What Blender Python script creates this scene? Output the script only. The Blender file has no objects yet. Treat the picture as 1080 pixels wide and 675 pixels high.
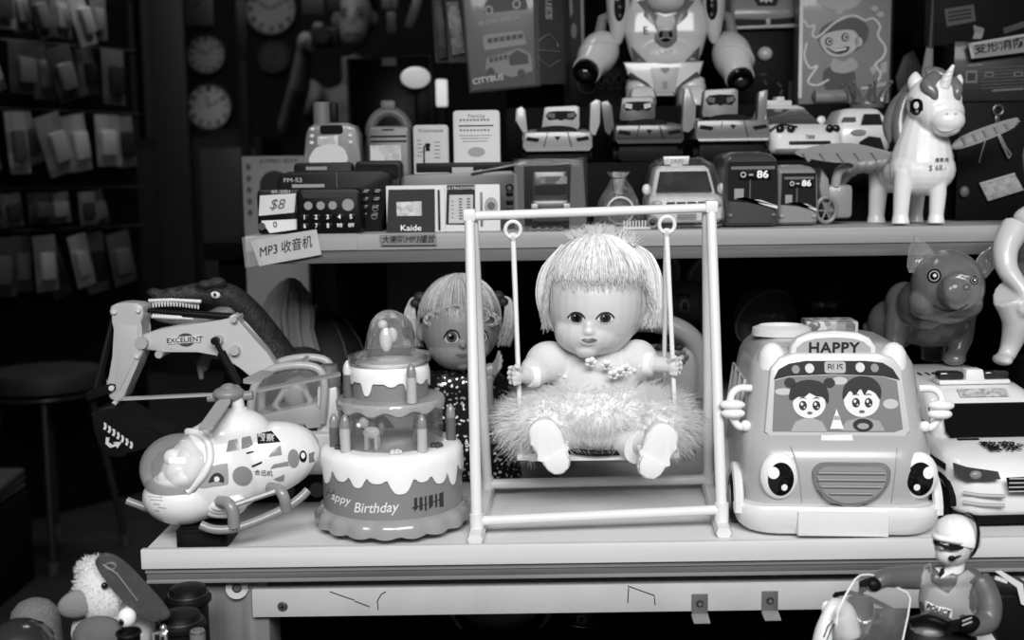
import bpy, bmesh, math, random
from mathutils import Vector, Matrix, Euler, noise as mnoise
random.seed(7)
PI = math.pi
S = bpy.context.scene
COL = S.collection
V = Vector

# ------------------------------------------------------------------ camera geometry
F = 1200.0
PITCH, ROLL = math.radians(7.0), math.radians(0.8)
CAM = V((0, 0, 0.9))
cd = V((0, math.cos(PITCH), -math.sin(PITCH)))
cu0 = V((0, math.sin(PITCH), math.cos(PITCH)))
cr0 = V((1, 0, 0))
cu = cu0 * math.cos(ROLL) + cr0 * math.sin(ROLL)
cr = cr0 * math.cos(ROLL) - cu0 * math.sin(ROLL)


def ray(px, py):
    return cd + cr * ((px - 540) / F) + cu * ((337.5 - py) / F)


def P(px, py, Y):
    d = ray(px, py)
    return CAM + d * (Y / d.y)


def G(px, py, z):
    d = ray(px, py)
    return CAM + d * ((z - CAM.z) / d.z)


# ------------------------------------------------------------------ materials (black and white photograph: all greys)
def lin(v):
    return v / 12.92 if v <= 0.04045 else ((v + 0.055) / 1.055) ** 2.4


_mats = {}


def mat(v, rough=0.45, spec=0.5, metal=0.0, var=0.06, scale=6.0, bump=0.0, bscale=40.0, alpha=1.0, trans=0.0,
        coat=0.0, kind=None, v2=0.5, emit=0.0, ior=1.45, sss=0.0):
    if spec == 0.5 and v < 0.22 and rough >= 0.3 and not coat:
        spec = 0.12 if v < 0.12 else 0.28      # matt black plastics and card
    key = (v, rough, spec, metal, var, scale, bump, bscale, alpha, trans, coat, kind, v2, emit, ior, sss)
    if key in _mats:
        return _mats[key]
    m = bpy.data.materials.new('grey_%03d' % int(v * 100))
    m.use_nodes = True
    nt = m.node_tree
    b = nt.nodes['Principled BSDF']
    L = nt.links.new
    c = lin(v)
    b.inputs['Base Color'].default_value = (c, c, c, 1)
    b.inputs['Roughness'].default_value = rough
    b.inputs['Specular IOR Level'].default_value = spec
    b.inputs['Metallic'].default_value = metal
    b.inputs['IOR'].default_value = ior
    if coat:
        b.inputs['Coat Weight'].default_value = coat
        b.inputs['Coat Roughness'].default_value = 0.08
    if sss:
        b.inputs['Subsurface Weight'].default_value = sss
        b.inputs['Subsurface Radius'].default_value = (1, 1, 1)
        b.inputs['Subsurface Scale'].default_value = 0.004
    if trans:
        b.inputs['Transmission Weight'].default_value = trans
    if alpha < 1:
        b.inputs['Alpha'].default_value = alpha
    if emit:
        b.inputs['Emission Color'].default_value = (1, 1, 1, 1)
        b.inputs['Emission Strength'].default_value = emit
    tc = nt.nodes.new('ShaderNodeTexCoord')
    src = tc.outputs['Object']
    if kind == 'wood':
        mp = nt.nodes.new('ShaderNodeMapping')
        mp.inputs['Scale'].default_value = (1.0, 6, 30)
        L(src, mp.inputs['Vector'])
        n = nt.nodes.new('ShaderNodeTexNoise')
        n.inputs['Scale'].default_value = scale
        n.inputs['Detail'].default_value = 6
        n.inputs['Distortion'].default_value = 0.6
        L(mp.outputs[0], n.inputs['Vector'])
    elif kind == 'woodv':
        mp = nt.nodes.new('ShaderNodeMapping')
        mp.inputs['Scale'].default_value = (24, 24, 1.2)
        L(src, mp.inputs['Vector'])
        n = nt.nodes.new('ShaderNodeTexNoise')
        n.inputs['Scale'].default_value = scale
        n.inputs['Detail'].default_value = 5
        n.inputs['Distortion'].default_value = 1.0
        L(mp.outputs[0], n.inputs['Vector'])
    else:
        n = nt.nodes.new('ShaderNodeTexNoise')
        n.inputs['Scale'].default_value = scale
        n.inputs['Detail'].default_value = 3
        L(src, n.inputs['Vector'])
    if var:
        mx = nt.nodes.new('ShaderNodeMapRange')
        mx.inputs[1].default_value = 0.3
        mx.inputs[2].default_value = 0.7
        mx.inputs[3].default_value = c * (1 - var)
        mx.inputs[4].default_value = min(0.95, c * (1 + var))
        L(n.outputs['Fac'], mx.inputs[0])
        L(mx.outputs[0], b.inputs['Base Color'])
    if kind == 'sparkle':
        vo = nt.nodes.new('ShaderNodeTexVoronoi')
        vo.inputs['Scale'].default_value = bscale
        L(src, vo.inputs['Vector'])
        lt = nt.nodes.new('ShaderNodeMath')
        lt.operation = 'GREATER_THAN'
        lt.inputs[1].default_value = v2
        sep = nt.nodes.new('ShaderNodeSeparateColor')
        L(vo.outputs['Color'], sep.inputs[0])
        L(sep.outputs[0], lt.inputs[0])
        mm = nt.nodes.new('ShaderNodeMix')
        L(lt.outputs[0], mm.inputs[0])
        mm.inputs[2].default_value = c
        mm.inputs[3].default_value = 0.75
        L(mm.outputs[0], b.inputs['Base Color'])
        L(lt.outputs[0], b.inputs['Metallic'])
    if kind == 'print':           # busy printed paper: blocky light and dark patches
        vo = nt.nodes.new('ShaderNodeTexVoronoi')
        vo.distance = 'CHEBYCHEV'
        vo.inputs['Scale'].default_value = bscale
        L(src, vo.inputs['Vector'])
        sep = nt.nodes.new('ShaderNodeSeparateColor')
        L(vo.outputs['Color'], sep.inputs[0])
        mx2 = nt.nodes.new('ShaderNodeMapRange')
        mx2.inputs[3].default_value = c
        mx2.inputs[4].default_value = lin(v2)
        L(sep.outputs[0], mx2.inputs[0])
        L(mx2.outputs[0], b.inputs['Base Color'])
    if bump:
        n2 = nt.nodes.new('ShaderNodeTexNoise')
        n2.inputs['Scale'].default_value = bscale
        n2.inputs['Detail'].default_value = 4
        L(src, n2.inputs['Vector'])
        bp = nt.nodes.new('ShaderNodeBump')
        bp.inputs['Strength'].default_value = bump
        bp.inputs['Distance'].default_value = 0.002
        L(n2.outputs['Fac'], bp.inputs['Height'])
        L(bp.outputs[0], b.inputs['Normal'])
    _mats[key] = m
    return m


def film(v=0.8, a=0.14, rough=0.08, fres=0.5, bump=0.0, bscale=0.03):
    a *= 0.4
    """thin clear plastic: mostly see-through, with glossy reflections"""
    key = ('film', v, a, rough, fres, bump, bscale)
    if key in _mats:
        return _mats[key]
    m = bpy.data.materials.new('clear_plastic')
    m.use_nodes = True
    nt = m.node_tree
    nt.nodes.clear()
    L = nt.links.new
    out = nt.nodes.new('ShaderNodeOutputMaterial')
    tr = nt.nodes.new('ShaderNodeBsdfTransparent')
    df = nt.nodes.new('ShaderNodeBsdfDiffuse')
    df.inputs['Color'].default_value = (lin(v),) * 3 + (1,)
    gl = nt.nodes.new('ShaderNodeBsdfGlossy')
    gl.inputs['Roughness'].default_value = rough
    m1 = nt.nodes.new('ShaderNodeMixShader')
    m1.inputs[0].default_value = a
    L(tr.outputs[0], m1.inputs[1])
    L(df.outputs[0], m1.inputs[2])
    fr = nt.nodes.new('ShaderNodeFresnel')
    fr.inputs['IOR'].default_value = 1.5
    mu = nt.nodes.new('ShaderNodeMath')
    mu.operation = 'MULTIPLY'
    mu.inputs[1].default_value = fres
    L(fr.outputs[0], mu.inputs[0])
    m2 = nt.nodes.new('ShaderNodeMixShader')
    L(mu.outputs[0], m2.inputs[0])
    L(m1.outputs[0], m2.inputs[1])
    L(gl.outputs[0], m2.inputs[2])
    if bump:
        tc = nt.nodes.new('ShaderNodeTexCoord')
        n2 = nt.nodes.new('ShaderNodeTexNoise')
        n2.inputs['Scale'].default_value = bscale
        n2.inputs['Detail'].default_value = 5
        n2.inputs['Distortion'].default_value = 1.5
        L(tc.outputs['Object'], n2.inputs['Vector'])
        bp = nt.nodes.new('ShaderNodeBump')
        bp.inputs['Strength'].default_value = bump
        bp.inputs['Distance'].default_value = 0.01
        L(n2.outputs['Fac'], bp.inputs['Height'])
        for nd in (df, gl, fr):
            L(bp.outputs[0], nd.inputs['Normal'])
    L(m2.outputs[0], out.inputs[0])
    _mats[key] = m
    return m


# ------------------------------------------------------------------ things
_org = [0.0, 0.0]


def setprops(o, label=None, cat=None, group=None, kind=None):
    if label:
        o['label'] = label
    if cat:
        o['category'] = cat
    if group:
        o['group'] = group
    if kind:
        o['kind'] = kind
    return o


def thing(name, label, cat, px, py, Y, rz=0.0, group=None, k=1.0, rx=0.0, ry=0.0, loc=None):
    """Empty at the thing's base; one local unit is one photo pixel at that distance."""
    o = bpy.data.objects.new(name, None)
    COL.objects.link(o)
    o.empty_display_size = 0.02
    d = ray(px, py)
    o.location = loc if loc is not None else P(px, py, Y)
    s = (Y / d.y) / F * k
    o.scale = (s, s, s)
    o.rotation_euler = (rx, ry, rz)
    _org[0], _org[1] = px, py
    return setprops(o, label, cat, group)


def org(px, py):
    _org[0], _org[1] = px, py


MODE = {'see': False, 'deep': 0.0, 'floor': False}   # see: points are read off the photograph at their own depth


def q(px, py, d=0.0):
    return V((px - _org[0], d, _org[1] - py))


def spot(px, py, d=0.0):
    """a point seen at (px, py) that lies d behind the thing's origin"""
    d += MODE['deep']
    if MODE['see']:
        k = 1 + d / F
        px, py = 540 + (px - 540) * k, 190 + (py - 190) * k
    return q(px, py, d)


class MB:
    """collects shapes (points are photo-like: x right, y down, d away) into ONE mesh object"""

    def __init__(self, m=None, raw=False):
        self.bm = bmesh.new()
        self.mats = []
        self.m = m
        self.raw = raw

    def c(self, p):
        if self.raw:
            return V(p)
        return spot(p[0], p[1], p[2] if len(p) > 2 else 0.0)

    def mi(self, m):
        m = m or self.m
        if m not in self.mats:
            self.mats.append(m)
        return self.mats.index(m)

    def _fin(self, faces, m):
        i = self.mi(m)
        for f in faces:
            f.material_index = i
            f.smooth = True
        return faces

    def _new(self, verts, faces, m):
        vs = [self.bm.verts.new(v) for v in verts]
        out = []
        for f in faces:
            try:
                out.append(self.bm.faces.new([vs[i] for i in f]))
            except ValueError:
                pass
        self._fin(out, m)
        return vs, out

    def box(self, p, size, bev=0.0, m=None, rot=None, seg=2, taper=None):
        """size = (width, height, depth); taper=(tx,td) scales the top"""
        w, h, dp = size
        ce = self.c(p) if not self.raw else V(p)
        M = Matrix.Translation(ce)
        if rot is not None:
            M = M @ Euler(rot).to_matrix().to_4x4()
        vs = []
        for z in (-1, 1):
            tx, td = (taper if (taper and z > 0) else (1, 1))
            for x, y in ((-1, -1), (1, -1), (1, 1), (-1, 1)):
                vs.append(M @ V((x * w / 2 * tx, y * dp / 2 * td, z * h / 2)))
        nv, nf = self._new(vs, [(3, 2, 1, 0), (4, 5, 6, 7), (0, 1, 5, 4), (1, 2, 6, 5), (2, 3, 7, 6), (3, 0, 4, 7)], m)
        if bev:
            es = list({e for f in nf for e in f.edges})
            r = bmesh.ops.bevel(self.bm, geom=es, offset=bev, segments=seg, affect='EDGES', profile=0.5, clamp_overlap=True)
            self._fin(r['faces'], m)
        return self

    def prism(self, pts, d0, d1, m=None, bev=0.0, seg=2, rot=None, about=None):
        """outline (px,py) in the picture-parallel plane, from depth d0 to d1"""
        a = [self.c((x, y, d0)) for x, y in pts]
        b = [self.c((x, y, d1)) for x, y in pts]
        n = len(pts)
        ar = sum(a[i].x * a[(i + 1) % n].z - a[(i + 1) % n].x * a[i].z for i in range(n))
        if ar < 0:
            a.reverse()
            b.reverse()
        if rot is not None:
            ce = self.c(about)
            R = Matrix.Translation(ce) @ Euler(rot).to_matrix().to_4x4() @ Matrix.Translation(-ce)
            a = [R @ v for v in a]
            b = [R @ v for v in b]
        va = [self.bm.verts.new(v) for v in a]
        vb = [self.bm.verts.new(v) for v in b]
        fs = []
        f0 = self.bm.faces.new(va)
        fs.append(f0)
        f1 = self.bm.faces.new(list(reversed(vb)))
        fs.append(f1)
        for i in range(n):
            j = (i + 1) % n
            fs.append(self.bm.faces.new([va[j], va[i], vb[i], vb[j]]))
        self._fin(fs, m)
        if bev:
            es = list(f0.edges) + list(f1.edges)
            r = bmesh.ops.bevel(self.bm, geom=es, offset=bev, segments=seg, affect='EDGES', profile=0.5, clamp_overlap=True)
            self._fin(r['faces'], m)
        return self

    def _frame(self, t):
        t = t.normalized()
        up = V((0, 0, 1)) if abs(t.z) < 0.9 else V((0, 1, 0))
        a = t.cross(up).normalized()
        b = t.cross(a).normalized()
        return a, b

    def tube(self, pts, r, n=8, m=None, closed=False, caps=True, flat=None, w=1.0):
        """swept round (or flattened: flat=(direction, ratio)) bar"""
        ps = [self.c(p) for p in pts]
        N = len(ps)
        rs = r if isinstance(r, (list, tuple)) else [r] * N
        rings = []
        pa = None
        for i in range(N):
            if closed:
                t = ps[(i + 1) % N] - ps[i - 1]
            else:
                t = ps[min(i + 1, N - 1)] - ps[max(i - 1, 0)]
            if t.length < 1e-9:
                t = V((0, 0, 1))
            t.normalize()
            if pa is None:
                a, b = self._frame(t)
            else:
                a = (pa - t * pa.dot(t))
                if a.length < 1e-6:
                    a, b = self._frame(t)
                a.normalize()
                b = t.cross(a).normalized()
            pa = a
            rings.append([self.bm.verts.new(ps[i] + (a * math.cos(2 * PI * k / n) * w + b * math.sin(2 * PI * k / n)) * rs[i]) for k in range(n)])
        fs = []
        for i in range(N if closed else N - 1):
            A, B = rings[i], rings[(i + 1) % N]
            for k in range(n):
                k2 = (k + 1) % n
                try:
                    fs.append(self.bm.faces.new([A[k], A[k2], B[k2], B[k]]))
                except ValueError:
                    pass
        if caps and not closed:
            fs.append(self.bm.faces.new(list(reversed(rings[0]))))
            fs.append(self.bm.faces.new(rings[-1]))
        self._fin(fs, m)
        return self

    def cyl(self, p0, p1, r0, r1=None, n=20, m=None, caps=True):
        return self.tube([p0, p1], [r0, r0 if r1 is None else r1], n=n, m=m, caps=caps)

    def ell(self, p, rad, m=None, rot=None, n=20, k=12, cut=None, e=1.0):
        """ellipsoid, rad=(rx,rz_up,ry_depth); cut=(u0,u1) keeps polar range; e<1 boxier"""
        ce = self.c(p)
        rx, rz, ry = rad
        R = Euler(rot).to_matrix() if rot is not None else Matrix.Identity(3)
        u0, u1 = cut or (0, PI)

        def pw(x):
            return math.copysign(abs(x) ** e, x)
        rows = []
        for i in range(k + 1):
            u = u0 + (u1 - u0) * i / k
            row = []
            for j in range(n):
                a = 2 * PI * j / n
                row.append(ce + R @ V((rx * pw(math.sin(u)) * pw(math.cos(a)), ry * pw(math.sin(u)) * pw(math.sin(a)), rz * pw(math.cos(u)))))
            rows.append(row)
        self._rows(rows, m, True)
        return self

    def _rows(self, rows, m, wrap=True, cap=True):
        bmv = []
        for row in rows:
            if (row[0] - row[len(row) // 2]).length < 1e-6 and (row[0] - row[len(row) // 3]).length < 1e-6:
                v = self.bm.verts.new(row[0])
                bmv.append([v] * len(row))
            else:
                bmv.append([self.bm.verts.new(v) for v in row])
        fs = []
        n = len(rows[0])
        for i in range(len(rows) - 1):
            for j in range(n if wrap else n - 1):
                j2 = (j + 1) % n
                vs = [bmv[i][j], bmv[i + 1][j], bmv[i + 1][j2], bmv[i][j2]]
                u = []
                for v in vs:
                    if v not in u:
                        u.append(v)
                if len(u) >= 3:
                    try:
                        fs.append(self.bm.faces.new(u))
                    except ValueError:
                        pass
        if cap and wrap:
            for row, rev in ((bmv[0], False), (bmv[-1], True)):
                if row[0] is not row[1]:
                    try:
                        fs.append(self.bm.faces.new(row[::-1] if rev else row))
                    except ValueError:
                        pass
        self._fin(fs, m)
        return fs

    def rows(self, rows, m=None, wrap=True, cap=True):
        rr = [[self.c(p) for p in row] for row in rows]
        self._rows(rr, m, wrap, cap)
        return self

    def lathe(self, p, prof, m=None, n=32, rot=None, sq=(1, 1), cap=True, wave=None):
        """prof = [(radius, height above p)]; wave=f(angle, i)->radius factor, height add"""
        ce = self.c(p)
        R = Euler(rot).to_matrix() if rot is not None else Matrix.Identity(3)
        rows = []
        for i, (r, z) in enumerate(prof):
            row = []
            for j in range(n):
                a = 2 * PI * j / n
                rr, zz = r, z
                if wave:
                    f, dz = wave(a, i)
                    rr, zz = r * f, z + dz
                row.append(ce + R @ V((rr * math.cos(a) * sq[0], rr * math.sin(a) * sq[1], zz)))
            rows.append(row)
        rows.reverse()
        self._rows(rows, m, True, cap)
        return self

    def disc(self, p, r, th=1.0, m=None, n=28, rot=None, sq=(1, 1)):
        """thin disc facing the viewer (axis along depth)"""
        ce = self.c(p)
        R = Euler(rot).to_matrix() if rot is not None else Matrix.Identity(3)
        rows = []
        for rr, d in ((0.0001, -th), (r * .93, -th), (r, -th * .6), (r, 0), (0.0001, 0)):
            rows.append([ce + R @ V((rr * math.cos(2 * PI * j / n) * sq[0], d, rr * math.sin(2 * PI * j / n) * sq[1])) for j in range(n)])
        rows[0] = [ce + R @ V((0, -th, 0))] * n
        rows[-1] = [ce] * n
        self._rows(rows, m, True, False)
        return self

    def ring(self, p, R_, r, m=None, n=32, k=8, rot=None, sq=(1, 1)):
        """torus facing the viewer"""
        ce = self.c(p)
        Q = Euler(rot).to_matrix() if rot is not None else Matrix.Identity(3)
        pts = [ce + Q @ V((R_ * math.cos(2 * PI * j / n) * sq[0], 0, R_ * math.sin(2 * PI * j / n) * sq[1])) for j in range(n)]
        raw, self.raw = self.raw, True
        self.tube(pts, r, n=k, m=m, closed=True)
        self.raw = raw
        return self

    def build(self, name, parent=None, sharp=38, mats=None, **pr):
        bm = self.bm
        if MODE['floor']:
            for v in bm.verts:
                v.co.z = max(v.co.z, 0.15)
        bmesh.ops.recalc_face_normals(bm, faces=bm.faces)
        lim = math.radians(sharp)
        for e in bm.edges:
            if len(e.link_faces) == 2:
                e.smooth = e.calc_face_angle(0) < lim
        me = bpy.data.meshes.new(name)
        bm.to_mesh(me)
        bm.free()
        for m in self.mats:
            me.materials.append(m)
        o = bpy.data.objects.new(name, me)
        COL.objects.link(o)
        if parent is not None:
            o.parent = parent
        return setprops(o, **pr)

    def blob(self, name, parent=None, voxel=2.0, smooth=6, fac=0.5, **pr):
        """fuse the collected shapes into one continuous smooth skin"""
        bm = self.bm
        bmesh.ops.recalc_face_normals(bm, faces=bm.faces)
        me = bpy.data.meshes.new(name)
        bm.to_mesh(me)
        bm.free()
        t = bpy.data.objects.new('tmp', me)
        COL.objects.link(t)
        r = t.modifiers.new('r', 'REMESH')
        r.mode = 'VOXEL'
        r.voxel_size = voxel
        sm = t.modifiers.new('s', 'SMOOTH')
        sm.iterations = smooth
        sm.factor = fac
        dg = bpy.context.evaluated_depsgraph_get()
        me2 = bpy.data.meshes.new_from_object(t.evaluated_get(dg))
        bpy.data.objects.remove(t)
        bpy.data.meshes.remove(me)
        me2.name = name
        if MODE['floor']:
            for v in me2.vertices:
                v.co.z = max(v.co.z, 0.15)
        for p in me2.polygons:
            p.use_smooth = True
            p.material_index = 0
        me2.materials.clear()
        me2.materials.append(self.m)
        o = bpy.data.objects.new(name, me2)
        COL.objects.link(o)
        if parent is not None:
            o.parent = parent
        return setprops(o, **pr)


def text(name, s, p, size, m, parent=None, rot=(0, 0, 0), ext=0.3, raw=False, align='CENTER', shear=0.0, width=1.0, off=0.0, spacing=1.0, **pr):
    """raised lettering facing the viewer; p is the centre (px,py,d)"""
    cu_ = bpy.data.curves.new(name, 'FONT')
    cu_.body = s
    cu_.size = size
    cu_.align_x = align
    cu_.align_y = 'CENTER'
    cu_.extrude = ext
    cu_.shear = shear
    cu_.offset = off
    cu_.space_character = spacing
    cu_.resolution_u = 3
    t = bpy.data.objects.new('tmp', cu_)
    COL.objects.link(t)
    dg = bpy.context.evaluated_depsgraph_get()
    me = bpy.data.meshes.new_from_object(t.evaluated_get(dg))
    bpy.data.objects.remove(t)
    me.name = name
    me.materials.clear()
    me.materials.append(m)
    M = Matrix.Translation(V(p) if raw else spot(*p)) @ Euler(rot).to_matrix().to_4x4() @ Matrix.Rotation(PI / 2, 4, 'X') @ Matrix.Scale(width, 4, V((1, 0, 0)))
    me.transform(M)
    o = bpy.data.objects.new(name, me)
    COL.objects.link(o)
    if parent is not None:
        o.parent = parent
    return setprops(o, **pr)


def dup(o, loc=None, label=None, rz=None, parent=None):
    """copy a thing with its parts and sub-parts (mesh data shared)"""
    c = o.copy()
    COL.objects.link(c)
    if parent is not None:
        c.parent = parent
    for ch in list(o.children):
        dup(ch, parent=c)
    if loc is not None:
        c.location = loc
    if rz is not None:
        c.rotation_euler.z = rz
    if label:
        c['label'] = label
    return c


def arc(cx, cy, r, a0, a1, n, ry=None, d=None):
    """points on an arc, degrees, counter-clockwise as seen, y down"""
    ry = r if ry is None else ry
    out = []
    for i in range(n + 1):
        a = math.radians(a0 + (a1 - a0) * i / n)
        p = (cx + r * math.cos(a), cy - ry * math.sin(a))
        out.append(p if d is None else p + (d,))
    return out


def rrect(x0, y0, x1, y1, r, n=4):
    return arc(x1 - r, y0 + r, r, 0, 90, n) + arc(x0 + r, y0 + r, r, 90, 180, n) + arc(x0 + r, y1 - r, r, 180, 270, n) + arc(x1 - r, y1 - r, r, 270, 360, n)


def spline(pts, n=6):
    """Catmull-Rom through points of any dimension"""
    out = []
    N = len(pts)
    for i in range(N - 1):
        p0, p1, p2, p3 = pts[max(i - 1, 0)], pts[i], pts[i + 1], pts[min(i + 2, N - 1)]
        for k in range(n):
            t = k / n
            out.append(tuple(0.5 * (2 * b + (c_ - a) * t + (2 * a - 5 * b + 4 * c_ - d_) * t * t + (3 * b - a - 3 * c_ + d_) * t ** 3) for a, b, c_, d_ in zip(p0, p1, p2, p3)))
    out.append(tuple(pts[-1]))
    return out


def cspline(pts, n=5):
    """closed Catmull-Rom"""
    N = len(pts)
    out = []
    for i in range(N):
        p0, p1, p2, p3 = pts[i - 1], pts[i], pts[(i + 1) % N], pts[(i + 2) % N]
        for k in range(n):
            t = k / n
            out.append(tuple(0.5 * (2 * b + (c_ - a) * t + (2 * a - 5 * b + 4 * c_ - d_) * t * t + (3 * b - a - 3 * c_ + d_) * t ** 3) for a, b, c_, d_ in zip(p0, p1, p2, p3)))
    return out


# common materials
WHITE = mat(0.90, 0.32, var=0.03, scale=0.02)
WHITE2 = mat(0.84, 0.38, var=0.04, scale=0.02)
PALE = mat(0.74, 0.38, var=0.04, scale=0.02)
LGREY = mat(0.62, 0.42, var=0.05, scale=0.02)
GREY = mat(0.50, 0.42, var=0.05, scale=0.02)
DGREY = mat(0.34, 0.42, var=0.06, scale=0.02)
DARK = mat(0.20, 0.4, var=0.08, scale=0.02)
BLACK = mat(0.09, 0.35, var=0.1, scale=0.02)
VBLACK = mat(0.05, 0.5, var=0.1, scale=0.02)
GLOSSB = mat(0.06, 0.1, var=0.0)
CHROME = mat(0.8, 0.15, metal=1.0, var=0.0)
INK = mat(0.10, 0.7, var=0.0)
PAPER = mat(0.80, 0.8, var=0.04, scale=0.05)
CLEAR = film()
from mathutils.bvhtree import BVHTree


def _warp(self, fn):
    for v in self.bm.verts:
        v.co = fn(v.co)
    return self


MB.warp = _warp


def bvh_of(*obs):
    vs, ps = [], []
    for o in obs:
        k = len(vs)
        vs += [v.co.copy() for v in o.data.vertices]
        ps += [[i + k for i in p.vertices] for p in o.data.polygons]
    return BVHTree.FromPolygons(vs, ps)


def hitd(bvh, px, py, default=0.0):
    """depth of the surface seen at (px, py)"""
    if MODE['see']:
        o = q(540, 190, -F)
        r = bvh.ray_cast(o, (q(px, py, 0) - o).normalized())
    else:
        r = bvh.ray_cast(q(px, py, -3000), V((0, 1, 0)))
    return default if r[0] is None else r[0].y - MODE['deep']


def _decal(self, bvh, pts, m=None, lift=0.35, rings=3, dflt=None):
    """a printed or moulded patch that follows the surface below it"""
    cx = sum(p[0] for p in pts) / len(pts)
    cy = sum(p[1] for p in pts) / len(pts)
    dc = hitd(bvh, cx, cy, dflt or 0.0)
    vs = [self.bm.verts.new(spot(cx, cy, dc - lift))]
    rows = []
    for k in range(1, rings + 1):
        t = k / rings
        row = []
        for x, y in pts:
            X, Y_ = cx + (x - cx) * t, cy + (y - cy) * t
            row.append(self.bm.verts.new(spot(X, Y_, hitd(bvh, X, Y_, dc) - lift)))
        rows.append(row)
    n = len(pts)
    fs = []
    for j in range(n):
        fs.append(self.bm.faces.new([vs[0], rows[0][j], rows[0][(j + 1) % n]]))
    for k in range(rings - 1):
        for j in range(n):
            j2 = (j + 1) % n
            fs.append(self.bm.faces.new([rows[k][j], rows[k + 1][j], rows[k + 1][j2], rows[k][j2]]))
    self._fin(fs, m)
    return self


MB.decal = _decal


def ellp(cx, cy, rx, ry, n=20, rot=0.0):
    c, s = math.cos(rot), math.sin(rot)
    out = []
    for i in range(n):
        a = 2 * PI * i / n
        x, y = rx * math.cos(a), ry * math.sin(a)
        out.append((cx + x * c - y * s, cy + x * s + y * c))
    return out


def text_on(name, s, p, size, m, bvh, parent=None, lift=0.4, rot=0.0, align='CENTER', shear=0.0, width=1.0, off=0.0, spacing=1.0, ext=0.25, **pr):
    """lettering that follows a curved surface"""
    o = text(name, s, (p[0], p[1], 0), size, m, parent, rot=(0, rot, 0), ext=ext, align=align, shear=shear, width=width, off=off, spacing=spacing, **pr)
    me = o.data
    base = hitd(bvh, p[0], p[1], 0)
    o0 = spot(p[0], p[1], 0) - q(p[0], p[1], 0)
    for v in me.vertices:
        c = v.co - o0
        X, Y_ = c.x + _org[0], _org[1] - c.z
        v.co = spot(X, Y_, hitd(bvh, X, Y_, base) - lift + c.y - MODE['deep'])
    return o


def rring(cx, hw, d0, d1, r, py, n=5):
    """rounded-rectangle ring (plan view) at height py"""
    pts = []
    r = min(r, hw * .98, abs(d1 - d0) / 2 * .98)
    for (ox, oy, a0) in ((cx + hw - r, d0 + r, -90), (cx + hw - r, d1 - r, 0), (cx - hw + r, d1 - r, 90), (cx - hw + r, d0 + r, 180)):
        for k in range(n + 1):
            a = math.radians(a0 + 90 * k / n)
            pts.append((ox + r * math.cos(a), py, oy + r * math.sin(a)))
    return pts


def strands(name, curves, m, parent, r=0.6, n=3, **pr):
    """hair or fur: many tapering hairs in one mesh; curves = lists of local Vectors"""
    vs, fs = [], []
    for c in curves:
        N = len(c)
        t0 = (c[-1] - c[0])
        if t0.length < 1e-6:
            continue
        t0.normalize()
        a = t0.cross(V((0.3, 0.5, 0.81))).normalized()
        b = t0.cross(a)
        base = len(vs)
        for i, p in enumerate(c):
            rr = r * (1 - 0.8 * i / (N - 1))
            for k in range(n):
                an = 2 * PI * k / n
                vs.append(p + (a * math.cos(an) + b * math.sin(an)) * rr)
        for i in range(N - 1):
            for k in range(n):
                k2 = (k + 1) % n
                fs.append((base + i * n + k, base + i * n + k2, base + (i + 1) * n + k2, base + (i + 1) * n + k))
    me = bpy.data.meshes.new(name)
    me.from_pydata([tuple(v) for v in vs], [], fs)
    for p in me.polygons:
        p.use_smooth = True
    me.materials.append(m)
    o = bpy.data.objects.new(name, me)
    COL.objects.link(o)
    o.parent = parent
    return setprops(o, **pr)


def relbuild(mb, name, root, **pr):
    """mesh given in world metres, parented to an unscaled Empty"""
    l = root.location.copy()
    mb.warp(lambda v: v - l)
    return mb.build(name, root, **pr)


def empty_at(name, loc, label, cat, group=None):
    o = bpy.data.objects.new(name, None)
    COL.objects.link(o)
    o.location = loc
    o.empty_display_size = 0.02
    return setprops(o, label, cat, group)


ZT = 0.495           # top of the display board
XSL, XSR = -0.362, 1.25
ZS, YS = 0.830, 1.55  # upper shelf


def tabY(px, py):
    return G(px, py, ZT).y


def on_shelf(name, label, cat, px, py, Y, z=None, rz=0, group=None, rx=0):
    """a thing standing on height z at distance Y"""
    z = ZS + .0002 if z is None else z
    t = thing(name, label, cat, px, py, Y, rz=rz, group=group, rx=rx)
    t.location.z = z
    lo, hi = -400, 1200
    for _ in range(40):
        mid = (lo + hi) / 2
        if P(px, mid, Y).z > z:
            lo = mid
        else:
            hi = mid
    org(px, lo)
    return t
# ------------------------------------------------------------------ camera, light
camd = bpy.data.cameras.new('camera')
camd.lens = F / 1080 * 36
camd.sensor_width = 36
camd.clip_start = 0.02
camd.dof.use_dof = True
camd.dof.focus_distance = 1.33
camd.dof.aperture_fstop = 4.5
cam = bpy.data.objects.new('camera', camd)
Rm = Matrix((cr, cu, -cd)).transposed().to_4x4()
cam.matrix_world = Matrix.Translation(CAM) @ Rm
COL.objects.link(cam)
S.camera = cam
S.view_settings.view_transform = 'Standard'
S.view_settings.look = 'None'
S.view_settings.gamma = 1
S.view_settings.use_curve_mapping = False
S.view_settings.exposure = 0.0

w = bpy.data.worlds.new('overcast_sky')
S.world = w
w.use_nodes = True
w.node_tree.nodes['Background'].inputs[0].default_value = (1, 1, 1, 1)
w.node_tree.nodes['Background'].inputs[1].default_value = 0.11


def area(name, loc, target, sx, sy, power):
    l = bpy.data.lights.new(name, 'AREA')
    l.shape = 'RECTANGLE'
    l.size, l.size_y = sx, sy
    l.energy = power
    o = bpy.data.objects.new(name, l)
    o.location = loc
    o.rotation_euler = (V(target) - V(loc)).to_track_quat('-Z', 'Y').to_euler()
    COL.objects.link(o)
    return o


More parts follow.
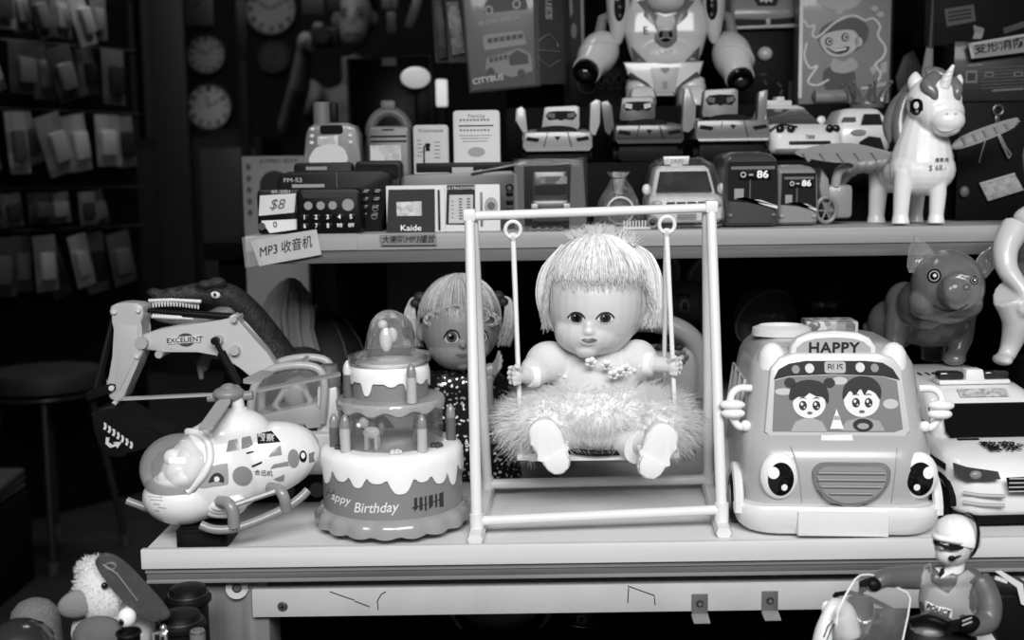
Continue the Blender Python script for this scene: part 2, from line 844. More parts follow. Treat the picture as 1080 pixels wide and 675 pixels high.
area('daylight_from_street', (0.15, -1.2, 2.35), (0.15, 1.4, 0.6), 2.3, 1.0, 128)
area('back_wall_fill', (-1.0, 3.2, 2.9), (-1.0, 5.2, 1.1), 1.2, 0.5, 36)  # fill added near the ceiling to brighten the back wall and clocks
area('pack_rack_fill', (-.3, 2.2, 2.9), (-1.4, 3.0, .9), 0.6, 0.3, 7)  # unseen fill added to lift the packs on the rack

# ------------------------------------------------------------------ room shell (metres)
def raw(m):
    return MB(m, raw=True)


fl = mat(0.16, 0.7, var=0.25, scale=9, bump=0.25, bscale=30)
b = raw(fl)
b.box((0, 3.4, -0.05), (7, 0.1, 5.3))
b.build('floor', kind='structure')
b = raw(mat(0.55, 0.8, var=0.15, scale=4))
b.box((0, -1.0, -0.05), (7, 0.1, 3.5))
b.build('pavement_bounce', kind='structure')  # unseen ground, added pale to bounce fill light upward
wl = mat(0.08, 0.8, var=0.2, scale=3)
b = raw(wl)
b.box((0, 6.05, 1.5), (7, 3.2, 0.1))
b.build('wall_back', kind='structure')
b = raw(wl)
b.box((-3.05, 3.4, 1.5), (0.1, 3.2, 5.3))
b.build('wall_left', kind='structure')
b = raw(wl)
b.box((2.55, 3.4, 1.5), (0.1, 3.2, 5.3))
b.build('wall_right', kind='structure')
b = raw(mat(0.2, 0.8))
b.box((-0.25, 3.45, 3.05), (5.7, 0.1, 5.3))
b.build('ceiling', kind='structure')

b = raw(mat(0.12, 0.8))
b.box((-0.25, 0.80, 2.35), (5.7, 1.5, 0.08))
b.build('light_block_lintel', kind='structure')  # unseen lintel, added to keep daylight off the deep shop
b = raw(mat(0.12, 0.8))
b.box((-1.66, 0.80, .88), (2.2, 1.76, 0.08))
b.box((-.62, 1.0, 1.5), (.06, 3.0, .42))
b.build('light_block_pier', kind='structure')  # unseen pier and partition, added to block daylight from the rack
# ------------------------------------------------------------------ display table (metres)
ply = mat(0.36, 0.7, kind='wood', var=0.35, scale=3.0)
plyl = mat(0.50, 0.7, kind='wood', var=0.2, scale=3.0)
legw = mat(0.43, 0.65, kind='woodv', var=0.28, scale=2.0)
boardw = mat(0.80, 0.4, kind='wood', var=0.07, scale=1.5)
tbl = empty_at('display_table', V((0.4, 1.5, 0)), 'wooden display table with white painted top board crowded with toys', 'table')
XL, XR = -0.415, 1.3
b = raw(boardw)
b.box(((XL + XR) / 2, 1.22 + 0.54, 0.4865), (XR - XL, 0.017, 1.06), bev=0.0015)
b.box(((XL + XR) / 2, 1.2235, 0.4884), (XR - XL, 0.0225, 0.008), bev=0.0012)
relbuild(b, 'tabletop', tbl)
b = raw(ply)
b.box(((XL + XR) / 2 + .001, 1.76, 0.4735), (XR - XL - .002, 0.006, 1.07), bev=0.0006, m=plyl)
b.box(((XL + XR) / 2 + .002, 1.76, 0.4665), (XR - XL - .002, 0.008, 1.066), bev=0.0006, m=ply)
b.box(((XL + XR) / 2 + .002, 1.76, 0.4605), (XR - XL - .002, 0.004, 1.07), bev=0.0006, m=plyl)
relbuild(b, 'plywood_edge', tbl)
for (x0, y0) in ((-0.317, 1.275), (-0.35, 2.2), (1.2, 1.275), (1.2, 2.2)):
    b = raw(legw)
    b.box((x0, y0, 0.229), (0.072, 0.458, 0.06), bev=0.003)
    relbuild(b, 'leg', tbl)
rail = raw(mat(0.70, 0.45, var=0.08, scale=12))
zr = P(540, 633, 1.238).z
rail.box(((P(266, 633, 1.238).x + XR) / 2, 1.2385, zr), (XR - P(266, 633, 1.238).x, 0.0315, 0.003), bev=0.0008)
rail.box(((P(266, 633, 1.238).x + XR) / 2, 1.25, zr + 0.0155), (XR - P(266, 633, 1.238).x, 0.0025, 0.024), bev=0.0006)
rl = relbuild(rail, 'apron_rail', tbl)
for seg in (((348, 624), (362, 629), (374, 633)), ((374, 634), (390, 640)), ((399, 643), (398, 634), (402, 627), (407, 624)), ((662, 618), (690, 628), (691, 638)), ((663, 620), (662, 636))):
    b = raw(INK)
    b.tube([P(x, y, 1.2368) for x, y in seg], 0.0006, n=5)
    b.warp(lambda v: v - tbl.location)
    b.build('scratch', rl)
b = raw(mat(0.66, .5))
b.tube([P(250, 620, 1.2445), P(250, 620, 1.2415)], 0.0125, n=28)
wx = P(250, 620, 1.243)
b.box((wx.x, 1.243, wx.z + .0062), (.025, .0125, .003))
o = relbuild(b, 'washer', tbl)
b = raw(DARK)
b.tube([P(250, 620, 1.242), P(250, 620, 1.2385)], [0.006, 0.004], n=18)
b.warp(lambda v: v - tbl.location)
b.build('screw', o)
b = raw(mat(.5, .3, metal=.8))
p = P(298, 640, 1.237)
b.tube([p, p - V((0, .0015, 0))], [0.006, 0.0045], n=18)
b.box((p.x, p.y - .0017, p.z), (.006, .001, .0006), m=INK)
b.box((p.x, p.y - .0017, p.z), (.001, .006, .0006), m=INK)
b.warp(lambda v: v - tbl.location)
b.build('screw', rl)
for i, (bx, by) in enumerate(((738, 640), (812, 637))):
    t = empty_at('angle_bracket', P(bx, by, 1.2365), ('grey metal bracket screwed to the white rail below the swing post', 'grey metal bracket screwed to the white rail, nearer the motorcycle')[i], 'bracket', 'brackets on the rail')
    c = P(bx, by, 1.235)
    b = raw(mat(.42, .4, metal=.4))
    b.box((c.x, c.y, c.z + .003), (.018, .024, .0018), bev=.0005)
    b.tube([c + V((-.009, .0, -.009)), c + V((-.009, -.012, -.012))], .0009, n=4)
    b.box((c.x, c.y - .008, c.z - .0105), (.0185, .0018, .018), bev=.0005, rot=(.25, 0, 0), m=mat(.58, .4, metal=.3))
    relbuild(b, 'plate', t)
    b = raw(DARK)
    b.tube([c + V((0, -.0008, .004)), c + V((0, -.0026, .004))], [.0045, .003], n=16)
    b.box((c.x, c.y - .0028, c.z + .004), (.005, .0008, .0005), m=mat(.5))
    b.box((c.x, c.y - .0028, c.z + .004), (.0008, .005, .0005), m=mat(.5))
    relbuild(b, 'screw', t)

# ------------------------------------------------------------------ upper shelf with stepped risers
sh = empty_at('wooden_shelf', V((0.4, 1.9, ZT)), 'wooden upper shelf over the table carrying rows of toys', 'shelf')
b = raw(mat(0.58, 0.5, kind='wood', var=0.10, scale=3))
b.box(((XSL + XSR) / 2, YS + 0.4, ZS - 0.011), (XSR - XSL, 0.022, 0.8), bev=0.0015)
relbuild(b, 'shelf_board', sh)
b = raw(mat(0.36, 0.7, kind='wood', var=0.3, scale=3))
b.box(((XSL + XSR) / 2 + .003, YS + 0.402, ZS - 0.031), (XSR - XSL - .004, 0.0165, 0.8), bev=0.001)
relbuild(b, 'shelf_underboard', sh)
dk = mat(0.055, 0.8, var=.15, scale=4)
for x0 in (-0.33, 0.45, 1.2):
    b = raw(dk)
    b.box((x0, 2.27, (ZT + ZS - .04) / 2 + .0002), (0.04, ZS - .04 - ZT, 0.04), bev=.002)
    relbuild(b, 'post', sh)
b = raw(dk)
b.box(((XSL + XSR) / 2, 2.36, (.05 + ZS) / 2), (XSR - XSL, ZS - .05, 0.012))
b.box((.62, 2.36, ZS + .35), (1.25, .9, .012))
relbuild(b, 'shade_backing', sh)  # dark sheet added behind the toys, standing in for black shade
Z1, Z2 = 0.925, 1.018
b = raw(dk)
b.box((0.62, 1.745 + .29, (ZS + Z1) / 2 + .00015), (1.25, Z1 - ZS - .0003, 0.57), bev=.002)
lr = empty_at('display_riser', V((.62, 2.02, ZS)), 'black lower riser step under the row of robot cars', 'riser')
relbuild(b, 'step', lr)
b = raw(dk)
b.box((0.62, 1.902 + .2145, (Z1 + Z2) / 2 + .00015), (1.25, Z2 - Z1 - .0003, 0.429), bev=.002)
ur = empty_at('display_riser', V((.62, 2.1, Z1)), 'black upper riser step under the white robot', 'riser')
relbuild(b, 'step', ur)
# ------------------------------------------------------------------ smiling toy bus
bus = thing('toy_bus', 'pale toy school bus with big cartoon eyes and a HAPPY sign on its roof', 'toy bus', 882, 568, tabY(882, 566), rz=math.radians(-5))
bus.scale.z *= 1.035
bus.location.z = ZT + .0028
bus.location.y += .004
bus.location.x += .003
bodym = mat(0.66, 0.3, var=0.02, scale=.02, coat=.3)
bodyl = mat(0.76, 0.3, var=0.02, scale=.02, coat=.3)
prof = [  # py, half width, front d, corner r
    (556, 100, 0, 34), (540, 101, -3, 36), (520, 101, -7, 38), (500, 100, -9, 38), (486, 99, -6, 38), (477, 98, 0, 36), (471, 97, 8, 34),
    (467, 96, 15, 30), (463, 95, 18, 26), (440, 92, 23, 26), (415, 89, 28, 26), (400, 86, 32, 27), (392, 82, 37, 28), (386, 76, 44, 30), (382, 68, 53, 30), (379.5, 55, 66, 30)]
b = MB(bodym)
b.rows([rring(882, w_, d_, 205 - max(0, d_) * .35, r_, y_) for y_, w_, d_, r_ in prof])
body = b.build('body', bus, sharp=60)
bb = bvh_of(body)
# white bumper wrapping into the wheel arches
b = MB(mat(.86, .3, var=.02, scale=.02, coat=.3))
rows_ = []
for y_, gx in ((566, -5), (560, 1), (548, 5), (541, 5), (537, 2)):
    rows_.append([(x, yy, d) for x, yy, d in rring(882, 103 + gx, -13 - gx * .6, 212, 34, y_)])
b.rows(rows_)
for sx in (-1, 1):
    for wd in (42, 165):
        b.tube([(882 + sx * 103, 548 - 38 * math.sin(a), wd + 40 * math.cos(a)) for a in [PI * k / 14 for k in range(15)]], 5.5, n=8)
b.prism([(837, 566), (837, 541), (930, 541), (930, 566)], -19.5, -8, bev=2)
b.build('bumper', bus)
for sx in (-1, 1):
    for wd in (42, 165):
        w1 = MB(BLACK)
        w1.tube([(882 + sx * 86, 542, wd), (882 + sx * 92, 542, wd), (882 + sx * 107, 542, wd), (882 + sx * 109, 542, wd)], [22, 25, 25, 22], n=28)
        w1.tube([(882 + sx * 106, 542, wd), (882 + sx * 110.5, 542, wd)], [15, 12], n=20, m=mat(.6, .35))
        w1.build('wheel', bus)
# eyes
for ex, sx in ((819, -1), (963, 1)):
    d0 = hitd(bb, ex, 507)
    b = MB(mat(.9, .25, var=0, coat=.4))
    b.ell((ex, 507, d0 + 3), (20, 24.5, 9), n=32)
    e = b.build('eye', bus)
    be = bvh_of(e)
    b = MB(GLOSSB)
    b.decal(be, ellp(ex + (1 if sx < 0 else 0), 509, 13.5, 17.5, 28), lift=.5)
    gx = ex - 7 if sx < 0 else ex + 8
    b.decal(be, ellp(gx, 502, 6, 6.2, 18), m=mat(.93, .3, var=0), lift=1.1)
    b.decal(be, ellp(ex + 4.5 if sx < 0 else ex - 3.5, 517, 3.3, 3.6, 14), m=mat(.93, .3, var=0), lift=1.1)
    b.build('pupil', e)
# grille
gm = mat(.46, .35, var=.02)
b = MB(gm)
gp = [(852, 505), (853, 499), (858, 494), (866, 492), (898, 492), (920, 492), (928, 494), (932, 499), (932, 506), (929, 517), (921, 527), (909, 534), (893, 537), (880, 536), (869, 531), (860, 524), (855, 514)]
gp = cspline(gp, 2)
b.prism(gp, -11.5, 4, bev=2)
gin = [(882 + (x - 892) * .88 + 10, 514 + (y - 514) * .84) for x, y in gp]
b.prism(gin, -12.6, -11, m=mat(.55, .35))
for yy in (502, 509, 516, 523):
    hw = 34 if yy < 512 else (30 if yy < 520 else 22)
    b.tube([(892 - hw, yy, -13), (892 + hw, yy, -13)], 1.6, n=8, m=gm)
b.build('grille', bus)
for pts in (((831, 478), (838, 500), (843, 535)), ((940, 478), (937, 500), (935, 535))):
    b = MB(mat(.58, .35))
    b.tube([(x, y, hitd(bb, x, y) + .4) for x, y in spline([p for p in pts], 6)], .9, n=6)
    b.build('hood_seam', bus)


def slant(v):  # lay the flat windscreen parts on the sloping front
    py = 568 - v.z
    return V((v.x, v.y + (466 - py) * .21 + 15.0, v.z))


b = MB(bodyl)
fr = [(806, 466), (813, 402), (822, 391), (838, 386), (925, 386), (941, 391), (949, 402), (957, 464), (950, 471), (813, 471)]
b.prism(fr, -2.5, 12, bev=2)
b.warp(slant)
wf = b.build('windscreen_frame', bus)
b = MB(mat(.16, .3))
b.prism([(816, 413), (821, 403), (832, 397), (850, 394), (912, 394), (930, 396), (940, 402), (947, 413), (930, 409), (880, 407), (832, 409)], -3.6, 0)
b.warp(slant)
hd = b.build('header_band', bus)
for x, y, r_, vv in ((839, 402.5, 4.4, .55), (853.5, 401.5, 5, .82), (906, 400.5, 5, .82), (921, 401, 4.4, .55)):
    b = MB(mat(vv, .25, var=0))
    b.disc((x, y, -3.4), r_, th=2)
    b.warp(slant)
    b.build('header_light', bus)
b = MB(mat(.66, .35))
b.prism(rrect(869, 394.5, 891, 406, 2.5), -5, -3)
b.warp(slant)
b.build('name_plate', bus)
t_ = text('lettering', 'BUS', (880, 400.5, -5.2), 10, mat(.25), bus, width=.95, ext=.2)
t_.data.transform(Matrix.Translation(V((0, (466 - 400.5) * .21 + 15, 0))))
# windscreen print: a girl and a boy driving
b = MB(mat(.46, .3))
b.prism([(814, 465), (817, 414), (832, 410), (880, 408), (930, 410), (944, 414), (949, 462), (940, 465)], -3.2, 0)
Lc = mat(.72, .35, var=0)
b.prism(ellp(826, 425, 9, 3.5, 14), -3.5, -3, m=Lc)
b.prism(ellp(937, 437, 8, 5, 14), -3.5, -3, m=Lc)
b.prism(ellp(885, 414, 8, 4, 14), -3.5, -3, m=Lc)
b.prism([(833, 465), (838, 455), (852, 450), (866, 455), (871, 465)], -3.7, -3, m=mat(.62))           # girl dress
b.prism([(885, 464), (891, 454), (908, 450), (925, 454), (931, 464)], -3.7, -3, m=mat(.58))           # boy shirt
skin = mat(.86, .4, var=0)
hair = mat(.16, .4, var=0)
b.prism(cspline([(832, 432), (834, 421), (842, 415), (855, 413), (868, 417), (873, 427), (872, 437), (866, 432), (838, 433)]), -3.9, -3, m=hair)
b.prism(ellp(833, 416, 6, 5), -3.9, -3, m=hair)
b.prism(ellp(874, 416, 6, 5), -3.9, -3, m=hair)
b.prism(ellp(852.5, 437, 17, 14.5, 24), -4.4, -3, m=skin)
b.prism([(835, 434), (839, 423), (851, 418), (864, 421), (871, 434), (866, 430), (860, 429.5), (853, 426), (848, 430), (841, 430)], -4.7, -4, m=hair)
b.prism(ellp(907, 434, 18.5, 16, 24), -4.4, -3, m=skin)
b.prism(cspline([(888, 432), (889, 420), (897, 412), (908, 409), (920, 412), (927, 421), (926, 432), (921, 426), (914, 423), (910, 428), (906, 422), (900, 428), (895, 424)]), -4.9, -4, m=hair)
for ex in (846, 860, 901, 914):
    b.prism(ellp(ex, 438.5 if ex < 880 else 435.5, 4.0, 4.6, 16), -5.3, -4.3, m=hair)
    b.prism(ellp(ex - 1.2, 437 if ex < 880 else 434, 1.4, 1.6, 10), -5.7, -5, m=skin)
    b.prism(ellp(ex + 1.3, 440.4 if ex < 880 else 437.4, .8, .8, 8), -5.7, -5, m=skin)
    b.prism([(ex - 3.6, 431.4 if ex < 880 else 427.6), (ex, 430 if ex < 880 else 426.4), (ex + 3.6, 431.4 if ex < 880 else 427.6), (ex, 430.9 if ex < 880 else 427.3)], -5.5, -4.5, m=hair)
b.prism(ellp(853, 446, 2.8, 1.5, 10), -5, -4.3, m=mat(.35))
b.prism(ellp(907, 444.5, 3, 1.6, 10), -5, -4.3, m=mat(.35))
b.prism([(874, 462), (881, 442), (888, 462)], -4, -3, m=mat(.88))
b.prism([(877.5, 453), (879, 449), (883, 449), (884.5, 453)], -4.3, -3.9, m=mat(.6))
b.prism(ellp(908, 458, 10.5, 6.5, 18), -4.2, -3.5, m=hair)
b.prism(ellp(908, 459, 6, 3, 14), -4.5, -4, m=mat(.58))
b.warp(slant)
b.build('windscreen_picture', bus)
b = MB(mat(.85, .7))
b.prism([(864, 468), (864, 474.5), (897, 474), (896, 467)], 5, 5.8)
b.warp(lambda v: V((v.x, v.y - (474 - (568 - v.z)) * -.6, v.z)))
b.build('price_sticker', bus)
# HAPPY arch and ears
b = MB(mat(.86, .3, coat=.3))
ar = [(834, 394), (835, 380), (842, 371), (855, 366), (880, 364), (905, 366), (917, 371), (924, 380), (925, 394)]
b.prism(ar, 32, 48, bev=3)
ao = b.build('sign_arch', bus)
b = MB(mat(.66, .4))
b.prism([(840, 390), (841, 381), (848, 375), (860, 371.5), (880, 370), (900, 371.5), (911, 375), (918, 381), (919, 390)], 31.2, 33)
b.build('sign_face', ao)
text('lettering', 'HAPPY', (879.5, 381.5, 30.8), 15.5, mat(.16), ao, width=1.08, off=.35, ext=.5, spacing=1.08)
for x in (817, 945):
    b = MB(mat(.9, .3, coat=.3))
    b.lathe((x, 401, 46), [(15, -4), (14.5, 6), (13, 14), (9, 20), (4, 23), (0.01, 23.6)], n=24)
    b.build('ear_lamp', bus)
b = MB(mat(.8, .3))
b.lathe((838, 379, 120), [(34, 0), (33, 8), (26, 11), (25, 7), (0.01, 7)], n=28, sq=(1, .8))
b.build('roof_hatch', bus)
b = MB(mat(.75, .5, kind='print', v2=.2, bscale=.12))
b.box((894, 371, 135), (58, 14, 40), bev=2)
b.build('roof_sticker', bus)
# side windows and mirrors
for sx in (-1, 1):
    for k in range(3):
        b = MB(mat(.2, .2))
        d0 = 62 + k * 42
        xo = lambda y: 882 + sx * (97.5 - (470 - y) * .145)
        b.rows([[(xo(y), y, d) for y in (468, 420)] for d in (d0, d0 + 32)], wrap=False)
        b.tube([(xo(y) + sx, y, d) for y, d in ((468, d0), (420, d0), (420, d0 + 32), (468, d0 + 32))], 2.0, n=6, closed=True, m=bodyl)
        b.build('side_window', bus)
    x0 = 882 + sx * 88
    b = MB(WHITE)
    b.tube(spline([(x0, 424, 34), (x0 + sx * 14, 424, 32), (x0 + sx * 22, 432, 30), (x0 + sx * 22, 450, 30), (x0 + sx * 14, 463, 30), (x0 + sx * 6, 464, 30)], 5), 4, n=10)
    b.ell((x0 + sx * 21, 440, 26), (14, 5.5, 8))
    b.ell((x0 + sx * 20, 449, 26), (13, 5.5, 8))
    b.ell((x0 + sx * 6, 463, 30), (6, 6, 6))
    b.build('mirror', bus)
# ------------------------------------------------------------------ white toy swing (metres)
sw = empty_at('toy_swing', V((0.1, 1.34, ZT)), 'white plastic toy swing frame with a blonde doll riding it', 'toy swing')
sm = mat(.86, .3, var=.02, scale=8, coat=.2)


def sp(pts, r, name, n=14, m=sm, **k):
    b = raw(m)
    b.tube([P(*p) if len(p) == 3 else G(p[0], p[1], ZT + .008) for p in pts], r, n=n, **k)
    return relbuild(b, name, sw)


yf, yr, yt = 1.262, 1.43, 1.345
r1 = .0063
fl_, fr_ = P(503, 553, yf), P(761, 541, yf + .012)
rl_, rr_ = P(514, 512, yr), P(747, 507, yr + .012)
tl_, tr_ = P(495, 228, yt), P(750, 219, yt + .012)
for pts, nm in (((tl_, fl_), 'front_post'), ((tr_, fr_), 'front_post'), ((tl_ + V((.004, .006, 0)), rl_), 'rear_post'), ((tr_ + V((-.004, .006, 0)), rr_), 'rear_post')):
    b = raw(sm)
    b.tube([pts[0], pts[0].lerp(pts[1], .5), pts[1]], [r1 * .95, r1, r1 * 1.05], n=14)
    relbuild(b, nm, sw)
b = raw(sm)
b.tube([tl_ + V((-.002, 0, 0)), tr_], .0056, n=14)
for c in (tl_, tr_):
    b.box(c + V((0, .002, .001)), (.0155, .015, .019), bev=.003)
relbuild(b, 'top_bar', sw)
for a_, c_ in ((fl_, rl_), (fr_, rr_)):
    dv = (c_ - a_)
    a2 = a_ - dv * .17
    c2 = c_ + dv * .12
    a2.z = c2.z = ZT + .0062
    b = raw(sm)
    b.tube([a2, a2.lerp(c2, .02), c2], [.0085, .0095, .0085], n=8, w=1)
    b.warp(lambda v: V((v.x, v.y, ZT + .0005 + max(0, min(.0115, (v.z - ZT - .0005))))))
    for e_ in (a_, c_):
        b.tube([e_ + V((0, 0, .012)), V((e_.x, e_.y, ZT + .006))], .0082, n=14)
    relbuild(b, 'foot_rail', sw)
b = raw(sm)
b.tube([fl_ + V((0, 0, .004)), fr_ + V((0, 0, .004))], .0058, n=12)
relbuild(b, 'front_crossbar', sw)
b = raw(sm)
b.tube([rl_ + V((0, 0, .002)), rr_ + V((0, 0, .002))], .0065, n=12)
relbuild(b, 'rear_crossbar', sw)
ysd = yt + .004
for hx, hy, bots in ((541, 241, ((550, 480, ysd - .035), (549, 470, ysd + .035))), (703, 236, ((714, 480, ysd - .035), (699, 470, ysd + .04)))):
    h = P(hx, hy, ysd)
    b = raw(sm)
    b.tube([h + V((math.cos(a) * .0092, -.004, -.001 + math.sin(a) * .0095)) for a in [PI * (k / 14) * 2 for k in range(14)]], .0024, n=8, closed=True)
    b.tube([h + V((0, -.004, -.007)), h + V((0, 0, -.014))], .0042, n=10)
    ho = relbuild(b, 'hook', sw)
    for k, bt in enumerate(bots):
        e_ = P(*bt)
        b = raw(sm)
        b.tube([h + V((0, 0, -.010)), h.lerp(e_, .5), e_], [.0034, .0028, .003], n=10)
        relbuild(b, 'hanger_rod', sw)
b = raw(sm)
s0, s1 = P(545, 482, ysd - .036), P(716, 480, ysd - .036)
cz = (s0.z + s1.z) / 2 + .001
b.box(((s0.x + s1.x) / 2, ysd - .002, cz), (s1.x - s0.x, .007, .085), bev=.002)
b.box(((s0.x + s1.x) / 2, ysd - .044, cz + .0005), (s1.x - s0.x - .03, .009, .004), bev=.001)
relbuild(b, 'seat', sw)
SEATZ = cz + .0035

# ------------------------------------------------------------------ doll riding the swing
dl = thing('blonde_doll', 'blonde baby doll in a white feathery dress riding the swing', 'doll', 626, 474, ysd, loc=None)
dl.location.z = SEATZ
dskin = mat(.78, .38, var=.02, scale=.02, coat=.1, sss=0)
b = MB(dskin)
b.ell((629, 320, 0), (49, 60, 50), n=28, k=18)
b.ell((621, 352, -14), (36, 24, 34))
b.ell((601, 350, -18), (16, 17, 18))
b.ell((642, 351, -18), (17, 17, 18))
b.ell((617, 367, -32), (13, 9, 12))
b.ell((618.8, 343, -44), (5.5, 9, 5))
b.ell((618.5, 347, -46.5), (6.5, 3.6, 4))
b.ell((618, 357, -44), (9, 5, 5))
b.ell((674, 335, 6), (6, 11, 8))
b.tube([(626, 360, 0), (627, 395, 4)], [17, 18], n=16)
head = b.blob('head', dl, voxel=1.5, smooth=6)
hb = bvh_of(head)
for ex, w_ in ((606.5, 7.6), (635, 8.2)):
    b = MB(mat(.9, .2, var=0, coat=.6))
    pts = cspline([(ex - w_, 333.5), (ex - w_ * .6, 329.4), (ex, 328.2), (ex + w_ * .6, 329.4), (ex + w_, 333.5), (ex + w_ * .5, 338), (ex - w_ * .5, 338)], 4)
    b.decal(hb, pts, lift=.5)
    b.decal(hb, cspline([(ex - 5.8, 333), (ex - 4, 329.6), (ex, 328.6), (ex + 4, 329.6), (ex + 5.8, 333), (ex + 3.6, 337.4), (ex - 3.6, 337.4)], 4), m=mat(.20, .12, var=0, coat=1), lift=.9)
    b.decal(hb, ellp(ex + .2, 333, 3.2, 3.4, 16), m=GLOSSB, lift=1.2)
    b.decal(hb, ellp(ex - 1.8, 331, .8, .8, 10), m=mat(.7), lift=1.5)
    eo = b.build('eye', dl)
    b = MB(mat(.16, .6))
    ln = [(ex - w_ - .8, 333.6), (ex - w_ * .6, 329), (ex, 327.6), (ex + w_ * .6, 328.8), (ex + w_ + .6, 333.2)]
    b.tube([(x, y, hitd(hb, x, y) - .7) for x, y in spline(ln, 4)], .9, n=6)
    b.build('eyelashes', eo)
    b = MB(mat(.66, .6))
    ln = [(ex - w_ * .8, 335.4), (ex - w_ * .4, 338.6), (ex + w_ * .4, 338.6), (ex + w_ * .9, 335)]
    b.tube([(x, y, hitd(hb, x, y) - .3) for x, y in spline(ln, 4)], .5, n=5)
    b.build('lower_lid', eo)
b = MB(mat(.36, .35))
b.decal(hb, cspline([(611, 355), (615, 353.2), (618.5, 353.6), (622, 353.2), (627, 355.6), (622, 357.6), (617.5, 357.8), (614, 357)], 3), lift=.6)
b.build('lips', dl)
# hair
hm = mat(.88, .5, var=.10, scale=.25, spec=.35)
C = (631, 317)
b = MB(mat(.78, .45, var=.1, scale=.1))
b.ell((632, 308, 5), (51.5, 55, 52), cut=(0, 1.25), n=28)
b.ell((636, 316, 17), (52, 58, 46), n=28)
cap = b.blob('hair_cap', dl, voxel=2.2, smooth=4)
rnd = random.Random(3)
cv = []
for i in range(1500):
    a = rnd.uniform(0, 2 * PI)
    fx, fy = math.cos(a), math.sin(a)       # fy<0: towards the viewer
    front = max(0, -fy)
    jit = rnd.uniform(-1, 1)
    ue = 1.18 + .1 * jit if front > .35 else (1.75 - front * 1.5 + .15 * jit)
    u0 = rnd.uniform(0.02, .5)
    R_ = 1.07 + rnd.uniform(-.03, .04)
    pts = []
    tw = rnd.uniform(-.12, .12)
    for k in range(8):
        t = k / 7
        u = u0 + (ue - u0) * t
        aa = a + tw * t
        pts.append(q(C[0], C[1] - 3, 3) + V((50 * R_ * math.sin(u) * math.cos(aa), 53 * R_ * math.sin(u) * math.sin(aa), 58 * R_ * math.cos(u))))
    if front > .35:
        drop = rnd.uniform(3, 17)
        for k in (1, 2):
            pts.append(pts[-1] + V((rnd.uniform(-3, 3), .6, -drop / 2)))
    else:
        drop = rnd.uniform(6, 26)
        for k in (1, 2, 3):
            pts.append(pts[-1] + V((fx * 1.5 + rnd.uniform(-1.5, 1.5), fy, -drop / 3)))
    cv.append(pts)
strands('hair', cv, hm, dl, r=1.0)
cv = []
for i in range(420):      # side ponytail, picture right
    r_, an = rnd.uniform(0, 1) ** .5, rnd.uniform(0, 2 * PI)
    ox, oy = r_ * math.cos(an), r_ * math.sin(an)
    pth = spline([(664 + ox * 9, 268 + oy * 7, 12 + oy * 6), (678 + ox * 12, 278 + oy * 8, 14 + oy * 10), (688 + ox * 12, 300 + oy * 6, 12 + oy * 10), (690 + ox * 11, 325, 10 + oy * 10), (685 + ox * 15, 340 + rnd.uniform(-12, 12), 8 + oy * 9)], 3)
    cv.append([q(*p) for p in pth])
strands('ponytail', cv, hm, dl, r=1.0)
cv = []
for i in range(170):      # shorter lock, picture left
    r_, an = rnd.uniform(0, 1) ** .5, rnd.uniform(0, 2 * PI)
    ox, oy = r_ * math.cos(an), r_ * math.sin(an)
    pth = spline([(600 + ox * 10, 268 + oy * 7, 8 + oy * 6), (583 + ox * 9, 285, 10 + oy * 8), (575 + ox * 8, 308, 10 + oy * 9), (577 + ox * 8, 330, 8 + oy * 9), (588 + ox * 10, 340 + rnd.uniform(-8, 14), 8 + oy * 8)], 3)
    cv.append([q(*p) for p in pth])
strands('side_lock', cv, hm, dl, r=1.0)
cv = []
for i in range(750):      # frizzy tuft on top
    x = rnd.uniform(608, 668)
    base = q(x, 254.5 + ((x - 634) / 9.0) ** 2 * .7, rnd.uniform(-10, 16))
    lean = V((rnd.uniform(-.7, .7), rnd.uniform(-.3, .3), rnd.uniform(.35, 1))).normalized()
    L_ = rnd.uniform(8, 24)
    c1 = base + lean * L_ * .5 + V((rnd.uniform(-3, 3), 0, rnd.uniform(-2, 2)))
    cv.append([base, base.lerp(c1, .6), c1, c1 + V((rnd.uniform(-8, 8), rnd.uniform(-3, 3), rnd.uniform(-2, 6)))])
strands('hair_tuft', cv, mat(.90, .6), dl, r=.6)
# dress
dw = mat(.80, .75, var=.05, scale=.06, bump=.25, bscale=.35)
b = MB(dw)
b.ell((628, 405, 6), (46, 38, 34))
b.ell((627, 384, 4), (42, 20, 26))
b.ell((580, 384, -2), (25, 22, 22))
b.ell((566, 392, -8), (17, 16, 16))
b.ell((672, 384, 2), (22, 22, 20))
b.tube([(660, 384, 0), (690, 388, -8)], [17, 13], n=14)
b.blob('dress', dl, voxel=2.2, smooth=4)
dbv = bvh_of(dl.children[-1])
b = MB(mat(.93, .8, var=.03))           # pleated frill hanging in a V from the shoulders
path = spline([(578, 370), (590, 380), (606, 389), (626, 395), (646, 391), (660, 382), (672, 371)], 16)
rows_ = []
for lev, dy in ((0, 0), (1, 5), (2, 10), (3, 14)):
    row = []
    for i_, (x, y) in enumerate(path):
        yy = y + dy * (1 - .25 * abs(x - 626) / 50)
        xx = x + (x - 626) * .06 * lev
        row.append((xx, yy, hitd(dbv, min(max(xx, 566), 684), yy, -10) - 2.0 - lev * (1.6 + 1.1 * math.sin(i_ * 1.25))))
    rows_.append(row)
b.rows(rows_, wrap=False)
b.tube([(x, y - .6, hitd(dbv, x, y) - 2.6) for x, y in path], 1.2, n=6)
b.build('frill', dl)
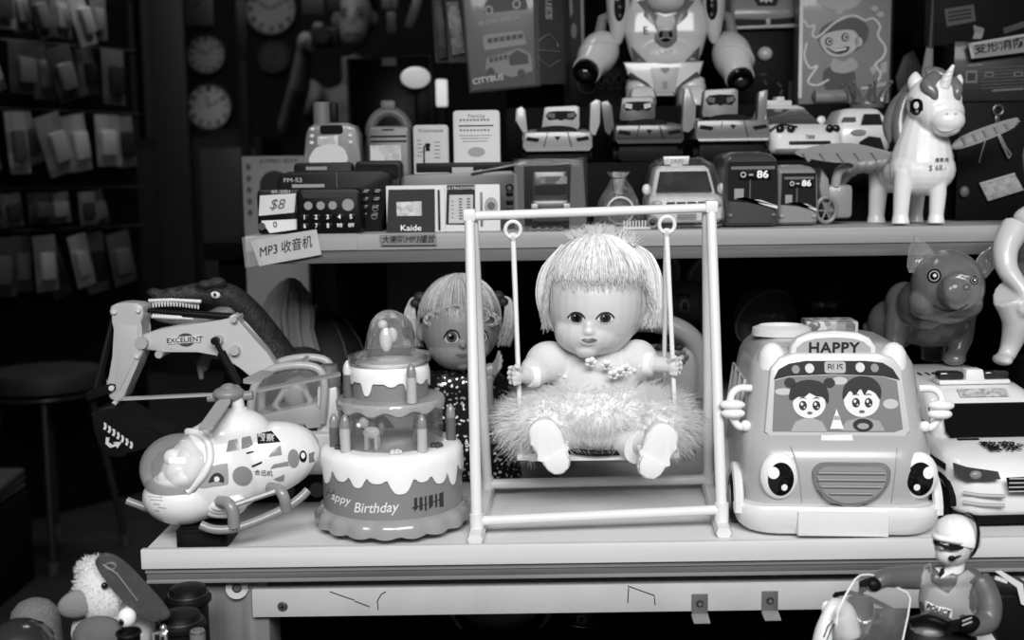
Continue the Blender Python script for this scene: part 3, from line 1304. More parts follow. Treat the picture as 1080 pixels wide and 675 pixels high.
for sx, outl in ((-1, [(622, 383), (612, 375), (600, 370), (594, 376), (604, 386), (616, 391)]), (1, [(631, 383), (640, 377), (652, 372), (658, 377), (650, 387), (638, 391)])):
    b = MB(mat(.95, .7, var=.02))
    pp_ = cspline(outl, 4)
    b.decal(dbv, pp_, lift=4.0, rings=5)
    b.tube([(x, y, hitd(dbv, x, y) - 3.6) for i_, (x, y) in enumerate(pp_)], .9, n=6, closed=True)
    b.build('collar', dl)
for fx_, fy_, n_ in ((621, 379, 5), (637, 382, 6), (650, 389, 6), (644, 392, 5), (656, 386, 5)):
    b = MB(mat(.9, .6))
    for k in range(n_):
        a = 2 * PI * k / n_
        b.ell((fx_ + 3.6 * math.cos(a), fy_ + 3.2 * math.sin(a), -38 + 2 * math.sin(a)), (3.0, 2.7, 2), n=8, k=6)
    b.ell((fx_, fy_, -40), (2, 2, 2), n=8, k=6, m=mat(.6))
    b.build('flower', dl)
# arms
for side, sh_, hd_ in ((-1, (562, 396, -14), (546.5, 393, -28)), (1, (684, 386, -8), (706, 387, -20))):
    b = MB(dskin)
    b.tube([sh_, tuple((a + c) / 2 for a, c in zip(sh_, hd_)), hd_], [9.5, 8.5, 7.5], n=12)
    b.ell(hd_, (7.5, 9, 8))
    for k in range(4):
        yy = hd_[1] - 7.5 + k * 5
        w_ = (7.6, 8.6, 8.4, 6.8)[k]
        b.tube([(hd_[0] - side * 3, yy, hd_[2] - 2), (hd_[0] + side * w_ * .6, yy, hd_[2] - 8), (hd_[0] + side * w_, yy, hd_[2] - 2), (hd_[0] + side * w_ * .5, yy, hd_[2] + 4)], [2.4, 2.7, 2.6, 2.2], n=8)
    b.tube([(hd_[0] - side * 4, hd_[1] - 5, hd_[2] - 4), (hd_[0] - side * 1, hd_[1] - 10, hd_[2] - 9), (hd_[0] + side * 3, hd_[1] - 11, hd_[2] - 9)], [3, 2.8, 2.2], n=8)
    b.blob('arm', dl, voxel=.9, smooth=3)
    b = MB(mat(.9, .7))
    cuff = (sh_[0] + side * 1, sh_[1], sh_[2] - 2)
    b.tube([(cuff[0] - side * 5, cuff[1] - .5, cuff[2] + 2), cuff, (cuff[0] + side * 3, cuff[1], cuff[2] - 2)], [13, 12.5, 11], n=16)
    b.build('cuff', dl)
# legs and shoes
lg = mat(.82, .5, var=.03)
for sx, hip, knee, sole, rot in ((-1, (606, 460, 0), (592, 456, -44), (578, 456), -.42), (1, (648, 461, 0), (666, 460, -44), (682, 462), .42)):
    b = MB(lg)
    b.tube([hip, ((hip[0] + knee[0]) / 2, (hip[1] + knee[1]) / 2 - 2, -20), knee, (sole[0], sole[1] - 4, -66)], [17, 16, 14, 12], n=16)
    b.build('leg', dl)
    pts = cspline([(-13, -24), (0, -30), (13, -23), (16.5, -6), (13.5, 6), (13, 18), (8, 26), (0, 28), (-8, 26), (-13, 17), (-13.5, 5), (-16.5, -6)], 3)
    c_, s_ = math.cos(rot), math.sin(rot)
    out = [(sole[0] + x * c_ - y * s_, sole[1] + x * s_ + y * c_) for x, y in pts]
    b = MB(mat(.88, .4, var=.02))
    b.prism(out, -86, -72, bev=3.5, seg=3)
    up = [(sole[0] + (x * c_ - y * s_) * .86, sole[1] - 2 + (x * s_ + y * c_) * .86) for x, y in pts]
    b.prism(up, -73, -56, bev=6, seg=3, m=mat(.84, .45))
    hl = [(sole[0] + x * c_ - y * s_, sole[1] + x * s_ + y * c_) for x, y in ((-12.5, 8), (12.5, 8), (12, 18), (7.5, 25), (0, 27), (-7.5, 25), (-12, 17))]
    b.prism(hl, -90, -84, bev=2)
    b.build('shoe', dl)
b = MB(mat(.88, .8, bump=.3, bscale=.3))
b.tube([(648, 461, -14), (658, 462, -34), (665, 463, -48), (668, 464, -54)], [19, 17, 16, 17.5], n=24)
b.build('sock', dl)
b = MB(mat(.86, .7))
b.ell((628, 461, -6), (62, 13, 36))
b.build('underskirt', dl)
b = MB(VBLACK)
b.tube(spline([(598, 469, -42), (625, 472, -44), (655, 471, -42)], 5), 3.2, n=8)
b.build('strap', dl)
# feather skirt
fm = mat(.97, .8, var=.0, sss=.5)
b = MB(fm)
b.ell((630, 436, -2), (80, 26, 50))
b.ell((582, 446, -12), (42, 30, 42))
b.ell((682, 448, -8), (42, 30, 42))
b.blob('skirt', dl, voxel=3, smooth=4)
cv = []
cores = (((630, 434, -2), (80, 27, 52)), ((580, 446, -10), (44, 31, 44)), ((684, 448, -8), (44, 31, 44)))
for i in range(15000):
    (cx_, cy_, cd_), (ra, rb, rc) = cores[rnd.choice((0, 0, 1, 2))]
    n_ = V((rnd.gauss(0, 1), rnd.gauss(0, 1), rnd.gauss(0, 1))).normalized()
    if n_.y > .5:
        continue
    base = q(cx_, cy_, cd_) + V((n_.x * ra, n_.y * rc, n_.z * rb)) * rnd.uniform(.9, 1.0)
    nn = V((n_.x / ra, n_.y / rc, n_.z / rb)).normalized()
    tend = V((n_.x * .9, -.25, -.2)) + V((rnd.uniform(-.8, .8), rnd.uniform(-.8, .8), rnd.uniform(-.8, .8)))
    dir_ = (nn * .75 + tend * .6).normalized()
    L_ = rnd.uniform(8, 26) * (1.05 if abs(n_.x) > .6 else .8)
    if base.z + dir_.z * L_ < 2 and abs(base.x) < 62:
        dir_.z = abs(dir_.z) * .2
    p1 = base + dir_ * L_ * .5
    p2 = p1 + (dir_ + V((rnd.uniform(-.5, .5), rnd.uniform(-.4, .2), -.25))) * L_ * .5
    cv.append([base, p1, p2])
strands('feather_trim', cv, fm, dl, r=.33)
# ------------------------------------------------------------------ toy birthday cake
ck = thing('toy_birthday_cake', 'toy birthday cake of two iced tiers with candles and a clear plastic top', 'toy cake', 415, 553, tabY(415, 553))
CX, CY = 415, 553
ck.location.z += .0004
ck.location.y += .007
cg = mat(.50, .35, var=.03, coat=.3)
ci = mat(.93, .35, var=.02, coat=.2)


def zz(h):
    return CY - h


b = MB(ci)
b.lathe((CX, CY, 0), [(26, 0), (28, 2), (28, 14)], n=32)
b.build('foot', ck)
b = MB(mat(.58, .2, var=.03, coat=.5))
b.lathe((CX, CY, 0), [(66, 10), (76, 7.5), (80, 9), (80.5, 14), (77.5, 19), (74, 24), (70, 24)], n=96, wave=lambda a, i: ((1 + .03 * abs(math.sin(9 * a))) if 0 < i < 5 else 1, (-2.6 * abs(math.sin(9 * a))) if 0 < i < 3 else (2.2 * abs(math.sin(9 * a)) if i in (3, 4) else 0)))
b.build('scalloped_base', ck)
b = MB(cg)
b.lathe((CX, CY, 0), [(70, 16), (73, 18), (73, 76), (60, 78)], n=64)
tier = b.build('lower_tier', ck)


def icing(name, r, z0, top, drips, inner, par):
    """rounded top with drips of different lengths"""
    b = MB(ci)

    def low(a):
        s_ = 0
        for (c_, w_, l_) in drips:
            d_ = abs((math.degrees(a) - c_ + 180) % 360 - 180)
            if d_ < w_:
                s_ = max(s_, l_ * (.5 + .5 * math.cos(PI * min(1, (d_ / w_) ** 1.6))))
        return s_
    n = 180
    rows = []
    for (rr, zf, dr) in ((r + .5, 0, 1), (r + 3, -1, 1), (r + 3.4, 2, .8), (r + 3, 6, .3), (r + 1.5, 10, 0), (r - 3, 13.5, 0), (r - 8, 14.5, 0), (inner, 14.5, 0)):
        row = []
        for j in range(n):
            a = 2 * PI * j / n
            h = z0 + (top - z0 - 14.5) * 0 + zf + (0 if not dr else 0)
            hh = (top - 14.5 + zf) - dr * low(a) - (dr * 3)
            row.append((CX + rr * math.cos(a), CY - hh, rr * math.sin(a)))
        rows.append(row)
    b.rows(rows, cap=True)
    return b.build(name, par, sharp=60)


dr = [(-170, 10, 8), (-150, 12, 16), (-128, 11, 9), (-112, 9, 13), (-96, 11, 8), (-78, 13, 19), (-60, 10, 9), (-44, 11, 14), (-28, 9, 20), (-12, 8, 9), (6, 9, 17), (30, 10, 13), (55, 9, 17), (80, 10, 12), (105, 9, 18), (135, 10, 13), (165, 10, 15)]
icing('lower_icing', 71.5, 0, 88, dr, 20, ck)
cb = bvh_of(tier)
text_on('lettering', 'appy', (367, 511), 12, mat(.88, .5, var=0), cb, ck, shear=.25, off=.1, rot=.05)
text_on('lettering', 'H', (353.5, 509), 13, mat(.3, .5, var=0), cb, ck, shear=.35, rot=.1)
text_on('lettering', 'Birthday', (404, 516.5), 14.5, mat(.88, .5, var=0), cb, ck, shear=.3, off=.1, rot=-.05, width=.92)
b = MB(mat(.2, .5))
for k, (x, w_) in enumerate(((443, 3), (448, 3), (453, 2), (457, 4), (463, 2), (467, 4))):
    b.decal(cb, [(x, 508), (x + w_, 507.5), (x + w_, 519 + (k % 3) * 2), (x, 522)], lift=.4, rings=2)
b.decal(cb, [(441, 517), (471, 513), (471, 515), (441, 519)], lift=.45, rings=2)
b.build('price_stamp', ck)
# clear middle
b = MB(film(.85, .2, .05, fres=.8))
b.lathe((CX, CY, 0), [(53, 88), (54, 90), (54, 130)], n=64, cap=False)
b.build('clear_wall', ck)
b = MB(mat(.62, .2, coat=.5))
b.lathe((CX, CY, 0), [(30, 126), (54, 127), (56.5, 129), (57, 133), (55, 136), (40, 137), (0.01, 137)], n=96, wave=lambda a, i: (1, (-2.2 + 2.2 * math.cos(12 * a)) if i in (1, 2) else 0))
b.build('middle_flange', ck)
b = MB(cg)
b.lathe((CX, CY, 0), [(37, 136), (39.5, 137), (39.5, 160), (30, 161)], n=48)
b.build('upper_tier', ck)
dr2 = [(k * 30 + 8 * math.sin(k * 5.1), 11, 8 + 5 * math.sin(k * 3.3)) for k in range(12)]
icing('upper_icing', 38.5, 0, 174, dr2, 10, ck)
b = MB(film(.9, .35, .04, fres=1.3))
b.lathe((CX, CY, 0), [(41, 172), (43, 174), (42.5, 181), (30, 184), (26, 186), (24, 200), (20, 214), (13, 222), (6, 226), (0.01, 227)], n=40, wave=lambda a, i: (1 + (.10 * math.sin(3 * a + 1) + .05 * math.sin(7 * a)) * (1 if 4 < i < 9 else 0), 0))
b.build('clear_top', ck)
b = MB(mat(.8, .25, coat=.5))
b.ell((412, CY - 196, -2), (7, 13, 7))
b.ell((409, CY - 212, -4), (5.5, 5, 6))
b.ell((418, CY - 200, 2), (6, 8, 5))
b.blob('clear_top_figure', ck, voxel=.9, smooth=3)
# candles
cm, fmn = mat(.70, .4, coat=.3), mat(.52, .3, coat=.4)
for x, d, h, L_, dk_ in ((373, -45, 88, 24, 0), (451, -50, 88, 24, 0), (358, -20, 88, 20, 1), (477, 3, 88, 24, 1), (372, -8, 137, 24, 1), (441, -44, 137, 26, 0)):
    t = CY - h
    b = MB(mat(.36, .4, coat=.3) if dk_ else cm)
    b.tube([(x, t, d), (x, t - L_, d)], 5.2, n=16)
    c = b.build('candle', ck)
    b = MB(mat(.8, .3) if (x, h) == (372, 137) else fmn)
    b.lathe((x, t - L_, d), [(4.6, 0), (5, 4), (4.2, 9), (2.2, 13), (0.01, 15)], n=16)
    b.build('flame', c)
# little toy figures inside the clear wall
b = MB(mat(.9, .4))
b.ell((399, CY - 106, -40), (9, 6.5, 6))
b.ell((392, CY - 117, -42), (5.5, 6, 5))
b.ell((388, CY - 115, -44), (4, 3.2, 3.5))
for lx, ld in ((394, -44), (404, -44), (395, -37), (405, -37)):
    b.tube([(lx, CY - 104, ld), (lx, CY - 89, ld)], 2.3, n=8)
po = b.blob('pony_figure', ck, voxel=.7, smooth=2)
b = MB(mat(.45, .4))
b.ell((396, CY - 121, -40), (4, 5, 4))
b.ell((400, CY - 116, -38), (3.5, 6, 4))
b.ell((409, CY - 110, -38), (3.5, 7, 4))
b.build('mane', po)
b = MB(mat(.7, .4))
b.ell((445, CY - 98, -20), (6, 9, 6))
b.ell((446, CY - 110, -20), (5, 5, 5))
b.blob('figurine', ck, voxel=.8, smooth=2)
for x, d in ((366, -32), (464, -30), (425, -58)):
    b = MB(mat(.25, .4) if x != 425 else mat(.8, .4))
    for k in range(5):
        b.ell((x + 4 * math.cos(k * 1.256), CY - 90, d + 4 * math.sin(k * 1.256)), (3, 2.5, 3), n=10, k=6)
    b.build('icing_rosette', ck)
# ------------------------------------------------------------------ toy helicopter on a black block
Yh = tabY(212, 560)
blk = on_shelf('display_block', 'small black plastic block holding up the toy helicopter', 'block', 212, 560, 1.236, z=ZT + .0002)
zb = _org[1]
MODE['floor'] = True
b = MB(mat(.07, .5))
b.box((212, zb - 10, 25), (54, 20, 48), bev=1.5)
b.box((212, zb - 20.5, 25), (46, 3, 40), bev=1)
b.build('block', blk)
b = MB(mat(.10, .4))
b.box((212, zb - 9, .6), (40, 12, 1.2), bev=.5)
b.build('recess', blk)

MODE['floor'] = False
MODE['see'] = True
hl = thing('toy_helicopter', 'white toy police helicopter with a clear bubble nose and spread rotor', 'toy helicopter', 245, 549, 1.262)
hw = mat(.88, .28, var=.02, scale=.02, coat=.4)
hg = mat(.52, .35, var=.03, coat=.3)
b = MB(hw)
b.ell((195, 522, 2), (42, 29, 40), rot=(0, .06, .3), n=28, k=18)
b.ell((230, 497, 14), (58, 48, 42), rot=(0, -.22, .25), n=28, k=18)
b.ell((280, 484, 32), (62, 40, 36), rot=(0, -.2, .3), n=24, k=16)
b.ell((310, 473, 66), (31, 25, 22), rot=(0, -.2, .35), n=24, k=14)
b.ell((258, 452, 22), (34, 24, 26), rot=(0, .25, .2))
b.ell((234, 460, 14), (32, 24, 28), rot=(0, -.5, .2))
b.ell((218, 470, 8), (28, 24, 30), rot=(0, -.6, .2))
fus = b.blob('fuselage', hl, voxel=2.0, smooth=8)
fb = bvh_of(fus)
b = MB(mat(.84, .3))
b.tube([(256, 434, 22), (256, 416, 22)], [8, 6], n=18)
b.tube([(256, 434, 22), (256, 428, 22)], [14, 9], n=20)
b.build('rotor_mast', hl)
# canopy with dashboard
b = MB(film(.95, .38, .05, fres=.8))
b.ell((193, 492, -7), (41, 37, 34), rot=(0, .1, .3), n=32, k=20)
b.warp(lambda v: V((min(v.x, -18 + max(0, v.z - 60) * .1), v.y, max(v.z, 549 - 516 + v.y * .27))))
b.build('canopy', hl)
b = MB(mat(.86, .3))
for ex, ey, ed, r_ in ((190, 496, -18, 13), (178, 503, -14, 10), (204, 482, -12, 14), (186, 480, -10, 10), (196, 506, -20, 14)):
    b.ell((ex, ey, ed), (r_, r_ * .9, r_ * .7))
b.blob('cockpit_figure', hl, voxel=1.4, smooth=3)
b = MB(hw)
arcp = spline([(203, 453, -8), (214, 455, -16), (223, 464, -24), (225, 482, -34), (217, 499, -40), (205, 512, -43), (198, 518, -44)], 6)
b.tube([(x, y, hitd(fb, x, y, d) - 1.2) if hitd(fb, x, y, 999) != 999 else (x, y, d) for x, y, d in arcp], 4.2, n=10)
b.build('canopy_rim', hl)
# windows, badges
for nm, pts in (('window', [(242, 475), (245, 463), (254, 461), (256, 473)]), ('window', [(258, 472), (259, 460), (268, 458), (270, 468)]),
                ('side_panel', [(286, 481), (291, 473), (299, 469), (300, 479)]), ('side_panel', [(287, 494), (291, 489), (306, 486), (307, 491)]), ('side_panel', [(290, 505), (302, 500), (301, 507), (296, 508)])):
    b = MB(hg)
    b.decal(fb, pts, lift=.7, rings=4)
    b.build(nm, hl)
for nm, pts in (('porthole', ellp(258, 501, 10.5, 10.5, 22)), ('side_panel', ellp(312, 483, 6, 10, 18))):
    b = MB(hg)
    b.decal(fb, pts, lift=.9, rings=4)
    b.build(nm, hl)
b = MB(mat(.6, .2))
b.decal(fb, cspline([(212, 513), (217, 500), (227, 490), (241, 487), (243, 490), (243, 507), (240, 510), (226, 512)], 2), lift=.9)
sw_ = b.build('cockpit_window', hl)
b = MB(mat(.2, .4))
b.decal(fb, cspline([(222, 508), (226, 500), (232, 497), (238, 501), (238, 508), (230, 506)], 2), lift=1.3, rings=2)
b.decal(fb, ellp(231, 504, 3, 3, 10), lift=1.6, rings=2, m=mat(.85))
b.build('pilot_print', sw_)
b = MB(mat(.08, .4))
b.decal(fb, [(275, 467), (275, 456), (290, 453), (297, 462), (299, 465), (288, 466)], lift=.6, rings=2)
bdg = b.build('badge', hl)
text_on('lettering', '警察', (284, 460.5), 9, mat(.88), fb, bdg, lift=1.0, rot=.08)
text_on('lettering', '合迅机', (280, 498.5), 6.5, mat(.2), fb, hl, lift=.7, rot=.1)
b = MB(INK)
b.decal(fb, [(263, 476), (271, 474), (271, 475.5), (263, 477.5)], lift=.6, rings=2)
b.build('door_handle', hl)
b = MB(INK)
b.decal(fb, [(268, 490), (279, 485.5), (279, 487.5), (268, 492)], lift=.6, rings=2)
b.build('door_handle', hl)
b = MB(INK)
b.decal(fb, ellp(322, 481, 4, 6.5, 14), lift=.6, rings=2)
b.decal(fb, ellp(322, 480, 2.2, 3.4, 10), lift=.9, rings=2, m=WHITE)
b.build('emblem', hl)
b = MB(mat(.45))
b.decal(fb, [(328, 478), (334, 476), (334, 487), (328, 488)], lift=.7, rings=3)
b.build('emblem_text', hl)
b = MB(mat(.62, .6))
for k, (x, y, w_) in enumerate(((158, 521, 15), (160, 524.5, 13), (163, 529, 7), (168, 533, 8), (164, 536, 5))):
    b.decal(fb, [(x, y), (x + w_, y + 1), (x + w_, y + 2.2), (x, y + 1.2)], lift=.5, rings=2)
b.build('stamped_print', hl)
# bulge round the skid mount
b = MB(hw)
for r_, l_ in ((26, 2), (20, 5), (13, 8)):
    b.ell((235, 531, hitd(fb, 235, 531) + 6), (r_, r_ * .6, 6 + l_))
b.build('wheel_fairing', hl)
# skids
b = MB(hg)
b.tube(spline([(212, 553, -40), (225, 558, -40), (244, 558, -38), (268, 551, -30), (300, 537, -16), (318, 525, -8), (326, 517, -4)], 5), 4.6, n=12)
b.tube(spline([(233, 528, -26), (241, 530, -36), (246, 538, -40), (247, 556, -39)], 5), 6.2, n=12)
b.tube(spline([(286, 514, -8), (296, 517, -18), (301, 526, -21), (302, 538, -17)], 5), 6.0, n=12)
b.tube([(246, 533, -38), (294, 517, -19)], 3.2, n=8)
b.build('skid', hl)
b = MB(hg)
b.tube(spline([(135, 526, 30), (145, 530, 30), (160, 535, 32), (190, 535, 48), (240, 522, 70), (300, 505, 95)], 5), 4.4, n=12)
b.tube(spline([(210, 520, 40), (205, 528, 55), (204, 536, 56)], 5), 5, n=10)
b.tube(spline([(275, 500, 60), (272, 508, 84), (272, 514, 84)], 5), 5, n=10)
b.build('skid', hl)
# rotor
rot = mat(.60, .35, coat=.3)
b = MB(mat(.50, .35))
b.ell((247, 413, 22), (17, 8, 17))
b.ell((247, 408, 22), (9, 6, 9))
b.tube([(225, 417, 22), (272, 415, 24)], 5, n=10)
b.tube([(240, 422, 8), (256, 408, 40)], 5, n=10)
hub = b.build('rotor_hub', hl)
for p0, p1, w_ in (((226, 418, 22), (132, 420, 14), 7), ((271, 415, 24), (357, 402, 46), 6), ((242, 421, 8), (232, 442, -40), 8), ((257, 409, 40), (272, 404, 78), 8)):
    b = MB(rot if p1[0] < 300 else mat(.54, .35))
    a_, c_ = q(*p0), q(*p1)
    d_ = (c_ - a_).normalized()
    sd = d_.cross(V((0, 0, 1))).normalized() * w_
    up = V((0, 0, 1.3))
    vs = []
    for pt, f in ((a_, .55), (a_.lerp(c_, .12), 1), (a_.lerp(c_, .97), 1), (c_, .7)):
        vs.append([pt - sd * f - up + V((0, 0, .12 * w_ * f)), pt + sd * f - up, pt + sd * f + up, pt - sd * f + up + V((0, 0, .12 * w_ * f))])
    b.raw = True
    b.rows([[tuple(v) for v in r_] for r_ in vs])
    b.build('rotor_blade', hl)
# ------------------------------------------------------------------ toy excavator
Ye = 1.47
MODE['see'] = False
MODE['floor'] = True
ex = on_shelf('toy_excavator', 'light toy excavator with raised arm and black bucket behind the helicopter', 'toy excavator', 300, 519, Ye, z=ZT + .0002)
zx = lambda pts: [(100 + x / 3.377, 280 + y / 3.377) for x, y in pts]
em = mat(.72, .35, var=.03, coat=.2)
st = zx([(105, 145), (112, 128), (130, 119), (160, 117), (205, 121), (221, 132), (222, 150), (219, 180), (208, 205), (214, 240), (214, 288), (190, 340), (160, 400), (142, 445), (128, 462), (105, 463), (88, 450), (78, 415), (80, 385), (100, 372), (108, 300), (118, 210), (121, 178), (108, 160)])
b = MB(em)
b.prism(st, -14, 14, bev=2.2, seg=3)
b.prism(zx([(130, 190), (200, 200), (200, 285), (130, 420), (112, 430), (120, 330)]), -15, 15, bev=1)
o = b.build('stick_arm', ex)
for x, y in zx([(125, 147), (208, 143), (108, 467), (195, 303)]):
    b = MB(mat(.82, .3))
    b.tube([(x, y, -17), (x, y, 17)], 2.4, n=12)
    b.build('rivet', o)
bo = zx([(190, 262), (196, 242), (212, 230), (260, 215), (340, 202), (430, 191), (505, 187), (515, 170), (530, 163), (545, 172), (548, 200), (600, 252), (640, 300), (672, 350), (650, 380), (605, 408), (585, 395), (545, 352), (500, 312), (465, 299), (400, 294), (290, 292), (220, 286), (198, 280)])
b = MB(em)
b.prism(bo, -10, 10, bev=2.2, seg=3)
boom = b.build('boom_arm', ex)
for x, y, r_ in ((210, 257, 6.5), (475, 250, 5), (532, 288, 5), (535, 180, 3), (270, 298, 4)):
    X, Y_ = zx([(x, y)])[0]
    b = MB(mat(.66, .4))
    b.tube([(X, Y_, -16), (X, Y_, 16)], r_, n=18)
    b.build('pivot_pin', boom)
lx, ly = zx([(361, 250)])[0]
b = MB(mat(.80, .5))
b.prism([(188, 351.5), (188, 358.5), (223, 356.5), (223, 349.5)], -11.2, -9.8)
lab = b.build('label', boom)
b = MB(mat(.25, .5))
b.prism(ellp(207, 354, 9, 6.8), -11.0, -9.8)
b.build('label_oval', lab)
b = MB(mat(.80, .5))
b.prism([(190, 352), (190, 358), (222, 356), (222, 350)], -11.5, -11)
b.build('label_strip', lab)
text('lettering', 'EXCELIENT', (206, 354, -11.8), 7.2, INK, lab, rot=(0, -.05, 0), ext=.15, off=.06, width=1.02)
b = MB(mat(.08, .35))
b.tube([zx([(225, 150)])[0] + (0,), zx([(400, 168)])[0] + (0,)], 2.6, n=12)
b.tube([zx([(345, 162)])[0] + (0,), zx([(522, 177)])[0] + (0,)], 4, n=12)
b.build('upper_ram', ex)
b = MB(mat(.10, .35))
b.tube([zx([(472, 250)])[0] + (-20,), zx([(500, 310)])[0] + (-20,)], 2.6, n=12)
b.tube([zx([(490, 290)])[0] + (-20,), zx([(545, 405)])[0] + (-20,)], 4.6, n=12)
b.tube([zx([(472, 250)])[0] + (-24,), zx([(472, 250)])[0] + (-8,)], 4, n=14)
b.build('boom_ram', ex)
b = MB(mat(.14, .4))
b.tube([zx([(106, 170)])[0] + (-5,), zx([(30, 420)])[0] + (-5,)], 2.0, n=8)
b.tube([zx([(100, 190)])[0] + (7,), zx([(22, 440)])[0] + (7,)], 1.6, n=8)
b.build('bucket_ram', ex)
b = MB(mat(.09, .35))
b.prism(zx([(12, 425), (95, 398), (112, 400), (116, 418), (100, 428), (20, 462), (8, 450)]), -17, 17, bev=2)
b.build('bucket_link', ex)
b = MB(mat(.85, .3))
X, Y_ = zx([(103, 412)])[0]
b.tube([(X, Y_, -19), (X, Y_, 19)], 2.8, n=14)
b.build('link_pin', ex)
b = MB(mat(.10, .35, var=.1))
b.prism(zx([(28, 500), (60, 478), (105, 466), (125, 480), (190, 535), (290, 580), (280, 600), (215, 612), (150, 650), (110, 655), (70, 645), (48, 610), (42, 560)]), -24, 24, bev=3)
bk = b.build('bucket', ex)
b = MB(mat(.86, .4))
for k in range(7):
    x0, y0 = 78 + k * 14.5, 528 + k * 11.3
    b.prism(zx([(x0, y0), (x0 + 8, y0 + 4), (x0 + 9, y0 + 17), (x0 + 4, y0 + 27), (x0 - 4, y0 + 22), (x0 + 1, y0 + 14)]), -25.2, -23.8)
b.prism(zx([(82, 580), (95, 583), (90, 598), (103, 608), (112, 602), (106, 598), (136, 598), (120, 620), (115, 612), (95, 618), (80, 604)]), -25.2, -23.8)
b.build('chevron_stripe', bk)
for k in range(3):
    b = MB(mat(.10, .35))
    b.box(zx([(215 + 0, 595)])[0] + (-16 + 16 * k,), (22, 4, 6), bev=1, rot=(0, -.35, 0))
    b.build('bucket_tooth', bk)
# cab, body, tracks
b = MB(mat(.66, .3, coat=.3))
cabp = zx([(586, 530), (590, 470), (605, 410), (640, 365), (690, 344), (760, 337), (815, 345), (840, 370), (846, 420), (838, 500), (832, 540)])
ib = zx([(612, 525), (615, 470), (640, 405), (690, 372), (760, 364), (805, 372), (815, 400), (812, 470), (808, 495), (690, 520)])
for d0, d1 in ((-30, -22), (22, 30)):
    n = len(cabp)
    b.tube([(x, y, d0 + 4) for x, y in spline(cabp, 3)], 4.4, n=10)
for (x, y) in (cabp[3], cabp[5], cabp[7]):
    b.tube([(x, y + 1, -26), (x, y + 1, 26)], 4, n=8)
b.prism([(277, 384 + 55), (277, 432), (290, 430), (340, 420), (346, 426), (346, 444), (283, 449)], -30, 30, bev=2)
cab = b.build('cab', ex)
b = MB(film(.8, .2, .1))
b.prism([(x, y) for x, y in cabp], -27, -26)
b.build('cab_glass', cab)
b = MB(mat(.55, .4))
b.ell((316, 412, 0), (14, 17, 12))
b.ell((321, 396, 0), (9, 9, 9))
b.tube([(306, 408, -8), (296, 424, -14), (306, 430, -16)], 4, n=8)
b.tube([(326, 408, -8), (334, 420, -14), (326, 428, -16)], 4, n=8)
b.blob('driver_figure', cab, voxel=1.5, smooth=3)
b = MB(mat(.30, .4))
b.prism(zx([(655, 540), (735, 538), (738, 560), (656, 565)]), -31.5, -30, bev=.4)
for k in range(3):
    x0 = 742 + k * 13
    b.prism(zx([(x0, 540), (x0 + 6, 540), (x0 + 14, 550), (x0 + 6, 561), (x0, 561), (x0 + 7, 550)]), -31.2, -30)
b.build('label', cab)
text('lettering', 'TRUCK', zx([(697, 550)])[0] + (-31.8,), 7, mat(.88), cab, ext=.2, width=1.15, off=.1)
b = MB(mat(.84, .35))
b.box((345, 462, 0), (70, 26, 70), bev=4)
b.box((352, 428, -10), (24, 50, 26), bev=3, taper=(.85, .85))
b.box((338, 486, -8), (60, 26, 64), bev=4)
b.build('engine_body', ex)
b = MB(mat(.42, .3, coat=.3))
b.lathe((353, 404, -10), [(12, 0), (12, 8), (10, 15), (9, 22), (0.01, 22)], n=24)
b.build('exhaust_cap', ex)
for d in (-34, 34):
    b = MB(mat(.08, .6))
    pts = rrect(262, 490, 392, 519, 14, 6)
    b.prism(pts, d - 9, d + 9, bev=2)
    for k in range(24):
        t = k / 24
        i = int(t * len(pts))
        b.box((pts[i][0], pts[i][1], d), (4, 4, 19), bev=.8)
    tr = b.build('track', ex)
    for k in range(4):
        b = MB(mat(.3, .4))
        b.disc((282 + k * 30, 505, d - 9), 8, th=2)
        b.build('track_wheel', tr)
b = MB(mat(.3, .4))
b.box((327, 496, 0), (90, 18, 50), bev=2)
b.build('chassis', ex)

# ------------------------------------------------------------------ dinosaur behind it
MODE['see'] = True
dn = on_shelf('toy_dinosaur', 'dark scaly toy dinosaur with open toothed jaws behind the excavator', 'toy dinosaur', 290, 500, 1.575, z=ZT + .0002)
dm = mat(.17, .4, var=.35, scale=.12, bump=.9, bscale=.4)
def trad(keys, n):
    """radius along a tube of n points, interpolated from keys"""
    out = []
    for i_ in range(n):
        t_ = i_ / (n - 1) * (len(keys) - 1)
        a_ = min(int(t_), len(keys) - 2)
        out.append(keys[a_] + (keys[a_ + 1] - keys[a_]) * (t_ - a_))
    return out


b = MB(dm)
sp_ = spline([(171, 311, -14), (190, 310, -12), (212, 308, -6), (232, 308, 0), (250, 312, 6), (266, 326, 14), (282, 350, 24), (300, 385, 34)], 4)
b.tube(sp_, trad([6, 8.5, 10.5, 13, 14, 15, 18, 24], len(sp_)), n=18)
b.ell((226, 299, -12), (9, 5, 8))
b.ell((238, 297, -6), (10, 6, 8))
b.ell((172, 306, -14), (7, 5, 8))
b.ell((190, 304, -14), (5, 3, 6))
b.ell((206, 302, -12), (5, 3, 6))
b.ell((318, 410, 44), (40, 48, 40), rot=(0, .35, 0))
b.ell((340, 440, 50), (40, 46, 40))
for k in range(9):
    t_ = k / 8
    b.ell((262 + 44 * t_, 312 + 62 * t_ ** 1.3, 22 + 30 * t_), (5, 6, 3))
for sx in (-18, 34):
    sp_ = spline([(335, 440, sx + 40), (322, 466, sx + 34), (338, 483, sx + 44), (326, 497, sx + 34)], 4)
    b.tube(sp_, trad([22, 18, 12, 12], len(sp_)), n=12)
    b.ell((318, 495, sx + 28), (16, 5.5, 10))
sp_ = spline([(365, 440, 50), (400, 456, 60), (425, 485, 76)], 4)
b.tube(sp_, trad([30, 18, 7], len(sp_)), n=12)
dbody = b.blob('body', dn, voxel=2.0, smooth=3)
dnb = bvh_of(dbody)
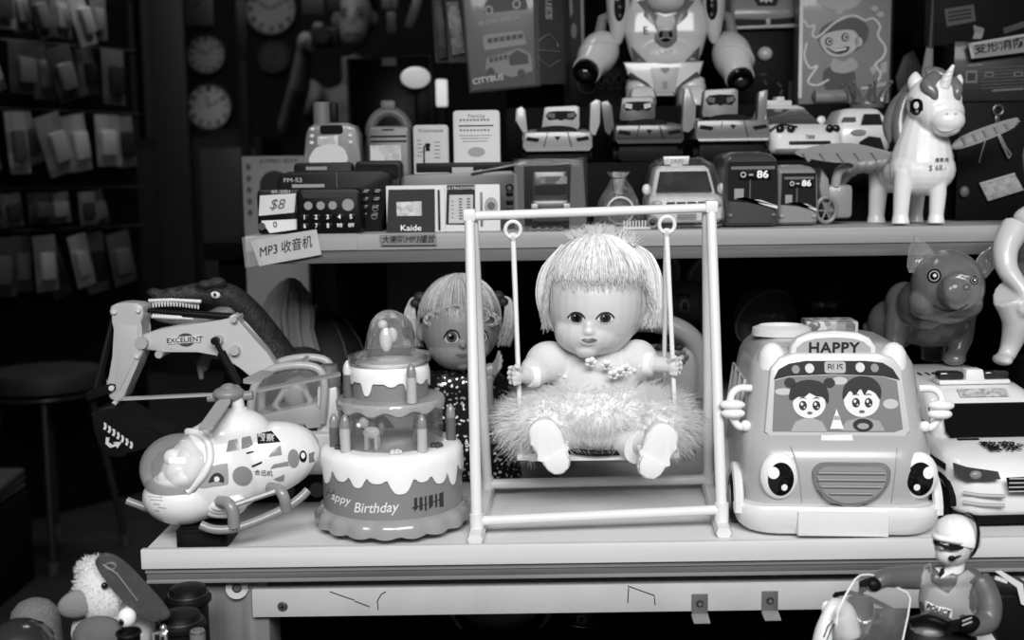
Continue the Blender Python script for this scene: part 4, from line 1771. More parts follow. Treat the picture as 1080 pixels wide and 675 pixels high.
b = MB(mat(.40, .5, bump=.4, bscale=.4))
b.tube(spline([(172, 331, -14), (190, 334, -12), (210, 336, -8), (235, 334, -2), (252, 326, 6)], 4), [4, 5, 5.5, 6, 6, 6.5, 7, 7, 8, 8, 9, 9, 10, 11, 11, 11, 11][:17], n=12)
b.blob('lower_jaw', dn, voxel=1.5, smooth=3)
b = MB(mat(.45, .5, bump=.3, bscale=.4))
for dd in (0, 26):
    b.tube(spline([(258, 352, dd - 20), (240, 370, dd - 30), (226, 372, dd - 34), (222, 388, dd - 36)], 4), [9, 8, 7.5, 7, 6.5, 6, 5.5, 5, 5, 4.5, 4, 3.5, 3][:13], n=10)
    b.tube([(224, 372, dd - 34), (216, 382, dd - 38), (218, 398, dd - 38)], [5, 4, 3], n=8)
b.blob('arm', dn, voxel=1.5, smooth=3)
th = mat(.9, .3)
b = MB(th)
for k in range(17):
    x = 168 + k * 3.1
    y0 = 317.5 + k * .12 - 2.0 * math.sin(PI * k / 16)
    dd = hitd(dnb, x, y0 - 3, -16) - 1
    b.tube([(x, y0 - 2.5, dd), (x, y0 + 4.5, dd - .5)], [1.7, .6], n=6)
b.tube([(167, 314.5, -22), (190, 314, -22), (221, 316, -18)], 1.8, n=6)
b.build('upper_teeth', dn)
b = MB(th)
for k in range(14):
    x = 171 + k * 3.0
    b.tube([(x, 332 + k * .1, -19 + k * .3), (x, 326 + k * .1, -20 + k * .3)], [1.6, .5], n=6)
b.tube([(169, 331, -19), (190, 332.5, -19), (212, 333.5, -15)], 1.8, n=6)
b.build('lower_teeth', dn)
ed = hitd(dnb, 236, 309, -14)
b = MB(mat(.88, .2, var=0))
b.ell((236, 309, ed + .5), (5.2, 4.2, 3), rot=(0, .3, 0))
e = b.build('eye', dn)
b = MB(GLOSSB)
b.ell((235.6, 309.2, ed - 2), (1.8, 2.2, 1.2), n=12, k=8)
b.build('pupil', e)
b = MB(dm)
b.tube([(229, 306, ed - 1), (236, 303.5, ed - 2.5), (243, 306, ed - 1)], 1.6, n=8)
b.build('eyelid', e)

MODE['see'] = False
MODE['floor'] = False
# ------------------------------------------------------------------ cartons that carry the back row under the shelf
def wbox(name, label, cat, x0, x1, y0, y1, z0, z1, m, group=None, bev=.002, flaps=True, rz=0):
    """carton given in metres, standing on z0"""
    r = empty_at(name, V(((x0 + x1) / 2, (y0 + y1) / 2, z0)), label, cat, group)
    r.rotation_euler.z = rz
    b = MB(m, raw=True)
    b.box((0, 0, (z1 - z0) / 2), (x1 - x0, z1 - z0, y1 - y0), bev=bev)
    b.build('carton', r)
    if flaps:
        b = MB(m, raw=True)
        b.box((-(x1 - x0) / 4, 0, z1 - z0 + .0012), ((x1 - x0) / 2 - .002, .002, y1 - y0 - .002), bev=.0006)
        b.box(((x1 - x0) / 4, 0, z1 - z0 + .0012), ((x1 - x0) / 2 - .002, .002, y1 - y0 - .002), bev=.0006)
        b.box((0, -(y1 - y0) / 2 - .0006, (z1 - z0) / 2), ((x1 - x0) * .5, (z1 - z0) * .3, .001), m=mat(.22, .6))
        b.build('flap', r)
    return r


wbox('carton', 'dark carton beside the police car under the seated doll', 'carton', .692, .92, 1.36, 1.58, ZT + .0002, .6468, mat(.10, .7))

# ------------------------------------------------------------------ police car (local millimetres)
pc = bpy.data.objects.new('toy_police_car', None)
COL.objects.link(pc)
pc.location = (.592, 1.262, ZT + .0004)
pc.scale = (.001,) * 3
pc.rotation_euler.z = math.radians(1.5)
setprops(pc, 'large white toy police car with a light bar parked beside the smiling bus', 'toy car')
pw = mat(.88, .28, var=.02, scale=.02, coat=.5)


def ringz(hw, y0, y1, r, z, n=5, bow=0.0):
    pts = []
    for (ox, oy, a0) in ((hw - r, y0 + r, -90), (hw - r, y1 - r, 0), (-hw + r, y1 - r, 90), (-hw + r, y0 + r, 180)):
        for k in range(n + 1):
            a = math.radians(a0 + 90 * k / n)
            x, y = ox + r * math.cos(a), oy + r * math.sin(a)
            pts.append((x, y + (bow * (x / hw) ** 2 if y < (y0 + y1) / 2 else 0), z))
    return pts


b = MB(pw, raw=True)
b.rows([ringz(80, 4, 352, 24, 14, bow=12), ringz(86, 0, 356, 26, 22, bow=12), ringz(87, 0, 356, 28, 40, bow=13), ringz(87, 3, 356, 30, 58, bow=14), ringz(85, 10, 354, 30, 70, bow=14), ringz(82, 24, 352, 32, 77, bow=14), ringz(78, 60, 350, 30, 84, bow=8), ringz(74, 90, 348, 26, 88, bow=3)])
bodyp = b.build('body', pc, sharp=50)
b = MB(pw, raw=True)
b.rows([ringz(76, 88, 350, 20, 84), ringz(74, 98, 350, 20, 98), ringz(69, 132, 346, 22, 122), ringz(65, 146, 342, 24, 131), ringz(58, 158, 336, 24, 137), ringz(40, 190, 320, 20, 139.2)])
b.build('cabin', pc, sharp=50)
b = MB(mat(.07, .2), raw=True)
b.rows([[(-62, 88, 88.5), (62, 88, 88.5)], [(-66, 94, 94), (66, 94, 94)], [(-60, 123, 120), (60, 123, 120)], [(-50, 127, 122), (50, 127, 122)]], wrap=False)
b.warp(lambda v: V((v.x, v.y - 3.5 + .0 * abs(v.x), v.z + 1)))
b.build('windscreen', pc)
for sx in (-1, 1):
    b = MB(mat(.08, .2), raw=True)
    b.rows([[(sx * 76.2, 112, 90), (sx * 76, 188, 90), (sx * 75.5, 262, 92)], [(sx * 68.5, 136, 119), (sx * 68, 188, 121), (sx * 69, 250, 117)]], wrap=False)
    b.build('side_window', pc)
    b = MB(mat(.10, .4), raw=True)
    b.rows([[(sx * 88.2, 34, 62), (sx * 88.2, 288, 66)], [(sx * 88.2, 34, 70), (sx * 87, 288, 74)]], wrap=False)
    b.build('side_stripe', pc)
    for wy in (52, 296):
        b = MB(mat(.06, .6), raw=True)
        b.tube([(sx * 66, wy, 23), (sx * 70, wy, 23), (sx * 88, wy, 23), (sx * 90, wy, 23)], [19, 23, 23, 20], n=28)
        wo = b.build('wheel', pc)
        b = MB(mat(.6, .3, metal=.6), raw=True)
        b.tube([(sx * 89, wy, 23), (sx * 91.5, wy, 23)], [14, 12], n=20)
        for k in range(5):
            a = k * 2 * PI / 5
            b.tube([(sx * 92, wy, 23), (sx * 91, wy + 12 * math.cos(a), 23 + 12 * math.sin(a))], 2, n=6)
        b.build('hub_cap', wo)
        b = MB(mat(.05, .7), raw=True)
        b.tube([(sx * 84, wy + 29 * math.cos(a), 23 + 29 * math.sin(a)) for a in [PI * k / 14 for k in range(15)]], 5, n=8)
        b.build('wheel_arch', pc)
    b = MB(mat(.22, .12, coat=1.0), raw=True)
    b.rows([[(sx * 38, 2.5, 60), (sx * 52, 4, 58), (sx * 72, 11, 56), (sx * 82, 22, 60)], [(sx * 40, 6, 68), (sx * 54, 8, 70), (sx * 72, 14, 72), (sx * 82, 28, 74)]], wrap=False)
    b.warp(lambda v: V((v.x * 1.03, v.y - 3.5, v.z)))
    b.ell((sx * 64, 7, 63), (8, 5.5, 4), m=mat(.5, .1))
    b.build('headlight', pc)
    b = MB(mat(.60, .4), raw=True)
    for k in range(2):
        b.tube([(sx * 34, -1.5, 40 - k * 11), (sx * 60, 4, 40 - k * 11), (sx * 76, 12, 41 - k * 11)], 2.4, n=8)
    b.build('bumper_slat', pc)
    b = MB(pw, raw=True)
    b.ell((sx * 90, 112, 94), (9, 8, 6))
    b.build('wing_mirror', pc)
b = MB(mat(.08, .4), raw=True)
b.rows([[(-30, -3, 44), (0, -3.5, 43), (30, -3, 44)], [(-34, -2.5, 62), (0, -3, 63), (34, -2.5, 62)]], wrap=False)
b.build('grille', pc)
for z in (46, 51, 56, 61):
    b = MB(mat(.7, .3, metal=.5), raw=True)
    b.tube([(-31, -4, z), (0, -4.4, z), (31, -4, z)], 1, n=6)
    b.build('grille_bar', pc)
b = MB(mat(.05, .6), raw=True)
b.rows([ringz(82, 1, 350, 22, 5, bow=12), ringz(84, -1, 352, 24, 15, bow=12)])
b.build('skirt', pc)
# light bar
b = MB(mat(.88, .3), raw=True)
b.box((0, 176, 141.5), (92, 6, 26), bev=2.5)
b.box((0, 174, 150), (26, 16, 24), bev=3, taper=(.85, .8))
lb = b.build('light_bar', pc)
for sx in (-1, 1):
    b = MB(mat(.16, .12, coat=.8), raw=True)
    b.box((sx * 29, 175, 149), (32, 11, 20), bev=3.5)
    b.build('lamp_shape', lb)
b = MB(mat(.78, .5, kind='print', v2=.55, bscale=.25), raw=True)
b.box((2, 144, 131.8), (62, .8, 15), rot=(.55, 0, 0))
b.build('roof_print', pc)
text('lettering', '警察', (-16, 50, 85.2), 30, INK, pc, rot=(-1.40, 0, 0), width=.72, raw=True, ext=.2, off=.3)
text('lettering', 'POLICE', (27, 52, 85.4), 17, INK, pc, rot=(-1.40, 0, 0), width=.8, raw=True, ext=.2)
b = MB(INK, raw=True)
b.box((-42, 82, 87.2), (26, .8, 5), rot=(.12, 0, 0))
b.build('bonnet_vent', pc)
text('lettering', '110', (-30, 240, 139.8), 22, INK, pc, rot=(-1.5, 0, 0), raw=True, ext=.2, off=.4)

# ------------------------------------------------------------------ pig
pg = thing('toy_pig', 'glossy grey toy pig with clear ears standing on the police car roof', 'toy pig', 985, 383, 1.575)
pg.location.z = .6347
pm = mat(.38, .28, var=.04, scale=.05, coat=.4)
MODE['see'] = True
MODE['deep'] = -58.0
b = MB(pm)
b.ell((996, 300, -10), (35, 37, 36), n=28, k=18)
b.ell((1003, 318, -20), (28, 18, 24))
b.ell((975, 316, -14), (18, 17, 18))
b.tube([(1005, 304, -34), (1011, 305, -62)], [19, 17.5], n=20)
b.ell((1010, 305, -58), (17.8, 13.5, 8), rot=(0, 0, .2))
b.blob('head', pg, voxel=1.5, smooth=5)
hbp = bvh_of(pg.children[0])
MODE['deep'] = 0.0
b = MB(pm)
b.ell((975, 330, 26), (42, 34, 52), rot=(0, .15, .3))
b.ell((940, 340, 50), (26, 28, 34))
b.ell((974, 318, -26), (27, 27, 38))
b.ell((952, 318, 10), (20, 24, 22))
b.ell((1010, 332, 14), (17, 22, 20))
b.tube(spline([(950, 318, 4), (945, 345, 0), (943, 362, -4), (944, 376, -8)], 4), [15, 15, 14.5, 14, 13, 12, 11, 10.5, 10, 9.5, 9.5, 10, 10.5][:13], n=14)
b.ell((944, 376, -10), (11, 7.5, 12))
b.tube(spline([(1012, 330, 8), (1014, 350, 2), (1010, 365, -2), (1007, 377, -6)], 4), [14, 14, 13.5, 13, 12, 11.5, 11, 10.5, 10, 10, 10, 10.5, 11][:13], n=14)
b.ell((1006, 376, -9), (12, 8, 13))
for x in (926, 985):
    b.tube([(x, 340, 66), (x - 2, 378, 70)], [18, 12], n=14)
b.blob('body', pg, voxel=1.8, smooth=5)
MODE['deep'] = -58.0
b = MB(mat(.20, .4))
b.tube([(x, y, hitd(hbp, x, y) - .2) for x, y in spline([(982, 318), (992, 324), (1004, 325), (1014, 321), (1018, 318)], 4)], .9, n=6)
b.build('mouth', pg)
for x, y, r_ in ((1004, 299, 4.6), (1016, 300, 4)):
    b = MB(mat(.28, .4))
    b.decal(hbp, ellp(x, y, r_, r_ * .85, 16), lift=.4)
    b.decal(hbp, ellp(x, y, r_ * .5, r_ * .45, 12), lift=.7, m=mat(.5, .3))
    b.build('nostril', pg)
for x, y, r_ in ((982, 288, 7.5), (1024, 293, 4.5)):
    b = MB(mat(.08, .15))
    b.decal(hbp, ellp(x, y, r_, r_, 20), lift=.5)
    b.decal(hbp, ellp(x, y, r_ * .75, r_ * .75, 18), lift=.8, m=mat(.6, .2))
    b.decal(hbp, ellp(x, y, r_ * .58, r_ * .58, 18), lift=1.1, m=mat(.08, .15))
    b.decal(hbp, ellp(x + .6, y - .4, r_ * .25, r_ * .25, 12), lift=1.5, m=mat(.85, .15))
    b.build('eye', pg)
for pts, dd in (([(981, 264), (974, 256), (960, 245), (955, 262), (954, 278), (956, 284), (966, 284), (978, 274)], -2), ([(1024, 276), (1030, 266), (1042, 258), (1046, 268), (1045, 280), (1036, 291), (1028, 288)], 0)):
    b = MB(film(.75, .4, .06))
    cx_ = sum(p[0] for p in pts) / len(pts)
    cy_ = sum(p[1] for p in pts) / len(pts)
    fan = []
    for k, s_ in ((0, 1.0), (1, .6), (2, .2)):
        fan.append([(cx_ + (x - cx_) * s_, cy_ + (y - cy_) * s_, dd + k * 5 + (3 if i % 2 else 0)) for i, (x, y) in enumerate(pts)])
    b.rows(fan)
    b.tube([(x, y, dd + (3 if i % 2 else 0)) for i, (x, y) in enumerate(pts)], .8, n=5, closed=True)
    b.build('clear_ear', pg)
MODE['deep'] = 0.0

# ------------------------------------------------------------------ sitting doll cut by the right edge
rd = thing('seated_doll', 'pale plastic doll sitting with bent knees beyond the pig and police car', 'doll', 1095, 386, 1.48)
rd.location.z = .6494
ds = mat(.74, .35, var=.03, coat=.2)
b = MB(ds)
b.ell((1098, 268, 18), (34, 44, 26))
b.ell((1098, 232, 14), (36, 17, 20))
b.ell((1098, 320, 26), (38, 40, 32))
b.tube([(1100, 225, 10), (1102, 205, 8)], [14, 13], n=14)
b.ell((1104, 178, 4), (30, 36, 32), n=24, k=16)
b.ell((1102, 182, -28), (5, 5, 5))
b.tube(spline([(1066, 240, 6), (1056, 262, -4), (1058, 284, -14), (1070, 300, -26), (1077, 310, -32)], 4), [15, 15, 14.5, 14, 13, 12.5, 12, 11.5, 11, 10.5, 10, 9, 8.5, 8, 7.5, 7.5, 7.5][:17], n=14)
b.ell((1078, 316, -34), (7, 9, 7))
for k in range(4):
    b.tube([(1073 + k * 3.6, 320, -38), (1074 + k * 3.7, 329, -38), (1075 + k * 3.6, 334, -35)], [2.2, 2, 1.6], n=8)
b.tube([(1084, 314, -36), (1090, 322, -38)], [2.6, 2], n=8)
b.tube(spline([(1130, 240, 6), (1142, 270, -6), (1130, 298, -22), (1112, 310, -34)], 4), 11, n=14)
b.ell((1110, 314, -36), (8, 9, 7))
for sx, x0 in ((-1, 1082), (1, 1116)):
    b.tube(spline([(x0, 335, 20), (x0 - 12, 318, -10), (1058 if sx < 0 else x0 + 6, 312, -22)], 4), [24, 23, 21, 20, 18.5, 18, 17, 16.5, 16][:9], n=14)
    kx = 1060 if sx < 0 else x0 + 8
    b.tube(spline([(kx, 314, -22), (kx + 10, 338, -18), (kx + 6, 362, -12), (kx, 378, -14)], 4), [16, 15.5, 15, 15, 14.5, 14, 13, 12, 11, 10, 9.5, 9, 9][:13], n=14)
    b.ell((kx - 3, 380, -22), (9, 6, 16))
b.blob('body', rd, voxel=1.8, smooth=4)
rdb = bvh_of([c for c in rd.children if c.name.startswith('body')][0])
for ex_ in (1093, 1115):
    b = MB(mat(.9, .2, var=0))
    b.decal(rdb, ellp(ex_, 176, 5.5, 5, 18), lift=.5)
    b.decal(rdb, ellp(ex_, 176, 3.6, 4.2, 16), lift=.9, m=GLOSSB)
    b.build('eye', rd)
b = MB(mat(.4, .4))
b.decal(rdb, ellp(1103, 196, 5, 1.8, 14), lift=.5)
b.build('lips', rd)
b = MB(mat(.3, .6))
b.ell((1098, 262, 17), (37, 36, 30))
b.ell((1098, 292, 20), (41, 30, 34))
b.blob('dress', rd, voxel=2, smooth=4)
b = MB(mat(.6, .5, bump=.3, bscale=.4))
b.ell((1106, 168, 12), (34, 34, 34))
b.build('hair', rd)

MODE['see'] = False
# ------------------------------------------------------------------ second doll behind the cake
MODE['see'] = True
MODE['floor'] = True
d2 = on_shelf('pigtail_doll', 'doll with blonde pigtails and dark sequin dress raising one hand behind the cake', 'doll', 490, 506, 1.54, z=ZT + .0002)
sk = mat(.54, .38, var=.03, coat=.2)  # skin toned darker, with the shade put into its colour
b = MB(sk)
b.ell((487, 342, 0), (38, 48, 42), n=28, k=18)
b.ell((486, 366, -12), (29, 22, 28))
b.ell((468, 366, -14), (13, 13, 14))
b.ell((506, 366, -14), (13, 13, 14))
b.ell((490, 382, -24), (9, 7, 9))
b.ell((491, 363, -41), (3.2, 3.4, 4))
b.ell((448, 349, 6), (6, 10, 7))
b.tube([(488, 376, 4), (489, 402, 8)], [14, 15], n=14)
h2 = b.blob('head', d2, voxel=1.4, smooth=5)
h2b = bvh_of(h2)
for ex in (479.5, 509):
    b = MB(mat(.82, .2, var=0, coat=.6))
    b.decal(h2b, cspline([(ex - 7.5, 355), (ex - 4, 349), (ex + 1, 347.5), (ex + 6, 350), (ex + 7.5, 355), (ex + 4, 360), (ex - 4, 360)], 3), lift=.5)
    b.decal(h2b, ellp(ex, 354, 5.8, 6, 20), m=mat(.32, .15, coat=1), lift=.9)
    b.decal(h2b, ellp(ex, 354.3, 3, 3.2, 14), m=GLOSSB, lift=1.2)
    b.decal(h2b, ellp(ex - 1.5, 352, 1, 1, 8), m=WHITE, lift=1.5)
    eo = b.build('eye', d2)
    b = MB(INK)
    b.tube([(x, y, hitd(h2b, x, y) - .8) for x, y in spline([(ex - 8, 355), (ex - 4, 348.6), (ex + 1, 346.8), (ex + 6, 349.2), (ex + 8, 355)], 3)], .9, n=5)
    b.build('eyelashes', eo)
b = MB(mat(.38, .4))
b.decal(h2b, cspline([(483, 373), (488, 371.5), (491, 372.3), (494, 371.5), (498, 373), (491, 377)], 3), lift=.5)
b.build('lips', d2)
h2m = mat(.75, .34, var=.18, scale=.25)
b = MB(mat(.56, .45, var=.12, scale=.1))
b.ell((489, 330, 6), (41, 41, 42), cut=(0, 1.35), n=28)
b.ell((490, 340, 16), (41, 46, 36))
b.blob('hair_cap', d2, voxel=2, smooth=4)
cv = []
for i in range(700):
    a = rnd.uniform(0, 2 * PI)
    front = -math.sin(a)
    ue = 1.40 if front > .2 else 1.7
    ue += rnd.uniform(-.12, .12)
    u0 = rnd.uniform(.02, .4)
    R_ = 1.04 + rnd.uniform(-.02, .03)
    cv.append([q(488, 335, 4) + V((41 * R_ * math.sin(u) * math.cos(a), 43 * R_ * math.sin(u) * math.sin(a), 44 * R_ * math.cos(u))) for u in [u0 + (ue - u0) * k / 8 for k in range(9)]])
for cx_, cy_, n_ in ((472, 323, 5), (484, 320, 5), (497, 322, 5), (510, 324, 5), (519, 330, 4), (463, 328, 4)):   # curls of the fringe
    for k in range(14):
        r_ = rnd.uniform(6, 11)
        ph = rnd.uniform(0, 2 * PI)
        dd = -41 + abs(cx_ - 488) * .55 + rnd.uniform(-3, 3)
        cv.append([q(cx_ + r_ * math.cos(ph + t * .7), cy_ + 4 + r_ * .75 * math.sin(ph + t * .7), dd + t * .6) for t in range(9)])
strands('hair', cv, h2m, d2, r=.85)
for sx, x0 in ((-1, 446), (1, 530)):
    cv = []
    for i in range(160):
        r_, an = rnd.uniform(0, 1) ** .5, rnd.uniform(0, 2 * PI)
        ox, oy = r_ * math.cos(an), r_ * math.sin(an)
        pth = spline([(x0, 316 + oy * 3, 14), (x0 + sx * (9 + ox * 4), 322 + oy * 6, 14 + ox * 5), (x0 + sx * (10 + ox * 8), 342, 14 + oy * 9), (x0 + sx * (3 + ox * 8), 362 + rnd.uniform(-8, 5), 14 + oy * 8)], 4)
        cv.append([q(*p) for p in pth])
    strands('pigtail', cv, h2m, d2, r=.9)
    b = MB(mat(.18, .5))
    b.ell((x0 - sx * 2, 312, 10), (7, 6, 6))
    b.ell((x0 + sx * 3, 318, 10), (6, 5, 6))
    b.build('hair_bow', d2)
sq = mat(.10, .35, kind='sparkle', bscale=.42, v2=.86)
b = MB(sq)
b.rows([rring(488, w_, -w_ * .6, w_ * .6, w_ * .5, y) for y, w_ in ((505, 66), (480, 62), (450, 52), (425, 44), (408, 42), (396, 38), (389, 24), (386, 14))])
b.ell((452, 405, -4), (15, 18, 16))
b.ell((524, 408, -2), (15, 18, 16))
b.blob('dress', d2, voxel=2.2, smooth=4)
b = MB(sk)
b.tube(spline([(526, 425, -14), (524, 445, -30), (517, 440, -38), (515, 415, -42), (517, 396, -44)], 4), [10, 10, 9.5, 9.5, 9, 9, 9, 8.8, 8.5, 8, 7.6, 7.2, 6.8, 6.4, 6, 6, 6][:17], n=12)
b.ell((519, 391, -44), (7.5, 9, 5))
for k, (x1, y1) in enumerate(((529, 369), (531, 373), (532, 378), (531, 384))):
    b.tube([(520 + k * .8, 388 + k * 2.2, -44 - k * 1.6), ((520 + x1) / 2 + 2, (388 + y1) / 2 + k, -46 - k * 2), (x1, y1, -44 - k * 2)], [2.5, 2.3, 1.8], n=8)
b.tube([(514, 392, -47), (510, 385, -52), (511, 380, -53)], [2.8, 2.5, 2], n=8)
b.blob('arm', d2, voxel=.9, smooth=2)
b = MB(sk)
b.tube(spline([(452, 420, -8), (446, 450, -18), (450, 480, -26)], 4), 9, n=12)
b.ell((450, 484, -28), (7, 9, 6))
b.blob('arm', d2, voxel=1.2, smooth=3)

MODE['see'] = False
# ------------------------------------------------------------------ grey box behind the swing
bx = thing('gift_box', 'mid grey box with darker lid standing behind the swing post', 'box', 540, 505, 1.50, rz=.0)
bx.location.z = ZT + .0002
b = MB(mat(.36, .6))
b.box((566, 489, 40), (50, 32, 56), bev=1.5)
b.build('carton', bx)
b = MB(mat(.45, .6))
b.box((566, 462, 40), (53, 22, 60), bev=1.5)
b.build('lid', bx)

# ------------------------------------------------------------------ ring toy, rabbit, balls in the shade under the shelf
rt = on_shelf('toy_handbag', 'pale plastic toy bag with thick curved handle behind the doll', 'toy bag', 690, 505, 1.60, z=ZT + .0002)
b = MB(mat(.60, .4))
b.box((688, 435, 20), (96, 138, 40), bev=12, seg=4)
b.build('bag', rt)
b = MB(mat(.56, .3, coat=.3))
b.tube(spline([(622, 378, 12), (636, 350, 10), (664, 340, 10), (700, 342, 10), (728, 356, 10), (742, 384, 12), (744, 420, 14)], 6), 11, n=16)
b.build('handle', rt)
b = MB(mat(.35, .4))
for k in range(5):
    b.ell((718 + 4.5 * math.cos(k * 1.257), 376 + 4.5 * math.sin(k * 1.257), -1), (3.4, 3.4, 1.5))
b.ell((718, 376, -2), (2.6, 2.6, 1.5), m=mat(.8))
b.build('flower_print', rt)
for k in range(9):
    b = MB(mat(.2, .3)) if k == 0 else b
    b.ell((636 + k * 10, 366 + (k % 2), 3), (5, 3, 4))
b.build('bead_trim', rt)

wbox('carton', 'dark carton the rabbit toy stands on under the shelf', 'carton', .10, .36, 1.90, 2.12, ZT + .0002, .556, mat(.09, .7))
rb = on_shelf('toy_rabbit', 'dim rubber toy rabbit peeping past the swing rods under the shelf', 'toy rabbit', 722, 395, 1.97, z=.5585)
rm = mat(.44, .45, var=.05)
b = MB(rm)
b.ell((722, 322, 0), (26, 27, 24), n=24)
b.ell((742, 334, -12), (13, 11, 13))
b.ell((722, 370, 8), (26, 32, 24))
for x in (712, 728):
    b.ell((x, 388, -10), (10, 7, 14))
b.blob('body', rb, voxel=1.6, smooth=5)
rbb = bvh_of(rb.children[0])
for px0, lean in ((710, -4), (730, 4)):
    b = MB(rm)
    b.tube(spline([(px0 - 4, 300, 2), (px0 - 5 + lean, 286, 2), (px0 + 4 + lean * 2, 272, 2), (px0 + 12 + lean * 2, 280, 2), (px0 + 8 + lean, 300, 2)], 5), 3, n=10)
    b.prism([(px0 - 3, 298), (px0 - 3 + lean, 286), (px0 + 4 + lean * 2, 275), (px0 + 10 + lean * 2, 281), (px0 + 7 + lean, 298)], 1, 4, m=mat(.3, .5))
    b.build('ear', rb)
b = MB(mat(.8, .2))
b.decal(rbb, ellp(718, 319, 5, 6.5, 16), lift=.4)
b.decal(rbb, ellp(718.5, 320, 3, 4.5, 14), lift=.8, m=GLOSSB)
b.build('eye', rb)
b = MB(INK)
b.tube([(x, y, hitd(rbb, x, y) - .3) for x, y in spline([(710, 311), (716, 308), (724, 310)], 4)], .9, n=5)
b.build('eyebrow', rb)


def ball(px, py, r, Y, label, m, name='toy_ball', seam=True):
    t = thing(name, label, 'ball', px, py + r, Y, group=None)
    t.location.z = ZT + .0004
    k = (P(px, py, Y).z - ZT)
    s = t.scale.x
    cz = k / s
    b = MB(m)
    b.ell((px, py + r - r, 0), (r, r, r), n=32, k=20)
    o = b.build('ball_skin', t)
    if seam:
        b = MB(mat(.30, .5))
        b.ring((px, py, 0), r * 1.0, .8, rot=(.3, .4, .2))
        b.build('seam', t)
    dz = cz - r
    return t, dz


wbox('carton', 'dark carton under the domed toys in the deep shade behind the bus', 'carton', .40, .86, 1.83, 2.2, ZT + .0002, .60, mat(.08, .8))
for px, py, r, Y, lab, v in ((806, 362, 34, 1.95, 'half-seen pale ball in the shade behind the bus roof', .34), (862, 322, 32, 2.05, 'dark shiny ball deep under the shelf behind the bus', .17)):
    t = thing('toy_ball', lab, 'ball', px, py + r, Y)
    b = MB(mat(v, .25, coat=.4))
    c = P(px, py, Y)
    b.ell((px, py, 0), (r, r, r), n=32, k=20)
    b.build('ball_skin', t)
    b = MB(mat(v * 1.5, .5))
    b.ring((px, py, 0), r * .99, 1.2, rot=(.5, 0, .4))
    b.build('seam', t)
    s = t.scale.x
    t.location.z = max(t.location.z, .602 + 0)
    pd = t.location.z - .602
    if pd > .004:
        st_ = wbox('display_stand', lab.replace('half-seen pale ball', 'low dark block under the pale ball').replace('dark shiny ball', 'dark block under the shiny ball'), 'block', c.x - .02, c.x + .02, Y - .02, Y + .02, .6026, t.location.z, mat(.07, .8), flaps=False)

# ------------------------------------------------------------------ cloth and fan to the left, under the shelf end
fb_ = thing('cloth_bag', 'crumpled pale pleated cloth standing under the shelf end behind the excavator', 'cloth', 305, 350, 1.755)
fb_.location.z = ZT + .0002
MODE['see'] = False
b = MB(mat(.42, .85, bump=.4, bscale=.2))
org(305, 460)
def _lowy(y): return 280 + (y - 280) * 186 / 225
rows_ = []
for y, w_, cx_ in ((505, 26, 308), (440, 27, 308), (380, 26, 306), (345, 22, 304), (325, 24, 303), (300, 18, 306), (285, 9, 308), (280, 3, 309)):
    rows_.append([(cx_ + w_ * (1 + .22 * math.sin(11 * a)) * math.cos(a), _lowy(y) + 4, w_ * .7 * (1 + .22 * math.sin(11 * a)) * math.sin(a)) for a in [2 * PI * k / 132 for k in range(132)]])
b.rows(rows_)
b.build('bag_cloth', fb_)
b = MB(mat(.2, .6))
b.ring((308, 295, 0), 9, 1.6, rot=(PI / 2, 0, 0), sq=(1, .8))
b.build('tie', fb_)
fn = on_shelf('toy_parasol', 'dark ribbed toy parasol open behind the dinosaur', 'parasol', 342, 505, 1.88, z=ZT + .0002)
zb = _org[1]
b = MB(mat(.17, .6, var=.2))
n = 64
rows_ = []
for t_, r_ in ((0, .5), (.2, 14), (.45, 29), (.7, 41), (.9, 48), (1, 50)):
    rows_.append([(342 + r_ * math.cos(a) * (1 - .05 * abs(math.sin(4 * a)) * t_), 322 + t_ ** 1.5 * 62 - 0 + 3 * abs(math.sin(4 * a)) * t_, r_ * math.sin(a)) for a in [2 * PI * k / n for k in range(n)]])
b.rows(rows_, cap=False)
b.build('canopy', fn)
b = MB(mat(.35, .5))
for k in range(8):
    a = k * PI / 4
    b.tube([(342 + r_ * math.cos(a), 321 + t_ ** 1.5 * 62, r_ * math.sin(a)) for t_, r_ in ((0, 1), (.45, 29), (.7, 41), (1, 50))], .9, n=5)
b.build('rib', fn)
b = MB(DARK)
b.tube([(342, 318, 0), (342, zb - 1, 0)], 2, n=8)
b.lathe((342, zb, 0), [(22, 0), (22, 4), (5, 8)], n=24)
b.build('pole', fn)
bb2 = wbox('carton', 'pale dim carton tucked under the shelf behind the pigtail doll', 'carton', -.22, -.05, 2.0, 2.2, ZT + .0002, .76, mat(.34, .7))

MODE['floor'] = False
# ------------------------------------------------------------------ radios and phones on the upper shelf
u3 = lambda pts: [(250 + x / 3.724, 110 + y / 3.724) for x, y in pts]
LOWZ = ZS + .0002


MODE['see'] = False
MODE['floor'] = False


def slab(b, x0, y0, x1, y1, d0, d1, r=4, m=None, bev=1.5):
    b.prism(rrect(x0, y0, x1, y1, r, 4), d0, d1, m=m, bev=bev)


